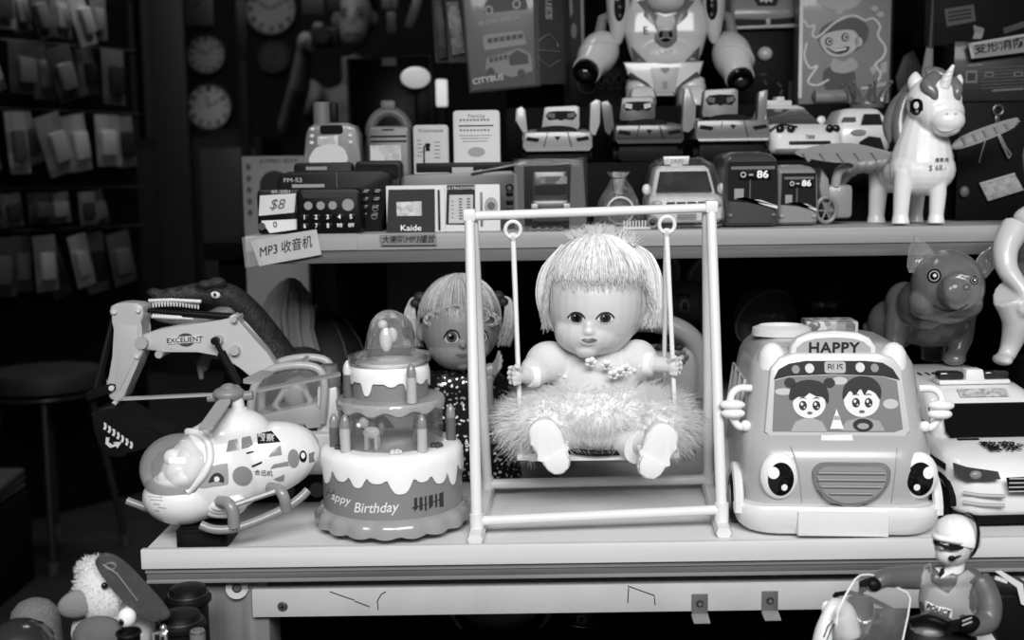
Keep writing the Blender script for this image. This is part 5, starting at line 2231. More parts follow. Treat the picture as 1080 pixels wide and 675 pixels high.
# paper price cards on the shelf edge
pc1 = thing('price_sign', 'handwritten MP3 price card taped to the shelf edge under the pocket radio', 'price sign', 302, 262, YS - .004)
b = MB(mat(.66, .7, var=.08, scale=.05))
b.prism(u3([(55, 535), (180, 512), (315, 493), (332, 592), (85, 634)]), -1, 0)
c = b.build('card', pc1)
b = MB(film(.8, .3, .2))
b.prism(u3([(22, 520), (70, 515), (100, 625), (30, 640)]), -1.6, -.9)
b.build('clear_tape', pc1)
b = MB(film(.8, .3, .2))
b.prism([(334, 247), (377, 247), (377, 264), (334, 265)], -.9, .2)
b.build('clear_tape', pc1)
text('lettering', 'MP3 收音机', u3([(190, 562)])[0] + (-1.6,), 13.5, INK, c, rot=(0, -.19, 0), ext=.2, shear=.25, width=.84, off=.0)
pc2 = thing('price_sign', 'small grey handwritten price card on the shelf edge below the cube speaker', 'price sign', 430, 252, YS - .004)
b = MB(mat(.46, .7, var=.08, scale=.05))
b.prism(u3([(560, 512), (780, 510), (782, 553), (566, 552)]), -1, 0)
c = b.build('card', pc2)
text('lettering', '大喇叭MP3播放', u3([(672, 532)])[0] + (-1.6,), 8.6, INK, c, ext=.2, shear=.2, width=.96)

dkp = mat(.055, .35, var=.08)
dkp2 = mat(.08, .4, var=.08)


def keys(b, cols, rows_, x0, y0, dx, dy, w_, h_, d, m):
    for i in range(cols):
        for j in range(rows_):
            b.box((x0 + i * dx, y0 + j * dy, d), (w_, h_, 1.6), bev=.5, m=m)


MODE['floor'] = True
# small radio with the paper number
t = on_shelf('pocket_radio', 'small dark radio with a paper $8 price tag beside the keypad radio', 'radio', 298, 247, 1.585, rz=.1)
b = MB(dkp)
slab(b, 273, 200, 322, 247, 0, 26, 5)
bd = b.build('case', t)
b = MB(mat(.74, .75, var=.05, scale=.06))
b.prism(u3([(98, 358), (238, 352), (228, 426), (90, 437)]), -1, -.2)
b.prism(u3([(98, 456), (238, 452), (234, 492), (130, 505)]), -1, -.2, m=mat(.80, .5))
pp = b.build('price_label', t)
text('lettering', '$8', u3([(160, 394)])[0] + (-1.5,), 15, mat(.3), pp, ext=.2, shear=.3)
text('lettering', '0', u3([(152, 473)])[0] + (-1.5,), 9, INK, pp, ext=.2)
text('lettering', 'RF-2001', u3([(180, 345)])[0] + (-.4,), 5, mat(.7), t, ext=.2, width=1.2)
b = MB(mat(.25, .4))
b.tube(u3([(100, 480)])[0:1] and [u3([(100, 478)])[0] + (-3,), u3([(100, 478)])[0] + (2,)], 4, n=12)
b.build('dial', t)
# keypad speaker
t = on_shelf('keypad_radio', 'black keypad radio with white number keys and four round buttons', 'radio', 348, 248, 1.575, rz=.03)
b = MB(dkp)
slab(b, 313, 199, 382, 248, 0, 40, 8, bev=3)
b.prism([(320, 203), (376, 203), (374, 209), (322, 209)], -.6, 0, m=mat(.2, .3))
b.build('case', t)
for x, y, r_ in ((285, 398, 4.6), (333, 398, 4.6), (380, 398, 4.6), (440, 397, 6.6)):
    X, Y_ = u3([(x, y)])[0]
    b = MB(mat(.58, .3, metal=.3))
    b.disc((X, Y_, 0), r_, th=2.2)
    o = b.build('round_button', t)
b = MB(mat(.07, .3))
keys(b, 5, 2, 322, 229.5, 12.2, 9.2, 9, 6.6, -.2, mat(.07, .3))
ko = b.build('keypad', t)
for i, ch in enumerate('12345'):
    text('lettering', ch, (322 + i * 12.2, 229, -1.3), 6.6, mat(.9), ko, ext=.2, off=.1)
for i, ch in enumerate(('6', '7', '8', '9/0', '0/V')):
    text('lettering', ch, (322 + i * 12.2, 238, -1.3), 5.6 if len(ch) > 1 else 6.6, mat(.9), ko, ext=.2, off=.1, width=.8)
# wide radio behind
t = on_shelf('wide_radio', 'wide black radio with side buttons standing behind the keypad radio', 'radio', 354, 245, 1.63)
b = MB(dkp2)
b.prism([(294, 246), (294, 190), (298, 184), (306, 181), (404, 181), (411, 184), (413, 190), (402, 246)], 0, 26, bev=2)
b.build('case', t)
b = MB(mat(.3, .4))
b.box((357, 200, -.3), (1, 36, 1))
b.box((327, 196, -.5), (34, 3.4, 1), m=mat(.55, .4))
b.build('front_trim', t)
text('lettering', 'FM-52', (311, 190, -.5), 6, mat(.7), t, ext=.2, width=1.3)
for i in range(2):
    for j in range(4):
        b = MB(mat(.06, .2))
        x, y = 387 + i * 12 - j * 1.2, 203 + j * 8.2
        b.box((x, y, -.6), (9, 5, 2), bev=.8)
        b.box((x, y, -1.8), (5, .8, .4), m=mat(.6))
        if i == 1 and j > 1:
            b.ring((x, y + 1, -1.8), 3, .6, m=mat(.4, .3))
        b.build('button', t)
t = on_shelf('flat_radio', 'flat black radio with small silver label under the rounded grey phone', 'radio', 342, 240, 1.68)
b = MB(dkp2)
slab(b, 312, 172, 374, 244, 0, 16, 5)
b.build('case', t)
b = MB(mat(.55, .3, metal=.4))
b.box((336, 178, -.4), (22, 3.6, .8))
b.build('label', t)
t = on_shelf('flat_radio', 'rounded black radio case under the grey handheld phone', 'radio', 400, 240, 1.69)
b = MB(dkp2)
slab(b, 376, 170, 426, 244, 0, 18, 6, bev=2.5)
b.prism(rrect(379, 174, 422, 190, 4), -.6, 0, m=mat(.06, .2))
b.build('case', t)
# cube speaker
t = on_shelf('cube_speaker', 'dark square mini speaker in a pale edged carton beside the keypad radio', 'speaker', 437, 246, 1.585)
b = MB(mat(.78, .6))
b.box((439, 221, 18), (62, 50, 34), bev=.8)
b.build('carton', t)
b = MB(mat(.16, .5, var=.1))
b.prism(u3([(600, 335), (780, 335), (778, 502), (588, 500)]), -1.6, 1)
f = b.build('front_panel', t)
b = MB(mat(.62, .6, kind='print', v2=.8, bscale=.2))
b.prism(u3([(630, 384), (728, 382), (728, 438), (630, 438)]), -2.4, -1.6)
b.build('label', f)
text('lettering', 'Kaide', u3([(684, 486)])[0] + (-2.2,), 8.6, mat(.92), f, ext=.3, width=1.15, off=.06)
b = MB(mat(.5, .5))
for k in range(3):
    b.box((463 + k * .6, 222, -.2), (1.5, 42, .8))
b.build('side_stripe', t)
# boxed radio with scale
t = on_shelf('boxed_radio', 'pale boxed radio with a dark tuning panel beside the cube speaker', 'radio', 493, 246, 1.59)
b = MB(mat(.78, .5))
b.box((495, 221, 14), (66, 52, 28), bev=1)
b.build('carton', t)
b = MB(mat(.12, .4))
b.prism(u3([(828, 318), (938, 318), (936, 472), (822, 470)]), -1.2, .2)
p_ = b.build('tuning_panel', t)
b = MB(mat(.70, .5))
b.prism(u3([(838, 356), (930, 356), (928, 466), (832, 466)]), -1.8, -1)
p2 = b.build('dial_scale', p_)
b = MB(mat(.25, .5))
for i in range(2):
    for j in range(8):
        x, y = u3([(880 + i * 32, 372 + j * 11)])[0]
        b.box((x, y, -2), (3.5, 1.2, .5))
for j in range(5):
    x, y = u3([(848, 380 + j * 16)])[0]
    b.box((x, y, -2), (2, .9, .5))
b.build('scale_marks', p2)
text('lettering', 'ULTRAZOONE', u3([(882, 330)])[0] + (-1.5,), 4.2, mat(.85), p_, ext=.15, width=1.1)
b = MB(mat(.42, .4))
for x in (796, 962):
    X, _ = u3([(x, 0)])[0]
    b.box((X, 221, -.6), (2.6, 36, 1.4), bev=.4)
b.build('speaker_slot', t)
b = MB(mat(.6, .4))
X, Y_ = u3([(1000, 400)])[0]
b.disc((X, Y_, 0), 7.5, th=2, sq=(.9, 1.2))
b.disc((X, Y_, -2), 4, th=1, m=mat(.35, .4))
b.build('tuning_knob', t)
# radio behind with antenna
t = on_shelf('antenna_radio', 'long dark radio with silver antenna behind the boxed radio', 'radio', 482, 240, 1.665)
b = MB(mat(.24, .35))
b.prism([(424, 246), (424, 188), (428, 184), (540, 181), (546, 186), (548, 246)], 0, 28, bev=1.5)
b.build('case', t)
b = MB(mat(.10, .4))
b.box((492, 177, 14), (104, 10, 20), bev=1)
b.box((489, 180, 2), (22, 6, 3), m=mat(.6, .5))
b.build('handle', t)
b = MB(mat(.75, .2, metal=.9))
b.tube([(506, 182, -3), (556, 173, -3)], 1.1, n=8)
b.tube([(498, 183, -3), (510, 181, -3)], 1.8, n=8)
b.build('antenna', t)
b = MB(mat(.06, .3))
for j in range(3):
    b.box((538, 205 + j * 9, -1), (7, 5, 3), bev=1)
b.ring((538, 199, -1), 3.4, .8)
b.build('button', t)

# phones standing at the back
t = on_shelf('toy_phone', 'rounded grey toy phone with a pale oval and six little buttons', 'toy phone', 352, 240, 1.745)
b = MB(mat(.42, .35, var=.05, coat=.2))
b.prism([(321, 240), (322, 175), (325, 145), (328, 136), (335, 131.5), (370, 131), (378, 134), (382, 142), (383, 175), (383, 240)], 0, 26, bev=4, seg=3)
b.build('case', t)
b = MB(mat(.06, .15))
b.prism(rrect(341, 133.5, 365, 142.5, 3), -.8, 0)
b.build('screen', t)
for x in (333, 372):
    for j in range(3):
        b = MB(mat(.8, .25))
        b.ell((x - j * .6 if x < 350 else x + j * .2, 137.5 + j * 7, 0), (2.6, 2.2, 1.8), n=12, k=8)
        b.build('button', t)
b = MB(mat(.6, .5, kind='print', v2=.8, bscale=.15))
b.prism([(338, 145), (360, 144), (359, 154), (338, 154)], -.8, 0)
b.build('label', t)
b = MB(mat(.74, .4))
b.prism(cspline([(329, 172), (333, 160), (340, 155), (352, 153), (363, 156), (368, 163), (368, 172), (350, 175)], 3), -1, 0)
b.build('oval_panel', t)
t = on_shelf('toy_phone', 'dark grey handheld phone with striped top and pale square label', 'toy phone', 412, 240, 1.75)
b = MB(mat(.30, .4, var=.05))
slab(b, 390, 134, 435, 241, 0, 24, 5, bev=3)
b.build('case', t)
b = MB(mat(.10, .4))
b.box((412, 145, -.3), (38, 1.8, 1))
b.box((412, 150, -.3), (38, 1.8, 1))
b.box((412, 138, -.3), (12, 1.4, 1))
b.build('stripe', t)
b = MB(mat(.60, .6, kind='print', v2=.74, bscale=.15))
b.box((409, 162, -.4), (32, 16, .8))
b.build('label', t)
for px0, x0, x1, y0, lab, ln in ((456, 438, 475, 133, 'pale boxed gadget card with black cable drawing between the phones', 'Kissmate'), (504, 480, 529, 118, 'tall white boxed card with printed lines taller than the toy phones beside it', 'Family')):
    t = on_shelf('gadget_box', lab, 'box', px0, 240, 1.76)
    b = MB(mat(.66 if x0 < 450 else .74, .5, var=.03))
    slab(b, x0, y0, x1, 241, 0, 14, 4, bev=1)
    o = b.build('carton', t)
    b = MB(mat(.3, .6))
    if x0 < 450:
        b.tube([(449, 172, -.4), (449, 156, -.4), (452, 153, -.4), (456, 154, -.4)], .9, n=6, m=BLACK)
        b.box((453, 156, -.5), (4.5, 8, 1), m=BLACK)
        for k in range(5):
            b.box((447 - 3 + (k % 2), 149 + k * 4, -.2), (5, .7, .5))
            b.box((463, 151 + k * 4, -.2), (6, .7, .5))
    else:
        b.box((504, 134, -.2), (36, 1.2, .6), m=BLACK)
        for yy in (128, 138.5):
            for k in range(9):
                b.box((488 + k * 3.6, yy, -.2), (2, 2, .5))
        for yy, w_ in ((144, 34), (147, 30), (150, 26)):
            b.box((503, yy, -.2), (w_, .5, .5))
        b.prism(ellp(504, 161, 9, 5, 18), -.5, 0, m=mat(.56))
    b.build('print', o)
    text('lettering', ln, ((x0 + x1) / 2, y0 + 6, -.3), 5.5, mat(.35), o, ext=.15, width=1.3)
# round headset and cylinder behind
t = on_shelf('toy_headset', 'dim grey curved headset behind the handheld phone', 'headset', 413, 240, 1.83)
b = MB(mat(.34, .5))
b.tube(arc(413, 140, 19, -10, 190, 18, ry=20, d=0), 6, n=12)
b.box((413, 114, 0), (16, 12, 12), bev=3)
b.build('headband', t)
for x in (394, 432):
    b = MB(mat(.28, .5))
    b.ell((x, 190, 0), (9, 52, 12))
    b.build('ear_cup', t)
t = on_shelf('plastic_tube', 'dim pale plastic tube with a black side behind the rounded phone', 'tube', 344, 240, 1.83)
b = MB(mat(.42, .5))
b.lathe((344, 241, 0), [(10, 0), (11, 1), (11, 90), (8, 100), (8, 104), (9.5, 105), (9.5, 130), (8, 131), (.01, 131)], n=24)
b.build('bottle', t)
b = MB(mat(.1, .5))
b.box((356, 120, 0), (8, 20, 12), bev=2)
b.build('cap_lever', t)
# ------------------------------------------------------------------ vehicles on the upper shelf
u5 = lambda x, y: (530 + x / 3.972, 90 + y / 3.972)
u7 = lambda x, y: (760 + x / 3.375, 90 + y / 3.375)
# boxed truck
t = on_shelf('boxed_toy_truck', 'dark toy truck sealed in a clear plastic box', 'boxed toy', 581, 223, 1.60)
zb = _org[1]
b = MB(film(.8, .05, .05, fres=.25))
b.box((581, zb - 38, 34), (78, 74, 66), bev=1)
b.build('clear_box', t)
b = MB(film(.85, .16, .1, fres=.3))
b.prism([(543, zb - 72), (553, zb - 72), (553, zb - 2), (543, zb - 2)], -.6, 0)
b.build('box_flap', t)
b = MB(film(.85, .16, .1, fres=.3))
b.prism([(603, zb - 72), (615, zb - 73), (619, zb - 2), (600, zb - 2)], -.6, 0)
b.build('box_flap', t)
b = MB(mat(.17, .3, coat=.3))
b.box((581, zb - 38, 40), (38, 48, 46), bev=3)
b.box((581, zb - 20, 26), (42, 24, 40), bev=4)
b.build('truck_cab', t)
b = MB(mat(.5, .4, kind='print', v2=.25, bscale=.12))
b.box((585, zb - 52, 15.5), (28, 8, 2))
b.box((581, zb - 42, 15.5), (34, 9, 2), m=mat(.08, .15))
b.build('windscreen', t)
for sx in (-1, 1):
    b = MB(mat(.7, .2))
    b.box((581 + sx * 17, zb - 25, 5), (7, 5, 3), bev=1)
    b.build('headlight', t)
b = MB(mat(.72, .4))
b.box((579, zb - 20, 4.6), (18, 4.5, 2))
pl = b.build('number_plate', t)
text('lettering', '070 514', (579, zb - 20, 3.2), 4.6, INK, pl, ext=.15)
for sx in (-1, 1):
    b = MB(mat(.08, .5))
    b.tube([(581 + sx * 20, zb - 8, 20), (581 + sx * 12, zb - 8, 20)], 7, n=18)
    b.build('wheel', t)
# bagged ball ornament
t = on_shelf('bagged_ornament', 'round glossy ornament gathered in a clear plastic bag between boxed truck and taxi', 'ornament', 655, 223, 1.60)
zb = _org[1]
b = MB(film(.85, .2, .04, fres=1.5, bump=1.0, bscale=.14))
rows_ = []
for y, w_ in ((zb, 24), (zb - 6, 27), (zb - 16, 26), (zb - 30, 20), (zb - 42, 14), (zb - 50, 9), (zb - 54, 7), (zb - 58, 11), (zb - 60, 12)):
    rows_.append([(655 + w_ * (1 + .1 * math.sin(7 * a + y * .2)) * math.cos(a), y, 26 + w_ * .9 * (1 + .1 * math.sin(6 * a + y * .25)) * math.sin(a)) for a in [2 * PI * k / 48 for k in range(48)]])
b.rows(rows_, cap=False)
b.build('clear_bag', t)
b = MB(mat(.62, .15, coat=.8, kind='print', v2=.35, bscale=.08))
b.ell((655, zb - 19, 24), (17, 17, 17), n=28, k=18)
b.build('ball', t)
b = MB(mat(.75, .3))
b.tube([(655, zb - 36, 24), (655, zb - 52, 24)], [4, 6], n=14)
b.ring((655, zb - 19, 8), 14, 1.2)
b.build('neck', t)
# small things lying at the shelf edge
t = on_shelf('ribbed_clip', 'small pale ribbed comb clip lying at the shelf edge under the bagged ornament', 'hair clip', 672, 242, 1.57)
b = MB(mat(.72, .35))
zb = _org[1]
for k in range(9):
    b.box((658 + k * 3.2, zb - 5, 0), (1.8, 9, 6), bev=.5)
b.box((671, zb - 1.5, 0), (30, 3, 8), bev=.8)
b.build('comb', t)
b = MB(mat(.4, .4))
b.ring((688, zb - 7, -2), 5, 2)
b.build('ring', t)
t = on_shelf('bead_chain', 'dull beaded chain lying along the shelf edge beside the swing bar', 'chain', 570, 243, 1.565)
zb = _org[1]
b = MB(mat(.5, .25, metal=.6))
for k in range(26):
    b.ell((549 + k * 1.75, zb - 2 - .8 * math.sin(k * 1.3), 3 * math.sin(k * .7)), (1.5, 1.6, 1.5), n=8, k=6)
b.tube([(549 + k * 1.75, zb - 2 - .8 * math.sin(k * 1.3), 3 * math.sin(k * .7)) for k in range(26)], .5, n=4)
b.build('beads', t)
# taxi
t = on_shelf('toy_taxi', 'pale toy taxi with roof sign wrapped in crinkled clear film', 'toy car', 724, 246, 1.585, rz=-.04)
zb = _org[1]
b = MB(mat(.88, .3, coat=.4))
b.rows([rring(724, w_, d_, 110, 10, y) for y, w_, d_ in ((zb - 6, 36, 2), (zb - 10, 39, -2), (zb - 26, 39, -2), (zb - 32, 38, 4), (zb - 36, 36, 26))])
b.rows([rring(724, w_, d_, 100, 8, y) for y, w_, d_ in ((zb - 35, 35, 26), (zb - 62, 29, 36), (zb - 66, 25, 42))])
b.build('body', t, sharp=50)
b = MB(mat(.10, .15))
b.prism([(694, zb - 38), (699, zb - 60), (749, zb - 60), (754, zb - 38)], -2, 1)
b.warp(lambda v: V((v.x, v.y + 24 + (v.z - 36) * .42, v.z)))
b.build('windscreen', t)
b = MB(mat(.7, .3))
for k in range(4):
    b.box((707 + k * 11, zb - 27, -3), (9, 2, 2), bev=.4, m=mat(.2, .3))
for sx in (-1, 1):
    b.ell((724 + sx * 31, zb - 26, -1), (6, 4, 4))
b.build('grille', t)
b = MB(mat(.85, .4))
b.box((719, zb - 72, 60), (26, 9, 12), bev=1, taper=(1.1, 1))
b.box((719, zb - 67, 60), (12, 4, 10))
sg = b.build('roof_sign', t)
text('lettering', 'TAXI', (719, zb - 71, 53.6), 6.5, mat(.4), sg, ext=.2)
for sx in (-1, 1):
    b = MB(mat(.8, .3))
    b.ell((724 + sx * 40, zb - 41, 24), (5, 6, 4))
    b.build('wing_mirror', t)
for sx in (-1, 1):
    for d in (20, 90):
        b = MB(mat(.07, .5))
        b.tube([(724 + sx * 38, zb - 8, d), (724 + sx * 28, zb - 8, d)], 8, n=18)
        b.build('wheel', t)
b = MB(mat(.5, .4))
b.box((724, zb - 13, -3), (20, 5, 2))
b.build('number_plate', t)
b = MB(film(.85, .08, .05, fres=.5, bump=1.0, bscale=.12))
rows_ = []
for y, w_, d_ in ((zb - 3, 38, -12), (zb - 14, 38, -14), (zb - 30, 38, -10), (zb - 46, 37, 8), (zb - 66, 32, 28), (zb - 74, 22, 40)):
    rows_.append([(x + 1.5 * math.sin(j * 1.7 + y), y + 1.5 * math.sin(j * 2.3), d + 2 * math.sin(j * 1.3 + y)) for j, (x, y, d) in enumerate(rring(724, w_, d_, 116, 12, y))])
b.rows(rows_)
b.build('clear_film', t)


def bus86(px, x0, x1, ytop, label, Y, panel, grp=None):
    t = on_shelf('toy_city_bus', label, 'toy bus', px, 243, Y)
    zb = _org[1]
    w_ = (x1 - x0) / 2
    cx_ = (x0 + x1) / 2
    h = zb - ytop
    b = MB(mat(panel, .3, coat=.4))
    prof_ = [(0.02, w_ * .94, 4), (.06, w_, 0), (.4, w_, 0), (.8, w_ * .98, 2), (.9, w_ * .93, 6), (.96, w_ * .8, 14), (1.0, w_ * .55, 28)]
    b.rows([rring(cx_, ww, d, 96, w_ * .3, zb - h * f) for f, ww, d in prof_])
    b.build('body', t, sharp=50)
    b = MB(mat(.10, .08, coat=1))
    b.prism([(x0 + 3, zb - h * .36), (x0 + 4, zb - h * .86), (x1 - 4, zb - h * .86), (x1 - 3, zb - h * .30)], -1.5, 3)
    b.prism([(x0 + 6, zb - h * .80), (x1 - 6, zb - h * .80), (x1 - 6, zb - h * .76), (x0 + 6, zb - h * .76)], -2, -1, m=mat(.4, .3))
    wn = b.build('windscreen', t)
    b = MB(mat(.5, .4))
    b.box((cx_ - w_ * .5, zb - h * .44, -2), (w_ * .34, h * .14, 1.2), m=mat(.55, .3))
    b.tube([(cx_ - w_ * .1, zb - h * .7, -2), (cx_ - w_ * .1, zb - h * .38, -2)], .9, n=5, m=mat(.35, .3))
    b.build('interior_reflection', wn)
    b = MB(mat(.82, .3))
    b.prism([(x0 + 9, zb - h * .38), (x0 + 20, zb - h * .40), (cx_ + 10, zb - h * .30), (x1 - 3, zb - h * .24), (x1 - 3, zb - h * .28), (cx_ + 8, zb - h * .36)], -2.6, -1)
    b.build('wiper', t)
    b = MB(mat(.03, .5))
    b.box((cx_ + 2, zb - h * .69, -2.4), (w_ * 1.15, h * .13, 1.6), bev=.3)
    sg = b.build('route_sign', t)
    text('lettering', '86', (cx_ + w_ * .34, zb - h * .69, -3.6), h * .135, mat(.93), sg, ext=.2, off=.25, width=1.15)
    b = MB(mat(.7, .4))
    b.ring((cx_ - w_ * .36, zb - h * .69, -3.4), h * .03, .7)
    b.box((cx_ - w_ * .08, zb - h * .69, -3.4), (w_ * .16, 1.4, .6))
    b.build('sign_emblem', sg)
    b = MB(mat(.35 if panel < .4 else .55, .3))
    for sx in (-1, 1):
        b.ell((cx_ + sx * w_ * .78, zb - h * .16, 1), (3.4, 2.6, 3))
    b.build('headlight', t)
    for sx in (-1, 1):
        for d in (20, 76):
            b = MB(mat(.06, .6))
            b.tube([(cx_ + sx * w_, zb - 7.5, d), (cx_ + sx * w_ * .7, zb - 7.5, d)], 7, n=16)
            b.build('wheel', t)
    return t


bus86(793, 764, 822, 160, 'dark toy city bus with route sign 86, the taller and nearer of two', 1.59, .24)
bus86(842, 820, 863, 174, 'toy city bus with route sign 86 and pale lower panel, shorter of the two', 1.615, .50)

# carriage behind the pony
t = on_shelf('toy_carriage', 'pale toy carriage with big wheels standing behind the winged pony', 'toy carriage', 888, 241, 1.635)
zb = _org[1]
b = MB(mat(.50, .35, coat=.2))
b.box((889, zb - 24, 40), (27, 36, 60), bev=5)
b.prism([(868, zb - 60), (876, zb - 48), (880, zb - 14), (872, zb - 10), (866, zb - 40)], 10, 70, bev=2)
b.build('carriage_body', t)
for d in (4, 76):
    b = MB(mat(.45, .35))
    b.ring((872, zb - 15.8, d), 13, 2.2, sq=(.8, 1))
    for k in range(6):
        a = k * PI / 3
        b.tube([(872, zb - 15, d), (872 + 10 * math.cos(a), zb - 15 + 13 * math.sin(a), d)], 1, n=5)
    b.build('wheel', t)
b = MB(mat(.58, .35))
b.tube(spline([(884, zb - 40, 14), (886, zb - 54, 12), (893, zb - 60, 10), (900, zb - 58, 8)], 4), 5, n=12)
b.build('shaft', t)

# winged pony
t = on_shelf('winged_unicorn', 'white winged toy unicorn standing at the front edge of the upper shelf', 'toy unicorn', 970, 241, 1.60)
zb = _org[1]
uw = mat(.86, .3, coat=.35)
MODE['see'] = True
b = MB(uw)
b.ell((981, 110, -6), (28, 28, 26), n=26, k=18)
b.ell((988, 122, -14), (24, 22, 22))
b.ell((995, 129, -26), (18, 14, 17))
b.ell((995, 137, -28), (14, 8.5, 11))
b.tube(spline([(974, 115, 4), (971, 145, 4), (970, 182, 2)], 4), [19, 19.5, 20.5, 22.5, 25, 28, 31, 32, 30], n=18)
b.ell((971, 180, -2), (34, 27, 27))
b.ell((960, 182, 30), (30, 25, 30))
b.ell((950, 182, 58), (29, 25, 27))
for lx, ld, ly, r_ in ((950.5, -12, 190, 9), (988, -14, 195, 8.5), (925, 66, 192, 10), (966, 70, 192, 9)):
    b.tube([(lx + (3 if lx < 960 else -3), ly - 8, ld + 2), (lx, ly + 12, ld), (lx - 1, zb - 10, ld), (lx - 1, zb - .5, ld - 1)], [r_ * 1.35, r_, r_ * .88, r_ * 1.08], n=16)
bo_ = b.blob('body', t, voxel=1.3, smooth=5)
ub = bvh_of(bo_)
b = MB(uw)
b.tube(spline([(964, 98, 4), (961, 89, 5), (961, 79, 7)], 4), [7, 8, 8.6, 8.8, 8.4, 7.4, 5.6, 3.6, 1.2][:9], n=12)
b.build('ear', t)
b = MB(uw)
b.tube(spline([(1003, 94, 2), (1006, 88, 3), (1007, 82, 5)], 4), [4, 5, 5.5, 5.5, 5, 4, 3, 2, .6][:9], n=12)
b.build('ear', t)
b = MB(mat(.82, .3))
b.tube([(990.5, 95, -24), (993.5, 86, -26), (1000, 72, -29)], [6.4, 5.2, 1.6], n=14)
for k in range(3):
    b.ring((992.5 + k * 2, 89 - k * 5, -25.4 - k * 1.2), 5.4 - k * 1.1, .7, rot=(PI / 2 - .2, -.35, 0))
b.build('horn', t)
pmn = mat(.40, .3, coat=.3, var=.1, scale=.2)
b = MB(pmn)
for pts, r_ in (([(982, 86, -12), (974, 93, -22), (980, 101, -28), (983, 108, -30)], 9), ([(998, 89, -16), (1004, 96, -24), (1004, 104, -27), (1006, 110, -21)], 7),
                ([(972, 84, 4), (984, 82, 0), (996, 86, -8)], 10)):
    sp_ = spline(pts, 5)
    n_ = len(sp_)
    b.tube(sp_, [r_ * (1 - .8 * (i / (n_ - 1)) ** 2) for i in range(n_)], n=12)
b.blob('forelock', t, voxel=1.2, smooth=3)
b = MB(pmn)
for pts, r_ in (([(966, 90, 14), (952, 106, 16), (946, 130, 14), (948, 154, 8), (944, 164, 4)], 8), ([(958, 96, 22), (944, 112, 26), (936, 134, 24), (936, 152, 20)], 9),
                ([(972, 88, 20), (954, 100, 30), (948, 130, 28), (952, 158, 22)], 9)):
    sp_ = spline(pts, 5)
    n_ = len(sp_)
    b.tube(sp_, [r_ * (.6 + .4 * math.sin(PI * i / (n_ - 1))) * (1 - .7 * max(0, i / (n_ - 1) - .7) / .3) for i in range(n_)], n=12)
b.blob('mane', t, voxel=1.4, smooth=3)
b = MB(GLOSSB)
b.decal(ub, ellp(962.5, 115, 6.2, 8.2, 20), lift=.5)
b.decal(ub, ellp(962.6, 112.8, 2.8, 3.6, 14), lift=.9, m=WHITE)
b.decal(ub, ellp(963.5, 119, 1.6, 1.8, 10), lift=.9, m=mat(.6))
b.tube([(x, y, hitd(ub, x, y) - .4) for x, y in spline([(957, 120), (957, 111), (962, 106.5), (968, 109), (969, 118)], 4)], .8, n=5)
for k in range(3):
    x, y = 957 + k * 1.5, 110 - k * 1.5
    b.tube([(x, y, hitd(ub, x, y) - .5), (x - 3.5, y - 2.5, hitd(ub, x, y) - 1.5)], .5, n=4)
b.build('eye', t)
b = MB(mat(.6, .4))
b.tube([(x, y, hitd(ub, x, y) - .1) for x, y in spline([(984, 136), (990, 140), (998, 140), (1005, 137)], 4)], .7, n=5)
for x in (995, 1004):
    b.decal(ub, ellp(x, 122, 1.5, 1.1, 8), lift=.3)
b.build('mouth', t)
text_on('lettering', '優惠價', (991, 170), 5, mat(.3), ub, t, lift=.4)
text_on('lettering', '$ 68.-', (987, 178), 8, mat(.25), ub, t, lift=.4)
wm = mat(.50, .3, coat=.3)
for side, pts in ((-1, [(942, 163), (920, 156), (895, 151), (866, 152), (840, 158), (838, 162), (850, 166), (880, 171), (910, 170), (935, 168)]), (1, [(998, 158), (1010, 146), (1035, 136), (1066, 127), (1070, 131), (1066, 137), (1040, 149), (1012, 158)])):
    b = MB(wm)
    b.prism(cspline(pts, 3), 14, 22, bev=3, seg=3)
    xs = [p for p in pts]
    for k in range(5):
        t0 = k / 5
        if side < 0:
            b.tube([(846 + k * 18, 160, 13), (852 + k * 18, 169, 14)], 2.2, n=8)
        else:
            b.tube([(1012 + k * 11, 146 - k * 3.4, 13), (1015 + k * 11, 154 - k * 4, 14)], 1.8, n=8)
    b.build('wing', t)
b = MB(mat(.66, .35, coat=.2))
for k, (x, y) in enumerate(((934, 172), (925, 172), (915, 175), (905, 175), (896, 179), (888, 186), (884, 196))):
    b.ell((x, y, 58 + k * 3), (8, 10 - k * .4, 8), rot=(0, .3, 0))
b.blob('tail', t, voxel=1.4, smooth=2)

MODE['see'] = False
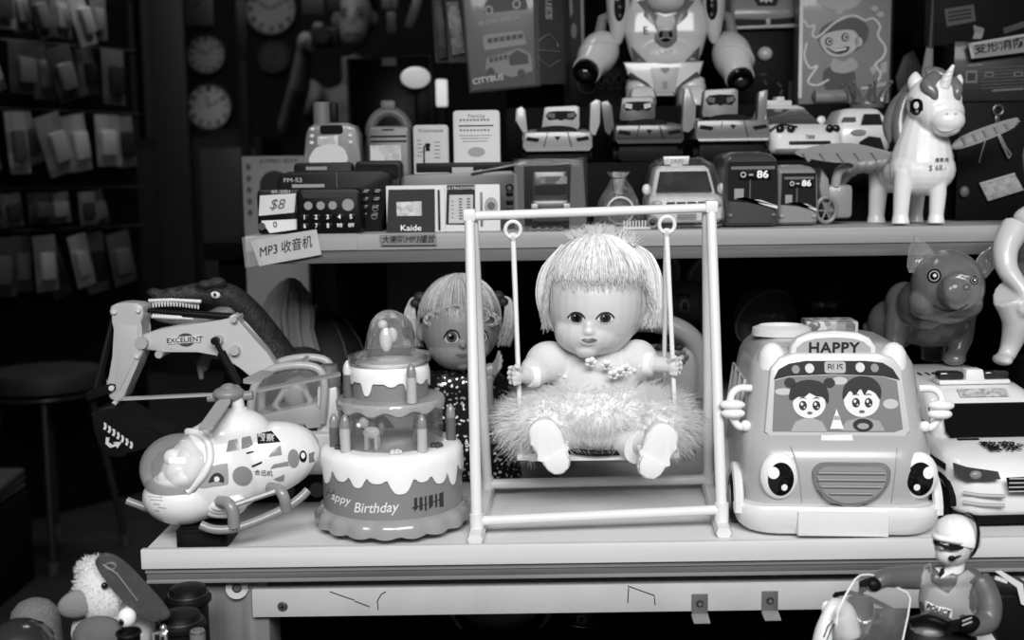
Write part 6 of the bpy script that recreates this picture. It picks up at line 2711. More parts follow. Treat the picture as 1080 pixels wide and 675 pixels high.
# ------------------------------------------------------------------ second row: robot cars
def robocar(label, px, ph, face, fins, v, vf, Y, hw_, rz=0):
    """car whose bonnet, mask and upright doors face the front; ph = bonnet (x0,x1,y0,y1), face the same"""
    t = on_shelf('transforming_robot_car', label, 'toy robot', px, 170, Y, z=Z1 + .0002, rz=rz)
    zb = _org[1]
    x0, x1, y0, y1 = ph
    m = mat(v * .86, .3, coat=.3)
    b = MB(m)
    b.rows([[(x0 + 3, y0, 22), (x1 - 3, y0, 22)], [(x0, y0 + 3, 6), ((x0 + x1) / 2, y0 + 1, 6), (x1, y0 + 3, 6)][::2], [(x0 - 2, y0 + 9, -12), (x1 + 2, y0 + 9, -12)], [(x0 - 1, y1 - 4, -22), (x1 + 1, y1 - 4, -22)], [(x0 + 2, y1, -22), (x1 - 2, y1, -22)]], wrap=False)
    b.prism([(x0, y0 + 4), (x1, y0 + 4), (x1 + 2, y1 - 3), (x1 - 6, y1), (x0 + 6, y1), (x0 - 2, y1 - 3)], -20, 24, bev=3)
    bn = b.build('bonnet', t)
    b = MB(mat(.07, .3))
    cx_ = (x0 + x1) / 2
    w2 = (x1 - x0) / 2
    for sx in (-1, 1):
        b.prism([(cx_ + sx * w2 * .55, y0 + 11), (cx_ + sx * w2 * .9, y0 + 9), (cx_ + sx * w2 * .95, y0 + 12), (cx_ + sx * w2 * .6, y0 + 14)], -22, -19)
    b.prism([(cx_ - w2 * .5, y1 - 3.4), (cx_ + w2 * .5, y1 - 3.4), (cx_ + w2 * .44, y1 - .6), (cx_ - w2 * .44, y1 - .6)], -21.6, -19)
    for sx in (-1, 1):
        b.tube([(cx_ + sx * w2 * .30, y0 + 5, -19.5), (cx_ + sx * w2 * .42, y1 - 4, -22.4)], .6, n=5, m=mat(v * .5, .3))
    b.prism([(cx_ - 3, y0 + 9), (cx_ + 3, y0 + 9), (cx_, y0 + 13)], -21.5, -19)
    b.build('headlight', bn)
    b = MB(mat(.08, .5))
    b.prism([(x0 + 4, y1 - 1), (x1 - 4, y1 - 1), (x1 - 2, zb - 4), (x1 - 8, zb), (x0 + 8, zb), (x0 + 2, zb - 4)], -14, 40, bev=2)
    b.build('chassis', t)
    for sx in (x0 + 3, x1 - 3):
        b = MB(mat(.05, .6))
        b.tube([(sx - 5, zb - 8, 0), (sx + 5, zb - 8, 0)], 8, n=18)
        b.build('wheel', t)
    fx0, fx1, fy0, fy1 = face
    fm_ = mat(vf, .35, coat=.2)
    b = MB(fm_)
    b.prism([(fx0 + 2, fy0 + 1), (fx0 + 5, fy0), (fx1 - 4, fy0 - 1), (fx1, fy0 + 1), (fx1, fy1 - 4), (fx1 - 3, fy1), ((fx0 + fx1) / 2 + 4, fy1 - 1.5), ((fx0 + fx1) / 2, fy1 + 1), ((fx0 + fx1) / 2 - 4, fy1 - 1.5), (fx0 + 1, fy1), (fx0 - 1, fy1 - 4)], 6, 26, bev=1)
    hd_ = b.build('mask', t)
    fw, fh = fx1 - fx0, fy1 - fy0
    b = MB(mat(.07, .3))
    yc = fy0 + fh * .38
    b.prism([(fx0 + fw * .08, yc), (fx0 + fw * .15, yc - fh * .16), (fx0 + fw * .4, yc - fh * .20), (fx0 + fw * .6, yc - fh * .20), (fx0 + fw * .86, yc - fh * .18), (fx0 + fw * .93, yc), (fx0 + fw * .82, yc + fh * .18), (fx0 + fw * .6, yc + fh * .14), (fx0 + fw * .5, yc + fh * .20), (fx0 + fw * .4, yc + fh * .14), (fx0 + fw * .17, yc + fh * .18)], 5, 6.5)
    b.build('visor', hd_)
    b = MB(mat(.32 if v > .3 else .72, .3))
    for sx in (-1, 1):
        c_ = (fx0 + fx1) / 2
        b.prism([(c_ + sx * fw * .16, yc - fh * .08), (c_ + sx * fw * .36, yc - fh * .13), (c_ + sx * fw * .38, yc + fh * .04), (c_ + sx * fw * .18, yc + fh * .12)], 4.4, 5.4)
    b.build('mask_eye', hd_)
    b = MB(mat(.05, .5))
    b.prism(ellp(cx_, y0 + 2, w2 * .62, 5, 20), 0, 4)
    b.build('collar', t)
    for pts, d0, fv in fins:
        b = MB(mat(fv, .3, coat=.3))
        b.prism(pts, d0, d0 + 16, bev=1.2)
        b.build('upright_door', t)
    b = MB(mat(.14, .4))
    b.box((cx_, (y0 + zb) / 2 - 6, 34), (w2 * 1.7, zb - y0 - 10, 18), bev=2)
    b.build('torso', t)
    return t


robocar('pale robot car with upright doors and pale mask above the boxed truck', 588, (553, 622, 136, 160), (573, 612, 113, 138), [([(545, 115), (551, 112), (555, 116), (557, 141), (552, 142), (548, 130), (544, 128)], 4, .62), ([(623, 110), (629, 106), (634, 108), (633, 132), (628, 144), (622, 142)], 0, .64)], .62, .60, 1.79, 36)
robocar('dark robot car with white eyes, standing between two paler ones', 682, (648, 717, 129, 152), (655, 692, 103, 128), [([(634, 108), (641, 106), (646, 112), (648, 134), (643, 143), (638, 138)], 0, .36)], .26, .30, 1.79, 36)
robocar('grey robot car with upright doors beside the white police saloon', 768, (732, 806, 124, 150), (742, 779, 95, 124), [([(721, 94), (727, 95), (733, 112), (732, 134), (725, 140), (718, 138)], -6, .50), ([(801, 98), (810, 96), (809, 120), (805, 131), (799, 131)], 4, .44)], .46, .46, 1.775, 36)
# white police saloon
t = on_shelf('toy_police_saloon', 'small white toy police car on the second tier above the buses', 'toy car', 851, 166, 1.758, z=Z1 + .0002, rz=.16)
zb = _org[1]
t.scale.z *= 1.17
cw = mat(.84, .28, coat=.5)
b = MB(cw)
b.rows([rring(853, w_, d_, 92, 14, y) for y, w_, d_ in ((zb - 5, 37, 4), (zb - 10, 40, -2), (zb - 22, 40, -2), (zb - 30, 38, 8), (zb - 34, 35, 40))])
b.rows([rring(850, w_, d_, 86, 10, y) for y, w_, d_ in ((zb - 33, 33, 34), (zb - 49, 26, 58), (zb - 52, 22, 66))])
b.build('body', t, sharp=50)
b = MB(mat(.28, .1, coat=.8))
b.prism([(820, zb - 33), (828, zb - 48), (871, zb - 48), (880, zb - 33)], -1, 1)
b.warp(lambda v: V((v.x, v.y + 33 + (v.z - 33) * 1.45, v.z)))
b.build('windscreen', t)
b = MB(mat(.8, .4))
b.box((846, zb - 54, 72), (30, 5, 14), bev=1)
b.box((848, zb - 57, 72), (9, 6, 14), bev=1)
b.build('light_bar', t)
for x, d in ((822, 2), (833, 0), (876, 0), (885, 4)):
    b = MB(mat(.08, .2))
    b.ell((x, zb - 27.5, d), (4.4, 3.6, 3))
    b.build('headlight', t)
b = MB(mat(.08, .2))
b.tube(spline([(812, zb - 26, 8), (822, zb - 31, 3), (840, zb - 29, 0)], 4), 1, n=6)
b.build('bonnet_line', t)
b = MB(mat(.12, .4))
b.box((853, zb - 15, -2.6), (46, 3, 2), bev=.6)
b.build('grille', t)
b = MB(mat(.72, .35))
b.prism([(838, zb - 21), (842, zb - 29), (866, zb - 29), (868, zb - 21)], 0, 2)
b.warp(lambda v: V((v.x, v.y - 2.5 + (v.z - 20) * 1.0, v.z)))
b.build('bonnet_panel', t)
text('lettering', 'T808', (853, zb - 20, -3), 5, mat(.4), t, ext=.2)
for sx in (-1, 1):
    for d in (22, 74):
        b = MB(mat(.06, .5))
        b.tube([(853 + sx * 40, zb - 11.3, d), (853 + sx * 30, zb - 11.3, d)], 11, n=20)
        b.tube([(853 + sx * 40.5, zb - 11.3, d), (853 + sx * 38, zb - 11.3, d)], 6, n=14, m=mat(.5, .3))
        b.build('wheel', t)
for sx in (-1, 1):
    b = MB(cw)
    b.ell((850 + sx * 37, zb - 37, 46), (5, 4, 3))
    b.build('wing_mirror', t)
# white van with crown on its roof
t = on_shelf('toy_van', 'white toy van with dark window half hidden behind the pony wing', 'toy car', 912, 160, 1.79, z=Z1 + .0002)
zb = _org[1]
b = MB(cw)
b.rows([rring(912, w_, d_, 66, 8, y) for y, w_, d_ in ((zb - 5, 26, 4), (zb - 12, 28, 0), (zb - 34, 28, 2), (zb - 44, 25, 8), (zb - 52, 20, 14), (zb - 54, 15, 20))])
b.build('body', t, sharp=50)
b = MB(mat(.12, .2))
b.prism([(908, zb - 36), (911, zb - 47), (927, zb - 47), (931, zb - 36)], 1, 4)
b.prism([(888, zb - 40), (890, zb - 44), (902, zb - 44), (903, zb - 40)], 2, 5, m=mat(.3, .3))
b.prism([(904, zb - 6), (906, zb - 18), (916, zb - 24), (928, zb - 22), (934, zb - 6)], -1.5, 2)
b.build('window', t)
b = MB(mat(.5, .4))
b.prism(ellp(905, zb - 28, 8, 3, 14), -1, 1)
b.build('badge', t)
vt = t.location.z + (54) * t.scale.z
t = thing('party_tiara', 'dull toy tiara with ball tipped points on the white van roof', 'tiara', 914, 122, 1.845)
t.location.z = vt + .0004
org(914, 122)
b = MB(mat(.34, .35, coat=.3))
rows_ = []
b.lathe((914, 122, 0), [(17, 0), (18, 3), (17, 8), (15, 11), (14, 8), (15, 3), (15, .5)], n=30)
for k in range(7):
    a = 2 * PI * k / 7 + .25
    ca, sa = math.cos(a), math.sin(a)
    b.tube([(914 + 15.5 * ca, 115, 15.5 * sa), (914 + 18 * ca, 106, 18 * sa), (914 + 24 * ca, 98, 24 * sa)], [5, 3, 1.4], n=8)
    b.ell((914 + 25 * ca, 96, 25 * sa), (2.4, 2.4, 2.4), n=10, k=8)
b.build('crown_band', t)
t = on_shelf('plastic_roll', 'pale plastic roll lying behind the white police saloon', 'roll', 882, 150, 1.90, z=Z2 + .0002)
zb = _org[1]
b = MB(mat(.5, .4))
b.tube([(858, zb - 7, 0), (904, zb - 7, 0)], 7, n=18)
b.build('roll_sheet', t)
b = MB(mat(.3, .4))
for x in (857, 905):
    b.tube([(x - 1, zb - 7, 0), (x + 1, zb - 7, 0)], 4, n=14)
b.build('roll_end', t)
# ------------------------------------------------------------------ top tier
TOP = Z2 + .0002
# white robot
t = on_shelf('toy_robot', 'large white toy robot with black muzzled arm cannons standing on the top tier', 'toy robot', 702, 112, 1.965, z=TOP)
zb = _org[1]
MODE['see'] = True
rw = mat(.80, .3, coat=.4)
rg = mat(.42, .35, coat=.2)
b = MB(rw)
b.rows([rring(702, w_, d_, 34, 14, y) for y, w_, d_ in ((70, 32, -12), (58, 38, -16), (36, 44, -20), (14, 42, -18), (2, 36, -12), (-4, 24, -4))])
b.ell((702, 60, -8), (32, 20, 18))
tor = b.blob('torso', t, voxel=1.5, smooth=4)
tb = bvh_of(tor)
b = MB(rg)
b.decal(tb, [(672, 4), (683, 2), (694, 18), (690, 29), (680, 20)], lift=1.0, rings=5)
b.decal(tb, [(732, 4), (721, 2), (710, 18), (714, 29), (724, 20)], lift=1.0, rings=5)
b.decal(tb, [(691, 16), (702, 20), (713, 16), (714, 44), (708, 50), (702, 52), (696, 50), (690, 44)], lift=1.0, rings=5)
b.decal(tb, [(666, 50), (676, 60), (682, 66), (668, 66)], lift=1.0, rings=3)
b.decal(tb, [(738, 50), (728, 60), (722, 66), (736, 66)], lift=1.0, rings=3)
b.build('chest_collar', t)
b = MB(mat(.05, .2))
b.decal(tb, ellp(702, 38, 7.5, 7.5, 22), lift=1.9)
b.decal(tb, ellp(702, 38, 3.4, 3.4, 14), lift=2.4, m=mat(.4, .2))
b.build('chest_lens', t)
text_on('lettering', 'E', (681, 34), 11, mat(.3), tb, t, lift=1, off=.2, shear=-.1)
text_on('lettering', 'ROBOT', (702, 56), 4.5, mat(.5), tb, t, lift=1)
b = MB(rw)
b.prism([(657, 66), (742, 66), (738, 80), (716, 84), (712, 102), (690, 102), (686, 84), (662, 80)], -24, 24, bev=4)
pv = b.build('waist', t)
b = MB(mat(.5, .4))
b.prism([(686, 72), (716, 72), (712, 98), (691, 98)], -25, -23.6, bev=.4, m=mat(.70, .35))
b.prism([(697, 72), (706, 72), (706, 75), (701.5, 78), (697, 75)], -26, -25)
b.prism([(699, 86), (704, 86), (704, 94), (699, 94)], -26, -25)
b.build('waist_badge', pv)
for sx in (-1, 1):
    X = lambda dx: 702 + sx * dx
    b = MB(rw)
    b.tube(spline([(X(27), 86, 0), (X(27), 100, -4), (X(26), zb - 22, 0)], 4), [14, 14, 14, 14, 15, 15, 16, 16, 16], n=18)
    b.box((X(26), zb - 11, -8), (30, 22, 52), bev=6, taper=(.8, .7))
    b.build('leg', t)
    b = MB(rw)                       # shoulder shell
    b.rows([[(X(50) + w_ * math.cos(a), y, -6 + 17 * w_ / 11 * .8 * math.sin(a)) for a in [2 * PI * k / 24 for k in range(24)]] for y, w_ in ((48, 2), (44, 5), (34, 8.5), (16, 11.5), (0, 12.5), (-8, 10), (-12, 4))])
    sh_ = b.build('shoulder', t)
    sb = bvh_of(sh_)
    b = MB(mat(.06, .2))
    b.decal(sb, ellp(X(48), 8, 6, 16, 22, rot=-sx * .05), lift=.8)
    for k in range(3):
        b.decal(sb, ellp(X(48), 0 + k * 9, 1.6, 1.8, 10), lift=1.2, m=mat(.4, .2))
    b.build('shoulder_inlay', sh_)
    b = MB(mat(.5, .35))
    el = (X(66), 22, 8)
    b.tube([(X(50), 16, 4), el, (X(70), 40, 2)], 6, n=12)
    b.build('upper_arm', t)
    b = MB(rw)
    a0 = V((X(63 if sx > 0 else 60), 42, 14))
    a1 = V((X(78 if sx > 0 else 83), 84 if sx > 0 else 74, -34))
    rs = (9, 16, 20, 20.5, 19, 15.5, 15)
    n_ = len(rs)
    b.tube([tuple(a0.lerp(a1, k / (n_ - 1))) for k in range(n_)], list(rs), n=24)
    b.ring(tuple(a0.lerp(a1, .55)), 20.5, 1.2, rot=(.9, sx * .3, 0))
    b.build('forearm_cannon', t)
    b = MB(mat(.03, .25))
    dv = (a1 - a0).normalized()
    e1 = a1 + dv * 5
    b.tube([tuple(a1 - dv * 2), tuple(e1), tuple(e1 + dv * 1.5), tuple(e1 - dv * 3)], [13.5, 13.5, 11, 9], n=24)
    b.ell(tuple(e1 - dv * 1), (8, 8, 5), m=mat(.12, .15))
    b.build('muzzle', t)
b = MB(rw)
b.ell((702, -22, -6), (27, 30, 26), n=24)
b.ell((702, 4, -16), (20, 13, 18))
b.blob('head', t, voxel=1.5, smooth=4)
hbb = bvh_of(t.children[-1])
b = MB(mat(.05, .15))
b.decal(hbb, ellp(702, -12, 24, 13, 26), lift=1)
b.build('visor', t)

MODE['see'] = False
# dark battery box with ring dial behind the robot
t = on_shelf('boxed_toy_gun', 'dark toy box printed with a ring dial behind the robot cannon near the bus carton', 'box', 640, 110, 2.04, z=TOP)
zb = _org[1]
b = MB(mat(.10, .5))
b.box((640, zb - 26, 24), (86, 52, 40), bev=1)
b.build('carton', t)
b = MB(mat(.34, .5))
b.ring((620, 88, 3.4), 10, .8)
for k in range(4):
    b.ring((635 + k * 9, 84, 3.4), 3.4, .6, sq=(1, 1.5))
    b.tube([(632 + k * 9, 93, 3.4), (638 + k * 9, 93, 3.4)], .7, n=5)
b.build('print', t)

# city bus carton
t = on_shelf('toy_bus_carton', 'tall printed toy bus carton lettered CITY BUS standing at the end of the top tier', 'box', 545, 98, 1.93, z=TOP, rz=.0)
zb = _org[1]
ci1, ci2 = mat(.34, .35, var=.12, scale=.02, coat=.3), mat(.28, .35, var=.1, scale=.02, coat=.3)
b = MB(ci1)
b.prism([(488, -40), (563, -40), (565, 90), (497, 95)], 0, 46, bev=.6)
fr_ = b.build('front_panel', t)
b = MB(ci2)
b.rows([[(563.4, -40, 0), (596, -40, 40)], [(565.4, 90, 0), (597, 86, 40)]], wrap=False)
b.rows([[(596, -40, 40), (600, -40, 46)], [(597, 86, 40), (600, 86, 46)]], wrap=False)
b.build('side_panel', t)
b = MB(film(.85, .06, .08))
b.prism([(486, -42), (568, -42), (570, 92), (495, 98)], -3, -2)
b.build('film_wrap', t)
b = MB(mat(.14, .4))
# printed vehicles: dark car above, bus and truck below
b.prism([(511, 16), (514, 4), (522, -2), (548, -4), (556, 2), (558, 12)], -.6, 0)
for x in (517, 546):
    b.prism(ellp(x, 13 - (x - 517) * .2, 4.5, 5, 16), -1.2, 0, m=mat(.6))
    b.prism(ellp(x, 13 - (x - 517) * .2, 2.6, 3, 14), -1.6, 0, m=mat(.2))
b.prism([(510, 44), (512, 38), (552, 34), (556, 48), (512, 54)], -.6, 0, m=mat(.5))
for k in range(6):
    b.prism([(515 + k * 6.4, 42 - k * .8), (520 + k * 6.4, 41.4 - k * .8), (520 + k * 6.4, 46 - k * .8), (515 + k * 6.4, 46.6 - k * .8)], -1.2, 0)
b.prism([(512, 74), (514, 62), (536, 56), (548, 52), (560, 58), (562, 76), (540, 82)], -.6, 0, m=mat(.45))
b.prism([(537, 60), (546, 54), (557, 59), (558, 68), (538, 70)], -1.2, 0)
for k in range(4):
    b.prism([(517 + k * 5, 62 - k), (520.5 + k * 5, 61.3 - k), (520.5 + k * 5, 66 - k), (517 + k * 5, 66.7 - k)], -1.2, 0)
b.prism(ellp(518, 76, 4.2, 4.4, 16), -1.2, 0)
b.prism(ellp(550, 78, 4, 4.4, 16), -1.2, 0)
b.prism([(497, 86), (535, 76), (565, 72), (565, 90), (497, 95)], -.3, 0, m=mat(.20))
b.build('vehicle_print', fr_)
text('lettering', 'CITYBUS', (515, 84, -1.2), 8.5, mat(.78), fr_, rot=(0, -.16, 0), ext=.2, off=.1)
text('lettering', 'DIE CITYBUS SERIES  1:64', (527, 24, -1), 5.4, mat(.72), fr_, rot=(0, -.14, 0), ext=.15, width=.72)
ty = text('lettering', 'SERIES', (0, 0, 0), 15, mat(.72), t, raw=True, ext=.2, off=.3)
M = Matrix.Translation(q(580, 0, 18.4)) @ Matrix.Rotation(math.atan2(40, 32.6), 4, 'Z') @ Matrix.Rotation(PI / 2, 4, 'Y')
ty.data.transform(M)
b = MB(mat(.5, .4))
sdp = lambda x, y: (x, y, (x - 565) * 40 / 32 - 1)
b.tube([sdp(*p) for p in ((568, 46), (576, 38), (581, 36), (590, 44), (590, 48))], .7, n=5)
b.tube([sdp(*p) for p in ((568, 54), (592, 53))], .7, n=5)
b.tube([sdp(*p) for p in ((568, 62), (580, 70), (592, 62))], .7, n=5)
b.build('side_print', t)

# poster carton with generic cartoon child
t = on_shelf('cartoon_toy_carton', 'tall pale printed carton with a laughing cartoon child on the front', 'box', 890, 108, 1.95, z=TOP, rz=-.03)
zb = _org[1]
b = MB(mat(.52, .4, var=.05, coat=.3))
b.box((890, (zb - 60) / 2, 16), (95, zb + 60, 30), bev=.8)
fr_ = b.build('carton', t)
b = MB(mat(.86, .5, var=.04))
b.box((844, (104 - 60) / 2, 1), (3.5, 162, 1.2))
b.tube(spline([(846, 22), (852, 30), (858, 28), (856, 38), (866, 42), (880, 26), (898, 20), (914, 24), (918, 18), (926, 26), (924, 38), (932, 50), (930, 62), (922, 70), (928, 80), (920, 92), (908, 94)], 4) and [(x, y, .6) for x, y in spline([(846, 22), (852, 30), (858, 28), (856, 38), (862, 40), (880, 25), (898, 19), (910, 24), (918, 22), (926, 30), (924, 40), (932, 52), (930, 62), (922, 70), (928, 80), (920, 92), (908, 94)], 4)], 1.3, n=6)
b.tube([(x, y, .6) for x, y in spline([(850, 46), (848, 60), (854, 72), (862, 70), (852, 86), (862, 90), (874, 84)], 4)], 1.3, n=6)
b.build('outline_print', fr_)
b = MB(mat(.22, .4))
b.prism(cspline([(862, 42), (866, 30), (880, 23), (898, 21), (912, 28), (914, 40), (906, 52), (890, 58), (870, 56)], 3), .3, 1)
b.prism(cspline([(868, 76), (880, 70), (896, 72), (902, 84), (892, 98), (872, 96)], 3), .3, 1)
b.build('hair_print', fr_)
b = MB(mat(.72, .45))
b.prism(cspline([(864, 46), (868, 38), (882, 34), (898, 34), (904, 42), (902, 52), (890, 60), (874, 59)], 3), -.2, 1)
b.prism(ellp(904, 46, 4, 5, 14), -.2, 1)
b.prism(cspline([(878, 62), (888, 66), (898, 62), (904, 72), (890, 78), (876, 74)], 3), -.2, 1, m=mat(.62))
fc = b.build('face_print', fr_)
b = MB(mat(.12, .4))
for x, y in ((873, 45), (890, 41)):
    b.prism(ellp(x, y, 4.2, 4.4, 16), -.7, 0)
    b.prism(ellp(x + .5, y, 2.8, 3, 14), -1.1, 0, m=mat(.8))
    b.prism(ellp(x + .8, y, 1.6, 1.8, 12), -1.5, 0)
b.prism(cspline([(870, 51), (880, 53), (894, 50), (892, 56), (880, 58)], 3), -.7, 0)
b.prism([(872, 52), (880, 53.6), (892, 51.4), (890, 54), (880, 55.6)], -1.1, 0, m=mat(.85))
b.build('features_print', fc)
b = MB(mat(.66, .45))
b.prism(cspline([(858, 0), (872, -14), (892, -16), (908, -4), (900, 10), (882, 14), (866, 8)], 3), .2, 1)
b.prism([(916, 74), (922, 68), (926, 72), (920, 80)], .2, 1)
b.prism([(928, 68), (934, 66), (934, 78), (927, 79)], .2, 1)
b.prism([(918, 90), (937, 87), (937, 91), (918, 94)], .2, 1)
for k in range(5):
    b.prism(ellp(852 + (k * 37) % 80, -2 + (k * 23) % 26, 4, 3, 10), .3, 1)
b.build('pattern_print', fr_)
b = MB(film(.85, .05, .06))
b.box((890, (zb - 60) / 2, 14), (97.5, zb + 61, 35), bev=1)
b.build('film_wrap', t)

# black carton carrying the white truck
t = on_shelf('carton', 'black carton with a pale round knob between the robot and the cartoon carton', 'carton', 806, 112, 2.0, z=TOP)
zb = _org[1]
b = MB(mat(.06, .5))
b.box((806, (zb + 34) / 2, 30), (72, zb - 34, 56), bev=1)
co_ = b.build('carton_board', t)
b = MB(mat(.74, .25, coat=.4))
b.ell((806, 58, 0), (8, 7.4, 7))
b.build('knob', t)
b = MB(mat(.2, .5))
for k in range(6):
    b.box((790 + (k * 17) % 36, 76 + (k * 11) % 30, 1.6), (6, 2, 1), rot=(0, k, 0))
b.box((836, 96, 1.4), (9, 20, 1), m=mat(.16))
b.build('print', t)
ztop = t.location.z + (zb - 34) * t.scale.z
tt = thing('toy_truck', 'front of a pale toy truck on the black carton above the robot arm', 'toy truck', 806, 33, 2.0)
tt.location.z = ztop + .0003
org(806, 34)
b = MB(mat(.52, .3, coat=.3))
b.rows([rring(806, w_, d_, 70, 6, y) for y, w_, d_ in ((30, 35, 2), (20, 36, -2), (10, 35, 0), (-6, 33, 4), (-24, 31, 10), (-30, 26, 14))])
b.build('cab', tt)
b = MB(mat(.62, .3))
b.prism([(769, 33.5), (770, 30), (842, 28), (843, 32)], -6, 4, bev=1)
b.box((809, 26, -4), (5, 8, 5), bev=1)
b.build('bumper', tt)
b = MB(mat(.06, .3))
b.prism([(773, 28), (775, 22), (806, 23.5), (806, 28)], -3.2, 0)
b.prism([(812, 28), (812, 23), (840, 21), (842, 27)], -3.2, 0)
b.prism([(793, -4), (822, -4), (818, 8), (799, 8)], -3, 2)
gr = b.build('grille', tt)
b = MB(mat(.7, .25))
b.prism([(799, -2), (804, -2), (807, 2), (810, -2), (815, -2), (813, 6), (809, 4), (807, 7), (805, 4), (801, 6)], -3.8, -2.8)
b.build('emblem', gr)
b = MB(mat(.3, .1))
b.prism([(780, -8), (784, -24), (829, -24), (833, -8)], 0, 6)
b.build('windscreen', tt)
for sx in (-1, 1):
    b = MB(mat(.05, .6))
    b.tube([(806 + sx * 34, 28, 30), (806 + sx * 22, 28, 30)], 5.5, n=16)
    b.build('wheel', tt)

# boxes at the top right
t = on_shelf('toy_fire_engine_carton', 'dark carton under the handwritten sign, printed with a grille', 'box', 1050, 112, 1.9, z=TOP, rz=-.06)
zb = _org[1]
b = MB(mat(.12, .45, var=.1, coat=.2))
b.box((1062, (zb + 44) / 2, 26), (112, zb - 44, 50), bev=1)
co_ = b.build('carton', t)
b = MB(mat(.44, .45))
for k in range(7):
    b.tube([(1034, 73 + k * 3.4, .4), (1100, 70 + k * 3.4, .4)], .5, n=4)
b.box((1024, 81, .5), (12, 13, 1))
b.box((1062, 95, .5), (32, 1.8, 1), rot=(0, -.05, 0))
b.box((1027, 69, .5), (16, 2.4, 1), rot=(0, -.05, 0))
for x in (1042, 1072):
    b.box((x, 79, .2), (9, 5, 1.2))
    b.box((x, 79, -.3), (6, 2.6, 1), m=mat(.12))
b.box((1024, 81, 0), (8, 8, 1), m=mat(.2))
b.build('grille_print', co_)
ztop = t.location.z + (zb - 44) * t.scale.z
MODE['floor'] = False
t = thing('price_sign', 'pale handwritten fire engine price sign standing on the dark grille carton', 'sign', 1056, 52, 1.885, rz=-.06)
t.location.z = ztop + .0003 - 0
org(1056, 44)
b = MB(mat(.55, .6, var=.05))
b.prism([(1021, 20 + 28), (1100, 8 + 28), (1100, 28 + 28), (1025, 36 + 28)], -1, 0)
b.prism([(1021, 48), (1100, 36), (1100, 39), (1021, 51)], -2.2, -1, m=mat(.7, .3))
b.prism([(1021, 48), (1024, 47), (1028, 63), (1025, 64)], -2.2, -1, m=mat(.7, .3))
sb_ = b.build('card', t)
text('lettering', '变形消防車', (1060, 50, -1.6), 13.5, INK, sb_, rot=(0, -.13, 0), ext=.2, off=.12, width=.98)
b = MB(mat(.5, .4, metal=.5))
b.tube([(1030, 44, 2), (1030, 36, 2)], 1.2, n=6)
b.build('clip', t)
t = thing('boxed_toy', 'dim dark carton with a paper leaflet above the handwritten sign', 'box', 1036, 30, 1.97, rz=-.03)
t.location.z = ztop + .0003
org(1036, 44)
b = MB(mat(.10, .5, var=.1))
b.box((1040, 0, 26), (128, 88, 50), bev=1)
co_ = b.build('carton', t)
b = MB(mat(.34, .5))
b.prism([(996, 6), (1026, 2), (1029, 19), (999, 24)], .2, 1)
for k in range(3):
    b.prism([(1000, 9 + k * 4), (1024, 6 + k * 4), (1024, 8 + k * 4), (1000, 11 + k * 4)], -.3, .4, m=mat(.12))
b.build('leaflet_print', co_)
b = MB(mat(.3, .5))
b.box((1070, 26, .4), (24, 6, .8), rot=(0, -.3, 0))
b.build('label', co_)
t = thing('paper_tab', 'small shiny torn foil tab on top of the handwritten sign carton', 'tab', 1033, 38, 1.875)
t.location.z = ztop + .0003
org(1033, 44)
b = MB(mat(.8, .2, metal=.6))
b.rows([[(1026, 44, 0), (1036, 44, 2)], [(1027, 38, -2), (1037, 39, 0)], [(1026, 30, 0), (1039, 33, 3)]], wrap=False)
b.rows([[(1026, 44, .6), (1036, 44, 2.6)], [(1027, 38, -1.4), (1037, 39, .6)], [(1026, 30, .6), (1039, 33, 3.6)]], wrap=False)
b.build('foil', t)
# brush
t = on_shelf('paint_brush', 'upright paint brush with dark handle and pale bristles above the pony ear', 'brush', 977, 112, 1.93, z=TOP)
zb = _org[1]
b = MB(mat(.52, .7, var=.15, bump=.5, bscale=.5))
b.rows([[(978 + w_ * math.cos(a) + sx, y, w_ * .5 * math.sin(a)) for a in [2 * PI * k / 16 for k in range(16)]] for y, w_, sx in ((zb, 7.5, -1), (76, 6, -1), (60, 4.5, 0), (50, 3.6, 1))])
b.build('bristles', t)
b = MB(mat(.20, .4))
b.tube([(979, 52, 0), (980, 20, 0), (981, -30, 0)], [3.6, 3, 2.4], n=12)
b.build('handle', t)
t = on_shelf('folded_fan', 'dark folded cardboard fan leaning behind the pony head', 'fan', 962, 112, 2.0, z=TOP)
zb = _org[1]
b = MB(mat(.13, .5))
b.prism([(952, 60), (962, 54), (974, 78), (978, zb), (950, zb), (944, 82)], 0, 5, bev=.6)
for k in range(4):
    b.tube([(955 + k * 4, 60 + k * 3, -.6), (952 + k * 6, zb, -.6)], .7, n=5, m=mat(.2))
b.build('fan_leaf', t)

# things hanging at the right behind the pony
t = on_shelf('hanging_rack', 'black wire display board with tagged trinkets behind the pony wing', 'rack', 1050, 240, 1.705)
zb = _org[1]
b = MB(mat(.045, .6))
b.box((1060, zb - 62, 4), (104, 122, 4), bev=1)
b.build('board', t)
b = MB(mat(.32, .3, metal=.5))
b.ring((1048, 118, 0), 5, 1.6)
b.box((1047, 128, 0), (5, 9, 3), bev=1)
b.build('key_ring', t)
b = MB(mat(.45, .3))
b.tube([(1038, 142, 0), (1032, 160, -2), (1030, 172, 0)], .8, n=6)
b.tube([(1050, 142, 0), (1056, 156, -3), (1062, 164, -3), (1060, 168, -3), (1052, 152, -2), (1049, 144, 0)], 1.1, n=6)
b.build('wire_hook', t)
b = MB(mat(.48, .7, kind='print', v2=.62, bscale=.2))
b.prism([(1030, 193), (1066, 183), (1077, 201), (1040, 212)], -3, -1)
b.prism([(1030, 193), (1066, 183), (1067, 185), (1031, 195.5)], -4, -3, m=mat(.6))
b.build('paper_tag', t)
b = MB(mat(.35, .5))
b.ell((1015, 202, -2), (5, 6, 4))
b.build('trinket', t)

MODE['floor'] = False
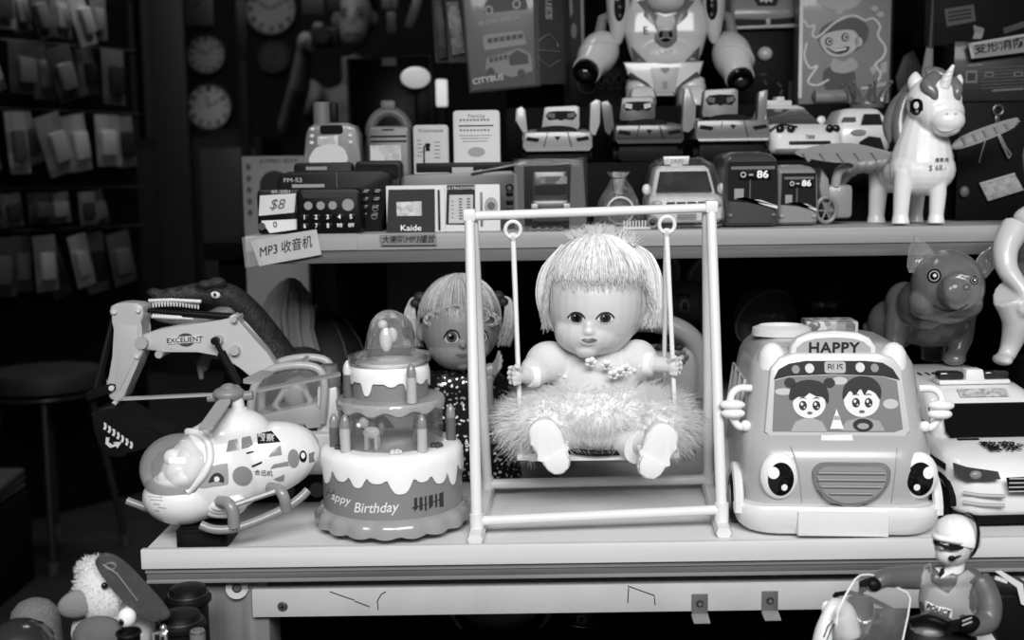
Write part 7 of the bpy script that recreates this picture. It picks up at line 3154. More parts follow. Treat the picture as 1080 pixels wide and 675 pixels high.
# slim blister packs by the bus carton
for px, py, w_, h, lab, v, Y in ((482, 32, 16, 54, 'slim patterned stick pack hanging against the bus carton', .30, 2.0), (466, 30, 12, 66, 'very dim stick pack farther from the bus carton than the slim one', .18, 2.06)):
    t = on_shelf('hanging_stick_pack', lab, 'pack', px, 100, Y, z=P(px, 70, Y).z)
    zb = _org[1]
    b = MB(mat(.14, .5))
    b.prism([(px - w_ / 2 - 4, -30), (px + w_ / 2 + 3, -30), (px + w_ / 2 + 6, 66), (px - w_ / 2, 66)], 2, 6)
    b.build('backing_card', t)
    b = MB(mat(v, .4, kind='print', v2=v * 1.7, bscale=.15))
    b.prism([(px - w_ / 2 - 2, py - h / 2), (px + w_ / 2 - 4, py - h / 2 - 2), (px + w_ / 2 + 2, py + h / 2 - 2), (px - w_ / 2 + 4, py + h / 2)], -3, 2, bev=1)
    b.build('stick', t)
MODE['floor'] = True
# dark spare boxes filling the gap beside the carton
t = on_shelf('toy_carton', 'dim dark carton between the bus carton and the robot cannon', 'box', 607, 110, 2.10, z=TOP)
zb = _org[1]
b = MB(mat(.14, .5, var=.2))
b.box((607, (zb - 40) / 2, 20), (22, zb + 40, 30), bev=1)
co_ = b.build('carton', t)
b = MB(mat(.5, .4))
b.prism([(600, -30), (603, -30), (605, 16), (602, 20)], 3.4, 4.6)
b.prism([(613, 0), (616, 0), (617, 46), (614, 48)], 3.4, 4.6)
b.prism(ellp(606, 34, 3, 8, 12), 3.4, 4.6, m=mat(.42))
b.build('print', co_)

MODE['floor'] = False
# ------------------------------------------------------------------ deep shop: counter, screen, clocks, person, packages (metres)
t = empty_at('shop_counter', V((-.25, 2.75, 0)), 'dark shop counter behind the upper shelf', 'counter')
b = raw(mat(.03, .6))
b.box((-.25, 2.80, .367), (.80, .734, .56), bev=.004)
relbuild(b, 'body', t)
b = raw(mat(.05, .5))
b.box((-.25, 2.79, .755), (.84, .04, .62), bev=.004)
relbuild(b, 'worktop', t)
# worktop height
CT = .7753


def on_z(name, label, cat, px, Y, z, **k):
    return on_shelf(name, label, cat, px, 200, Y, z=z, **k)


t = on_z('display_carton', 'pale display carton with an arch window, dim behind the pocket radio', 'box', 290, 2.30, .0002, rz=.05)
zb = _org[1]
b = MB(mat(.52, .6, var=.08))
b.box((289, (zb + 147) / 2, 12), (66, zb - 147, 22), bev=1.5)
co_ = b.build('carton', t)
b = MB(mat(.14, .4))
b.prism([(274, 215)] + arc(290, 178, 16, 180, 0, 10) + [(306, 215)], .2, 2)
b.build('window', co_)
text('lettering', 'JUMBO BOX', (295, 152, .4), 6, mat(.2), co_, ext=.15, width=1.2)
b = MB(mat(.26))
for k in range(5):
    b.prism(ellp(263, 158 + k * 12, 2.6, 3.4, 12), .2, 1.2)
b.build('dot_print', co_)

t = on_z('screen', 'dark framed screen leaning at the back with a glowing oval reflection modelled in front of it', 'screen', 413, 2.75, CT)
zb = _org[1]
b = MB(mat(.02, .3))
b.box((413, (64 + zb) / 2, 8), (86, zb - 64, 10), bev=1)
b.build('panel', t)
b = MB(mat(.20, .4))
b.tube([(371, 64, 0), (457, 62, 0), (457, zb - 2, 0), (371, zb - 2, 0)], 1.8, n=8, closed=True)
b.build('frame', t)
b = MB(mat(.38, .5))
b.box((414, 68, -1), (15, 8, 2))
b.build('sticker', t)
t = on_z('lamp_shape', 'small glowing oval standing in for a reflection in the dark screen', 'lamp_shape', 441, 2.70, CT)
zb = _org[1]
b = MB(mat(.9, .4, emit=.3))  # reflection in the screen built as a glowing oval on an added stand
b.ell((441, 84, 0), (15.5, 11, 5), n=28)
b.build('shade', t)
b = MB(mat(.03))
b.tube([(441, 94, 3), (441, zb - 1, 3)], 1.2, n=8)
b.lathe((441, zb, 3), [(9, 0), (9, 2), (2, 4)], n=18)
b.build('stand', t)
t = on_z('lamp_shape', 'glowing upright white strip beside the glowing oval', 'lamp_shape', 468, 2.72, CT)
zb = _org[1]
b = MB(mat(.9, .4, emit=.55))  # white strip given a glow of its own
b.box((468, 100, 0), (12, 28, 6), bev=2)
b.build('tube', t)
b = MB(mat(.08))
b.box((468, (114 + zb) / 2, 1), (10, zb - 114, 8), bev=1)
b.build('stand', t)

# person photographing from the back of the shop
per = bpy.data.objects.new('person', None)
COL.objects.link(per)
pY = 4.5
hc = P(374, 22, pY)
per.location = (hc.x + .02, pY, 0)
setprops(per, 'person in a grey shirt raising a camera in the dark at the back', 'person')
px_ = lambda px, py, dy=0.0: P(px, py, pY + dy) - per.location
psk = mat(.34, .6)
b = MB(psk, raw=True)
H = px_(374, 20)
b.tube([H + V((0, .02, -.14)), H + V((0, .03, -.24))], .06, n=14)
for p, r_ in ((H + V((0, .01, .02)), (.078, .115, .095)), (H + V((0, -.03, -.05)), (.058, .075, .07)), (H + V((0, -.09, -.01)), (.014, .022, .02))):
    b.ell(p, r_)
for sx in (-1, 1):
    b.ell(H + V((sx * .08, .01, -.005)), (.012, .03, .02))
ls, rs_ = px_(325, 62), px_(418, 58)
b.ell(H + V((.0, .04, -.48)), (.17, .26, .10))
b.ell(H + V((.0, .04, -.34)), (.19, .09, .09))
b.ell(H + V((.0, .04, -.75)), (.15, .16, .10))
b.tube([H + V((-.17, .03, -.33)), px_(318, 110, -.1), px_(304, 138, -.12)], [.062, .05, .045], n=12)
b.tube([px_(304, 138, -.12), px_(316, 90, -.28), px_(322, 52, -.36)], [.045, .04, .03], n=12)
b.ell(px_(323, 46, -.37), (.035, .045, .03))
for k in range(4):
    b.tube([px_(319 + k * 2.4, 44 + k * 3, -.40), px_(327 + k * 2, 38 + k * 4, -.44), px_(333 + k, 38 + k * 4, -.43)], [.011, .010, .008], n=8)
b.tube([px_(322, 50, -.38), px_(330, 56, -.42), px_(335, 54, -.43)], [.012, .011, .009], n=8)
b.tube([H + V((.17, .03, -.33)), H + V((.26, -.02, -.55)), H + V((.12, -.2, -.62))], [.062, .05, .04], n=12)
b.ell(H + V((.09, -.22, -.61)), (.045, .035, .03))
for sx in (-1, 1):
    b.tube([H + V((sx * .09, .04, -.8)), H + V((sx * .10, .03, -1.15)), H + V((sx * .10, .05, -1.49))], [.09, .065, .045], n=14)
    b.ell(H + V((sx * .10, -.02, -1.525)), (.045, .035, .12))
b.blob('body', per, voxel=.011, smooth=4)
pbv = bvh_of(per.children[0])
b = MB(mat(.04, .7), raw=True)
b.ell(H + V((0, .03, .045)), (.084, .10, .10), cut=(0, 1.75))
b.build('hair', per)
b = MB(mat(.12, .4), raw=True)
for sx in (-1, 1):
    b.ell(H + V((sx * .032, -.084, .005)), (.010, .005, .004))
    b.tube([H + V((sx * .018, -.089, .026)), H + V((sx * .046, -.08, .027))], .003, n=6)
b.tube([H + V((-.025, -.093, -.065)), H + V((.025, -.093, -.065))], .005, n=6, m=mat(.18))
b.build('face_features', per)
b = MB(mat(.27, .8), raw=True)
b.ell(H + V((.0, .04, -.50)), (.185, .28, .115))
b.ell(H + V((.0, .04, -.34)), (.205, .095, .10))
b.tube([H + V((-.16, .03, -.33)), px_(321, 98, -.08)], [.075, .065], n=14)
b.tube([H + V((.16, .03, -.33)), H + V((.25, -.01, -.5))], [.075, .065], n=14)
b.blob('shirt', per, voxel=.014, smooth=3)
b = MB(mat(.06, .8), raw=True)
for sx in (-1, 1):
    b.tube([H + V((sx * .085, .04, -.74)), H + V((sx * .10, .03, -1.15)), H + V((sx * .10, .05, -1.46))], [.105, .085, .065], n=14)
b.blob('trousers', per, voxel=.014, smooth=3)
cmr = empty_at('camera_body', px_(343, 40, -.42) + per.location, 'dark camera held up beside the face of the person', 'camera')
b = MB(mat(.10, .4), raw=True)
b.box((0, 0, 0), (.10, .07, .05), bev=.008)
b.tube([(0, -.02, 0), (0, -.06, 0)], [.03, .028], n=20)
b.build('case', cmr)
b = MB(mat(.7, .1, emit=0), raw=True)
b.tube([(0, -.058, 0), (0, -.062, 0)], .022, n=20, m=mat(.15, .05))
b.build('lens', cmr)
b = MB(mat(.4, .2), raw=True)
b.box((-.02, -.01, .042), (.03, .015, .03), bev=.003)
b.build('flash', cmr)

# wall clocks on the back wall
YB = 5.985
for px, py, r, lab, v, hands in ((286, 10, 27, 'largest wall clock, pale dial, beside the raised camera', .46, (300, 60)), (218, 58, 20, 'small round pale wall clock directly under the square clock', .46, (305, 45)), (221, 113, 24, 'bright faced round wall clock, lowest on the wall, above the signboard', .64, (350, 60)), (289, 60, 17, 'dark faced small wall clock under the large one', .15, (20, 200))):
    c = P(px, py, YB)
    s = YB / F
    t = empty_at('wall_clock', c, lab, 'clock', 'clocks on the back wall')
    b = MB(mat(v, .5, var=.15, scale=8), raw=True)
    R_ = r * s
    nn = 32
    b.rows([[V((R_ * f * math.cos(2 * PI * k / nn), -d, R_ * f * math.sin(2 * PI * k / nn))) for k in range(nn)] for f, d in ((.93, .0), (.93, .012), (.01, .013))])
    fo = b.build('dial', t)
    b = MB(mat(.12, .4), raw=True)
    b.ring((0, -.012, 0), R_ * .97, R_ * .07, n=36)
    b.build('rim', t)
    for h in range(12):
        a = PI / 2 - h * PI / 6
        text('numeral', str(12 if h == 0 else h), (R_ * .76 * math.cos(a), -.0145, R_ * .76 * math.sin(a)), R_ * .26, mat(.07), fo, raw=True, ext=.0005, off=.003 * r / 24)
    b = MB(mat(.05), raw=True)
    for ang, L_, w_ in ((hands[0], .5, .028), (hands[1], .72, .02)):
        a = math.radians(90 - ang)
        b.tube([(0, -.017, 0), (R_ * L_ * math.cos(a), -.017, R_ * L_ * math.sin(a))], R_ * w_, n=6)
    b.build('hands', t)
c = P(205, 8, YB)
t = empty_at('wall_clock', c, 'square dim wall clock above the two round pale ones', 'clock', 'clocks on the back wall')
b = MB(mat(.20, .5, var=.15, scale=8), raw=True)
b.box((0, -.01, 0), (.2, .19, .02), bev=.004)
b.build('dial', t)
for k in range(12):
    b = MB(mat(.10), raw=True)
    a = k * PI / 6
    b.box((.075 * math.cos(a), -.021, .072 * math.sin(a)), (.012, .012, .003))
    b.build('hour_mark', t)
b = MB(mat(.10), raw=True)
b.tube([(0, -.022, 0), (.04, -.022, .03)], .004, n=5)
b.build('hand', t)
c = P(236, 153, YB)
t = empty_at('shop_sign', c, 'dim signboard with faint letters under the lowest clock', 'sign')
b = MB(mat(.10, .6), raw=True)
b.box((-.09, -.01, 0), (.42, .16, .02), bev=.004)
b.build('board', t)
text('lettering', 'MENDED', (-.09, -.021, 0), .1, mat(.19), t, raw=True, ext=.001, off=.002, align='CENTER', width=.95)
t = empty_at('cabinet', P(225, 250, 5.7) * 1.0, 'tall dim cabinet with glass doors under the signboard', 'cabinet')
t.location.z = 0
b = MB(mat(.09, .6), raw=True)
b.box((0, 0, .56), (.62, 1.12, .5), bev=.006)
b.build('body', t)
for x, v in ((-.15, .12), (.15, .2)):
    b = MB(mat(v, .4), raw=True)
    b.box((x, -.255, .62), (.26, .9, .015), bev=.003)
    d_ = b.build('door', t)
    b = MB(mat(.3, .3, metal=.5), raw=True)
    b.tube([(x * .25, -.27, .58), (x * .25, -.27, .68)], .006, n=8)
    b.build('handle', d_)
# upright panels / door frames on the left of the clocks
for k, (px, w_, v) in enumerate(((140, .10, .10), (165, .06, .14), (185, .16, .12), (262, .04, .09))):
    c = P(px, 200, 5.6 - k * .1)
    b = raw(mat(v, .6))
    b.box((c.x, c.y, 1.3), (w_, 2.6, .04), bev=.004)
    b.build('trim_%d' % (k + 1), kind='structure')
# hanging blister packs above the person's shoulders
for i, (px, py, w_, h, v, lab) in enumerate(((330, 5, 22, 20, .22, 'dim pale card hanging above the raised camera'), (352, 4, 14, 16, .16, 'dim dark card hanging beside the pale card over the camera'), (411, 2, 16, 14, .36, 'pale square card hanging above the screen'), (413, 24, 9, 22, .30, 'slim pale tag hanging below the square card'), (436, 14, 9, 30, .36, 'slanting pale strip hanging beside the slim tag'), (255, 32, 10, 60, .12, 'dim narrow strip hanging beside the largest clock'))):
    Y = 3.7 + .05 * (i % 3)
    c = P(px, py, Y)
    s = Y / F
    t = empty_at('hanging_card', c, lab, 'card', 'cards hanging at the back')
    b = MB(mat(v, .5, kind='print', v2=v * .6, bscale=18), raw=True)
    b.box((0, 0, 0), (w_ * s, h * s, .006), bev=.001, rot=(0, .35 if px == 436 else 0, 0))
    b.build('card', t)
    b = MB(mat(.1), raw=True)
    b.tube([(0, 0, h * s / 2), (0, 0, 2.95 - c.z)], .0015, n=5)
    b.build('string', t)

# ------------------------------------------------------------------ left side rack of hanging packages
rk = empty_at('pegboard_rack', V((-1.62, 3.2, 0)), 'tall dark pegboard rack full of hanging packaged goods', 'rack')
A0, A1 = V((-1.62, 2.55, 0)), V((-1.02, 3.3, 0))
dvv = (A1 - A0)
ang = math.atan2(dvv.y, dvv.x)
b = MB(mat(.05, .8), raw=True)
b.box((-.2, .06, 1.05), (1.3, 2.1, .03), bev=.003)
b.build('pegboard', rk)
mid = (A0 + A1) / 2
rk.location = (mid.x, mid.y, 0)
rk.rotation_euler.z = ang
b = MB(mat(.14, .4), raw=True)
rowz = [(1.41, .14), (1.265, .155), (1.09, .165), (.885, .10), (.775, .17)]
for z, h in rowz:
    b.tube([(-.9, .02, z + .01), (.45, .02, z + .01)], .006, n=6)
b.build('rail', rk)
nrm = V((math.sin(ang), -math.cos(ang), 0))
rg_ = random.Random(11)
tones = ['dim', 'dark', 'grey', 'pale']
rowname = ['top', 'second', 'third', 'fourth', 'lowest']
protos = {}
for ri, (z, h) in enumerate(rowz):
    x = -.48 + .04 * ri
    k = 0
    while x < .34 + (.04 if ri in (2, 4) else 0):
        w_ = rg_.uniform(.055, .085)
        v = rg_.choice((.36, .46, .58, .72, .42)) if ri < 3 else rg_.choice((.26, .34, .46, .3))
        hh = h * rg_.uniform(.75, 1)
        c = mid + V((math.cos(ang), math.sin(ang), 0)) * x + nrm * (.03 + .032 * (k % 2))
        t = empty_at('hanging_pack', V((c.x, c.y, z - hh)), '%s blister pack hanging in the %s row of the pegboard rack' % ('pale' if v > .5 else 'grey' if v > .37 else 'dark', rowname[ri]), 'pack', 'packs in the %s row of the pegboard rack' % rowname[ri])
        t.rotation_euler = (0, rg_.uniform(-.34, .04), ang + .2)
        b = MB(mat(v, .35, kind='print', v2=v * rg_.choice((.4, .7, 1.2)), bscale=16), raw=True)
        b.box((0, 0, hh / 2), (w_, hh, .004), bev=.001)
        b.build('backing_card', t)
        b = MB(mat(min(.8, v * rg_.choice((.5, 1.2, 1.4))), .2, coat=.5), raw=True)
        b.box((rg_.uniform(-.01, .01), -.010, hh * .45), (w_ * .6, hh * .5, .018), bev=.006)
        b.build('blister', t)
        x += w_ * .80 + .004
        k += 1
# stool
c = G(70, 572, 0)
sx_, sy_ = P(46, 385, 2.72).x, 2.72
zs = P(46, 390, 2.72).z
t = empty_at('round_stool', V((sx_, sy_, 0)), 'dim round stool with metal legs in front of the pegboard rack', 'stool')
b = MB(mat(.16, .6, var=.1), raw=True)
nn = 40
b.rows([[V((r_ * math.cos(2 * PI * k / nn), r_ * math.sin(2 * PI * k / nn), z)) for k in range(nn)] for r_, z in ((.13, zs - .045), (.138, zs - .04), (.138, zs - .012), (.13, zs), (.01, zs + .002))])
b.build('seat', t)
b = MB(mat(.16, .3), raw=True)
b.tube([(.128 * math.cos(2 * PI * k / 40), .128 * math.sin(2 * PI * k / 40), zs - .055) for k in range(40)], .006, n=8, closed=True)
b.build('seat_ring', t)
for a in (-70, 20, 110, 200):
    ca, sa = math.cos(math.radians(a)), math.sin(math.radians(a))
    b = MB(mat(.2, .4, metal=.3), raw=True)
    b.tube([(.10 * ca, .10 * sa, zs - .05), (.165 * ca, .165 * sa, .012)], .009, n=10)
    lo_ = b.build('leg', t)
    b = MB(mat(.25, .6), raw=True)
    b.tube([(.163 * ca, .163 * sa, .03), (.165 * ca, .165 * sa, .0)], .013, n=10)
    b.build('rubber_foot', lo_)
# boxes on the floor at the left edge
z0 = G(10, 610, 0)
for i, (px, py, Y, w_, h, v, lab) in enumerate(((-30, 612, 2.45, .20, .21, .07, 'dark box on the floor under a pale folded cloth'), (30, 500, 3.5, .10, .40, .05, 'tall dark box on the floor behind the round stool'))):
    c = P(px, py, Y)
    t = empty_at('storage_box', V((c.x, Y, 0)), lab, 'box')
    b = MB(mat(v, .7), raw=True)
    b.box((0, 0, h / 2), (w_, h, .2), bev=.004)
    b.build('carton', t)
    b = MB(mat(.06, .6), raw=True)
    b.box((0, -.101, h * .5), (w_ * .6, h * .4, .003))
    b.build('label', t)
    if i == 0:
        tc_ = empty_at('folded_cloth', V((c.x, Y, h)), 'pale folded cloth lying on the dark floor box', 'cloth')
        b = MB(mat(.26, .9, bump=.4, bscale=30), raw=True)
        for k in range(3):
            b.box((.01 * k, -.005 * k, .012 + k * .018), (.19 - .01 * k, .017, .19), bev=.006, rot=(0, .03 * (k - 1), .05 * k))
        b.build('fold', tc_)
# ------------------------------------------------------------------ foreground: low stands, motorcycle, plush duck, lower shelf
LZ = .30
tl = empty_at('lower_shelf_board', V((.4, 1.75, .0)), 'dark low shelf board under the table', 'shelf')
b = raw(mat(.06, .8))
b.box((.42, 1.75, LZ - .01), (1.5, .02, .8), bev=.002)
for x in (-.3, 1.1):
    for y in (1.4, 2.1):
        b.box((x, y, (LZ - .02) / 2), (.04, LZ - .02, .04))
relbuild(b, 'board', tl)
b.bm.free() if False else None
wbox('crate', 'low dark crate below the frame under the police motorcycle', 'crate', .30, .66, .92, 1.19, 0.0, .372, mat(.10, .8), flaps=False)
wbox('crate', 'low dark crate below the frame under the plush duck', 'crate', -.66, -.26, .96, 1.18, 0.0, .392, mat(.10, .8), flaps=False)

mc = thing('toy_motorcycle', 'white toy police motorcycle with a clear windscreen in front of the table', 'toy motorcycle', 940, 700, 1.07)
mc.location.z = .3722
_lo = 700
for _ in range(60):
    if P(940, _lo, 1.07).z > .3722:
        _lo += 1.5
org(940, _lo)
MZ = _lo
mw = mat(.86, .28, coat=.4)
MODE['see'] = True
MODE['floor'] = True
b = MB(mw)
b.tube(spline([(912, 712, -2), (930, 706, 2), (960, 700, 10), (1010, 695, 40), (1050, 690, 60)], 4), [22, 24, 26, 27, 28, 28, 28, 27, 26, 26, 26, 26, 25, 25, 25, 25, 24][:17], n=18)
b.tube(spline([(866, 690, -24), (868, 660, -20), (874, 640, -14), (884, 640, -6), (892, 668, -6)], 4), [12, 12, 11, 10, 9, 8, 7, 6.5, 7, 9, 11, 13, 15, 16, 16, 16, 16][:17], n=12)
b.ell((906, 706, -14), (44, 30, 26))
b.blob('fairing', mc, voxel=2, smooth=4)
fbm = bvh_of(mc.children[0])
b = MB(INK)
b.tube([(x, y, hitd(fbm, x, y) - .3) for x, y in ((868, 668), (872, 656), (877, 650))], .8, n=5)
b.tube([(x, y, hitd(fbm, x, y) - .3) for x, y in ((871, 672), (875, 660), (879, 654))], .8, n=5)
b.build('fairing_line', mc)
b = MB(film(.85, .22, .04, fres=1.4))
ws = [(881, 655), (882, 640), (890, 622), (899, 606), (905, 601), (914, 600.5), (922, 602), (938, 612), (955, 621), (958, 628), (956, 645), (951, 672), (944, 690), (900, 690), (886, 672)]
cxw, cyw = 922, 648
rowsw = []
for s_, dd in ((1, 0), (.75, -7), (.45, -12), (.15, -14)):
    rowsw.append([(cxw + (x - cxw) * s_, cyw + (y - cyw) * s_, -26 + dd + (y - 600) * -.22 + (x - 880) * .25) for x, y in ws])
b.rows(rowsw)
wo = b.build('windscreen', mc)
b = MB(mat(.85, .25))
b.tube([(x, y, -26 + (y - 600) * -.22 + (x - 880) * .25) for x, y in ws[:13]], 1.0, n=8)
b.build('windscreen_edge', wo)
b = MB(mat(.10, .4))
b.box((906, 636, 0), (26, 22, 14), bev=4)
b.box((914, 660, 6), (56, 44, 12), bev=6)
b.tube([(884, 628, 4), (878, 623, 0)], 2, n=8)
b.tube([(880, 622, 0), (894, 620, 8), (914, 626, 10), (940, 640, 10)], 2.6, n=8)
b.ell((902, 650, -6), (7, 7, 5), m=mat(.3, .2))
b.ell((902, 650, -9), (4, 4, 3), m=mat(.65, .15))
b.box((916, 652, 0), (4, 26, 4), rot=(0, .3, 0), m=mat(.4, .3))
b.build('dashboard', mc)
b = MB(mw)
b.ell((872, 638, -6), (7, 9.5, 4), rot=(0, -.3, 0))
b.tube([(876, 644, -4), (886, 652, 0)], 2, n=8)
b.build('mirror', mc)
b = MB(VBLACK)
for x, d in ((880, -10), (1040, 60)):
    b.ring((x, MZ - 22, d), 17, 5.5, rot=(0, 0, .45))
b.build('wheel', mc)
b = MB(mat(.06, .4))
b.box((1062, 655, 70), (48, 84, 60), bev=4)
tb_ = b.build('top_box', mc)
b = MB(mat(.8, .3))
b.prism([(1046, 600), (1052, 599), (1076, 614), (1080, 638), (1075, 636), (1070, 618)], 36, 40)
b.box((1053, 609, 38), (14, 4, 2), rot=(0, .35, 0))
b.build('box_trim', tb_)
b = MB(mat(.08, .4))
b.ell((985, 672, 10), (44, 26, 30))
b.build('saddle', mc)

MODE['floor'] = False
of = thing('toy_police_rider', 'toy police rider in white helmet and POLICE vest on the white motorcycle', 'toy figure', 1000, 665, 1.075)
og = mat(.34, .4, var=.05, coat=.15)
osk = mat(.76, .4)
b = MB(og)
b.ell((998, 632, 4), (30, 36, 22))
b.ell((1000, 606, 4), (34, 14, 18))
b.tube(spline([(974, 606, 2), (950, 606, -8), (932, 606, -18), (922, 612, -24)], 4), [13, 13, 13, 12.5, 12, 11.5, 11, 10.5, 10, 9.5, 9, 8.5, 8], n=14)
b.tube(spline([(1028, 608, 4), (1040, 632, -4), (1040, 655, -14), (1022, 662, -26)], 4), [13, 13.5, 14, 14, 14, 14, 13.5, 13, 12.5, 12, 11, 10, 9], n=14)
b.ell((985, 668, 0), (32, 20, 22))
b.blob('body', of, voxel=1.5, smooth=4)
ob = bvh_of(of.children[0])
b = MB(mat(.58, .45))
b.decal(ob, [(970, 614), (980, 611), (999, 623), (1008, 613), (1021, 618), (1021, 640), (1026, 648), (1006, 656), (972, 648), (968, 632)], lift=1.2, rings=6)
b.decal(ob, [(972, 594), (979, 590), (981, 600), (981, 614), (969, 617), (970, 604)], lift=1.2, rings=4)
b.decal(ob, [(1008, 606), (1018, 599), (1026, 605), (1022, 621), (1006, 618)], lift=1.2, rings=4)
vst = b.build('vest', of)
b = MB(mat(.84, .4))
b.decal(ob, [(974.5, 632), (1003.5, 642), (1003, 652), (975, 642)], lift=2.6, rings=6)
lb_ = b.build('label', of)
text_on('lettering', 'POLICE', (989, 642.0), 8.2, INK, ob, lb_, lift=4.2, rot=.33, off=.15, width=1.0)
b = MB(mat(.82, .4))
b.tube([(1003, 600, 0), (1006, 588, 0)], [11, 9], n=16)
b.decal(ob, [(984, 596), (1008, 594), (1002, 602), (990, 608)], lift=1.3, rings=3)
b.build('shirt_collar', of)
b = MB(INK)
b.decal(ob, [(990, 597), (994, 596), (994, 602), (990, 607), (987.5, 604)], lift=1.8, rings=3)
b.build('necktie', of)
b = MB(osk)
b.ell((1002, 570, -2), (19, 24, 20))
b.ell((996, 582, -12), (12, 10, 10))
b.ell((990, 573, -20), (3.2, 4, 4))
b.blob('head', of, voxel=1.2, smooth=3)
ohb = bvh_of(of.children[-1])
b = MB(mat(.12, .3))
b.tube([(x, y, hitd(ohb, x, y) - .3) for x, y in ((991, 583), (997, 584.5), (1001, 583))], .8, n=5)
b.build('mouth', of)
b = MB(mat(.90, .25, coat=.5))
b.ell((1006, 562, 2), (24, 22, 25), cut=(0, 1.75), rot=(.0, .25, 0), n=32)
b.tube(spline([(981, 560, -8), (985, 563, -20), (998, 566, -24), (1012, 569, -20)], 4), [2, 3, 3, 3, 3, 3, 3, 3, 3, 3, 3, 3, 2], n=8)
hm_ = b.build('helmet', of)
b = MB(mat(.05, .2, coat=.5))
b.tube([(1016 + 12 * math.sin(a), 562 - 23.5 * math.cos(a), -4 - 19 * math.sin(a)) for a in [PI * k / 18 * 1.1 - .1 for k in range(19)]], 1.8, n=6)
b.ell((1024, 571, -10), (3.6, 6, 5))
b.build('helmet_strap', hm_)
b = MB(mat(.04, .12, coat=.8))
b.tube(spline([(984, 567, -14), (987, 569, -20), (996, 572, -23), (1006, 574, -21), (1017, 573, -14)], 4), [4, 4.2, 4.4, 4.3, 3.6, 3.2, 3.6, 4.2, 4.4, 4.4, 4.2, 4, 3.8, 3.4, 3, 2.6, 2.2], n=10)
b.build('sunglasses', of)
b = MB(mat(.05, .3))
b.tube(spline([(1017, 577, -14), (1010, 583, -20), (1003, 586, -22)], 4), 1.2, n=6)
b.ell((1001, 586, -22), (4, 3, 3))
b.build('microphone', of)
b = MB(mat(.05, .4))
b.ell((1020, 658, -28), (13, 9, 9), rot=(0, -.4, 0))
for k in range(4):
    b.tube([(1012 - k, 654 + k * 3, -34), (1002 - k, 656 + k * 3, -36), (998, 660 + k * 2.6, -32)], 2.6, n=8)
for k in range(2):
    b.tube([(1014, 659 - k * 4.5, -36.5), (1024, 655 - k * 4.5, -36)], .8, n=5, m=mat(.6))
b.tube(spline([(962, 655, -8), (980, 652, -22), (1000, 660, -26)], 4), 5, n=10)
b.build('glove', of)
b = MB(mat(.06, .4))
b.ell((919, 613, -26), (9, 8, 8))
for k in range(4):
    b.tube([(914 - k, 608 + k * 3.4, -30), (906, 611 + k * 3.2, -32), (907, 616 + k * 2.4, -28)], 2.3, n=8)
b.build('glove', of)
of.location = of.location
# plush duck
du = thing('plush_duck', 'white plush duck lying upside down with dark leathery bill beside the table leg', 'plush toy', 112, 640, 1.10)
du.location.z = .3922
_lo = 640
for _ in range(100):
    if P(112, _lo, 1.10).z > .3922:
        _lo += 1.0
org(112, _lo)
dwm = mat(.80, .9, var=.05, scale=.05, bump=.5, bscale=.4)
b = MB(dwm)
b.ell((112, 620, 0), (32, 35, 30), n=28)
b.ell((104, 596, 2), (20, 14, 18))
b.ell((118, 662, 6), (44, 34, 34))
b.ell((116, 700, 8), (50, 36, 36))
b.blob('body', du, voxel=2, smooth=5)
cv = []
for i in range(2600):
    n_ = V((rnd.gauss(0, 1), rnd.gauss(0, 1), rnd.gauss(0, 1))).normalized()
    if n_.y > .4:
        continue
    (cx_, cy_, cd_), (ra, rb, rc) = rnd.choice((((112, 620, 0), (32, 35, 30)), ((104, 596, 2), (20, 14, 18))))
    p = q(cx_, cy_, cd_) + V((n_.x * ra, n_.y * rc, n_.z * rb)) * .98
    e_ = n_ * rnd.uniform(2, 4.5) + V((rnd.uniform(-1.5, 1.5), rnd.uniform(-1, 1), rnd.uniform(-1.5, 1.5)))
    cv.append([p, p + e_ * .5, p + e_ + V((0, 0, -.4))])
strands('fur', cv, dwm, du, r=.35)
b = MB(mat(.48, .9, bump=.4, bscale=.4))
b.ell((85, 632, -22), (23, 15, 9), rot=(0, -.25, .15))
b.build('wing', du)
lth = mat(.26, .4, var=.12, scale=.08, bump=.4, bscale=.3)
b = MB(lth)
bp = cspline([(104, 590), (109, 579.5), (121, 578), (136, 588), (153, 607), (170, 628), (180, 645), (170, 653), (150, 648), (132, 632), (115, 610)], 4)
b.prism(bp, -34, -26, bev=3.5, seg=3)
b.prism([(130, 584), (138, 592), (142, 604), (134, 598)], -26, -18, bev=2)
b.tube([(112, 590, -35), (126, 600, -36), (146, 630, -35)], 1.1, n=6, m=mat(.4, .4))
b.ring((120, 592, -34.6), 5, 1.4, m=mat(.4, .4), sq=(1, .7))
b.build('bill', du)
b = MB(GLOSSB)
b.ell((112, 613, -29), (3.4, 3.6, 3))
b.build('nostril_bead', du)
b = MB(mat(.9, .2, coat=.4))
b.ell((134, 648, -34), (9.5, 10.5, 9), rot=(0, .2, 0))
e_ = b.build('eye', du)
b = MB(GLOSSB)
b.ell((128, 653, -42), (3, 3.6, 2.4))
b.build('pupil', e_)
b = MB(mat(.36, .9, bump=.4, bscale=.4))
b.ell((104, 668, -30), (28, 21, 16))
b.ell((94, 672, -32), (17, 18, 14))
b.build('foot', du)
b = MB(mat(.5, .4, kind='sparkle', bscale=.25, v2=.8))
b.ell((140, 634, -22), (14, 14, 10))
b.build('sequin_patch', du)

CR = .3922


def on_crate(name, label, cat, px, Y):
    t = thing(name, label, cat, px, 640, Y)
    t.location.z = CR
    lo = 640
    while P(px, lo, Y).z > CR:
        lo += .5
    org(px, lo)
    return t, lo


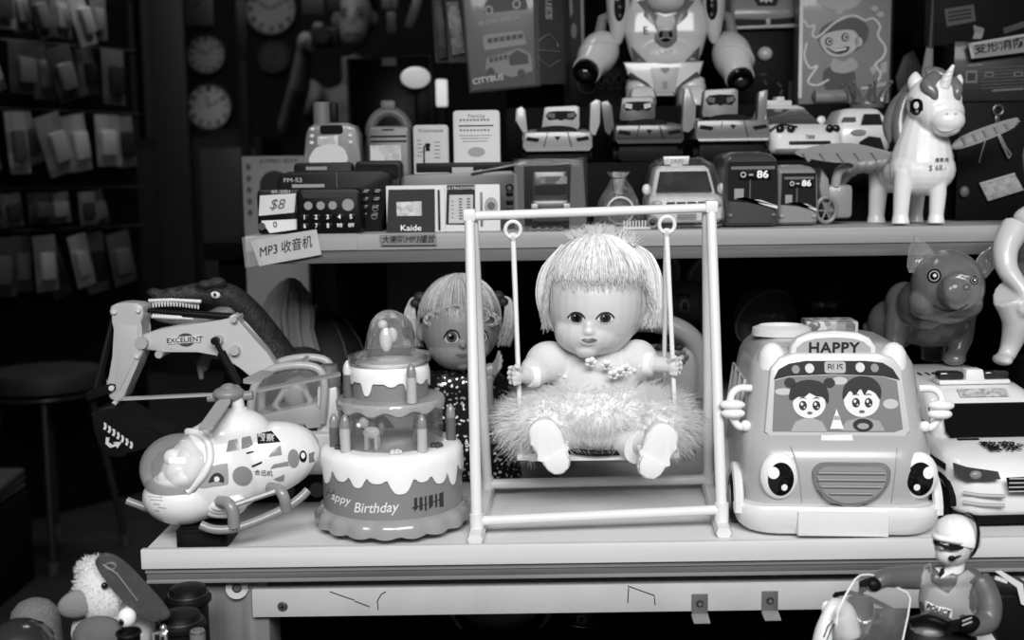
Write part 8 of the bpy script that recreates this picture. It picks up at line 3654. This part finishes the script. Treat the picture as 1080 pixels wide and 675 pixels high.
MODE['see'] = False
t, zb = on_crate('fuzzy_hat', 'pale fuzzy domed hat behind the dark glossy dome', 'hat', 36, 1.13)
b = MB(mat(.42, .9, var=.2, scale=.3, bump=1.0, bscale=.5))
b.rows([[(36 + w_ * math.cos(a), y, w_ * .9 * math.sin(a)) for a in [2 * PI * k / 40 for k in range(40)]] for y, w_ in ((zb, 26), (690, 27), (655, 26.5), (640, 23), (632, 16), (628, 7), (627, .5))])
b.build('crown', t)
b = MB(mat(.5, .9, bump=.8, bscale=.5))
b.tube([(36 + 27 * math.cos(a), zb - 4, 25 * math.sin(a)) for a in [2 * PI * k / 40 for k in range(40)]], 3.5, n=8, closed=True)
b.build('brim', t)
t, zb = on_crate('toy_helmet', 'dark glossy domed toy helmet in front of the fuzzy hat', 'helmet', 18, 1.02)
b = MB(mat(.17, .2, coat=.6))
b.rows([[(18 + w_ * math.cos(a), y, w_ * .9 * math.sin(a)) for a in [2 * PI * k / 40 for k in range(40)]] for y, w_ in ((zb, 40), (690, 40), (668, 35), (656, 26), (650, 15), (647.5, 6), (647, .5))])
b.build('shell', t)
b = MB(mat(.08, .5))
b.tube([(18 + 40.5 * math.cos(a), zb - 4, 36.5 * math.sin(a)) for a in [2 * PI * k / 40 for k in range(40)]], 2.5, n=8, closed=True)
b.build('rim', t)
t, zb = on_crate('plastic_cup', 'black plastic cup below the plush duck eye', 'cup', 134, 1.02)
b = MB(mat(.05, .3))
b.lathe((134, zb, 0), [(9, 0), (9, 2), (12, zb - 664), (13, zb - 663), (13, zb - 660), (11, zb - 660), (10, zb - 664), (.01, zb - 668)], n=28)
b.build('cup_body', t)
b = MB(mat(.12, .3))
b.ring((134, 662, 0), 12.6, 1, rot=(PI / 2, 0, 0))
b.build('rim', t)
t, zb = on_crate('toy_crane_figure', 'tiny shiny metal toy figure beside the black cup', 'toy figure', 168, 1.03)
b = MB(mat(.75, .2, metal=.8))
b.ell((171, 657, 0), (3.4, 3.4, 3.4))
b.tube([(158, 664, 0), (176, 661, 0)], 1.8, n=8)
b.tube([(160, 664, 0), (159, zb - 2, 0)], 1.8, n=8)
b.box((171, 668, 0), (8, 12, 6), bev=1.5)
b.tube([(169, 672, 0), (166, zb - 1, 0)], 2, n=8)
b.tube([(173, 672, 0), (176, zb - 1, 0)], 2, n=8)
b.box((168, zb - 2, 0), (26, 4, 12), bev=1)
b.blob('figure', t, voxel=.8, smooth=1)
b = MB(mat(.06, .3))
b.box((171, 670, -3.6), (3.4, 9, 1.4), bev=.4)
b.build('visor', t)
for k, (px, ytop, r, Y, lab) in enumerate(((199, 613, 24, 1.17, 'dark round hat, upper one of the stack beside the table leg'), (190, 640, 26, 1.10, 'dark round hat in front, lower one of the stack beside the table leg'))):
    t, zb = on_crate('round_hat', lab, 'hat', px, Y)
    b = MB(mat(.07, .45, var=.1))
    b.lathe((px, zb, 0), [(r * .85, 0), (r * .85, zb - ytop - 20), (r, zb - ytop - 18), (r, zb - ytop - 14), (r * .82, zb - ytop - 10), (r * .75, zb - ytop - 3), (r * .4, zb - ytop), (.01, zb - ytop)], n=36)
    b.build('crown', t)
    b = MB(mat(.14, .4))
    b.tube([(px + r * .84 * math.cos(a), ytop + 10, r * .84 * math.sin(a)) for a in [2 * PI * j / 40 for j in range(40)]], 1.4, n=6, closed=True)
    b.build('band', t)
t, zb = on_crate('plastic_jar', 'small pale clear jar at the foot of the table leg', 'jar', 207, 1.05)
b = MB(mat(.4, .3, coat=.4))
b.lathe((207, zb, 0), [(8, 0), (8, zb - 664), (7, zb - 660), (5.5, zb - 660), (5.5, zb - 664)], n=24)
b.build('glass', t)
b = MB(mat(.25, .4))
b.ring((207, 662, 0), 7.4, .9, rot=(PI / 2, 0, 0))
b.build('rim', t)


MODE['see'] = False
MODE['floor'] = True
# under the table
def on_low(name, label, cat, px, Y):
    t = thing(name, label, cat, px, 640, Y)
    t.location.z = LZ + .0002
    lo = 600
    while P(px, lo, Y).z > LZ + .0002:
        lo += .5
    org(px, lo)
    return t, lo


t, zb = on_low('clear_bowl', 'clear round bowl seen edge-on under the table', 'bowl', 528, 1.48)
b = MB(film(.8, .16, .06))
nn = 48
rows_ = []
for r_, h in ((14, 0), (34, 6), (50, 24), (54, 44), (55, 46), (53, 46), (52, 43), (48, 24), (33, 8), (12, 3)):
    rows_.append([(528 + r_ * math.cos(2 * PI * k / nn), zb - 3 - h, r_ * math.sin(2 * PI * k / nn)) for k in range(nn)])
b.rows(rows_)
b.build('glass', t)
b = MB(mat(.45, .3))
b.tube(arc(528, 634, 53, 180, 360, 24, ry=44, d=-4), 2.4, n=8)
b.build('edge', t)
t, zb = on_low('paper_pyramid', 'dark folded paper pyramid under the middle of the table', 'paper', 668, 1.50)
b = MB(mat(.14, .7))
apex = (670, 648, 20)
base = [(632, zb, 0), (690, zb, -10), (708, zb, 44), (640, zb, 50)]
b.rows([[tuple(p) for p in base], [tuple(apex[i] + (p[i] - apex[i]) * .01 for i in range(3)) for p in base]])
b.build('paper_sheet', t, sharp=20)
b = MB(mat(.26, .6))
for p in base[:2]:
    b.tube([p, apex], .8, n=5)
b.build('fold_edge', t)
t, zb = on_low('wire_coil', 'shiny coil of thin wire beside the paper pyramid under the table', 'wire', 612, 1.46)
b = MB(mat(.6, .25, metal=.8))
pts = []
for k in range(150):
    a = k * .42
    pts.append((612 + (16 + 3 * math.sin(k * .11)) * math.cos(a), zb - 3 - k * .25 - 8 * abs(math.sin(a * .5)), 18 * math.sin(a)))
b.tube(pts, .6, n=5)
b.build('coil', t)
b = MB(mat(.3, .4))
b.ring((612, zb - 20, -18), 4, 1.4)
b.build('tie', t)
t, zb = on_low('small_carton', 'small dim open carton under the table beside the clear bowl', 'carton', 425, 1.52)
b = MB(mat(.12, .7))
b.box((425, zb - 16, 20), (48, 32, 40), bev=1)
b.build('carton', t)
b = MB(mat(.18, .7))
b.prism([(400, zb - 32), (450, zb - 32), (456, zb - 42), (396, zb - 42)], -3, -1.6)
b.build('flap', t)
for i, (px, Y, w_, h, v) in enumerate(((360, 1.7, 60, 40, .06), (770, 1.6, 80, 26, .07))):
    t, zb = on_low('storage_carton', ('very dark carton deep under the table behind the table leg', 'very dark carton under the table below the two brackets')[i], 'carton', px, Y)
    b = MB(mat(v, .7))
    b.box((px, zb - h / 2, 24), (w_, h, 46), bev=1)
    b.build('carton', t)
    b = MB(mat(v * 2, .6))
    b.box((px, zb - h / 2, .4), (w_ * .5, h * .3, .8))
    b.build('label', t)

MODE['floor'] = False
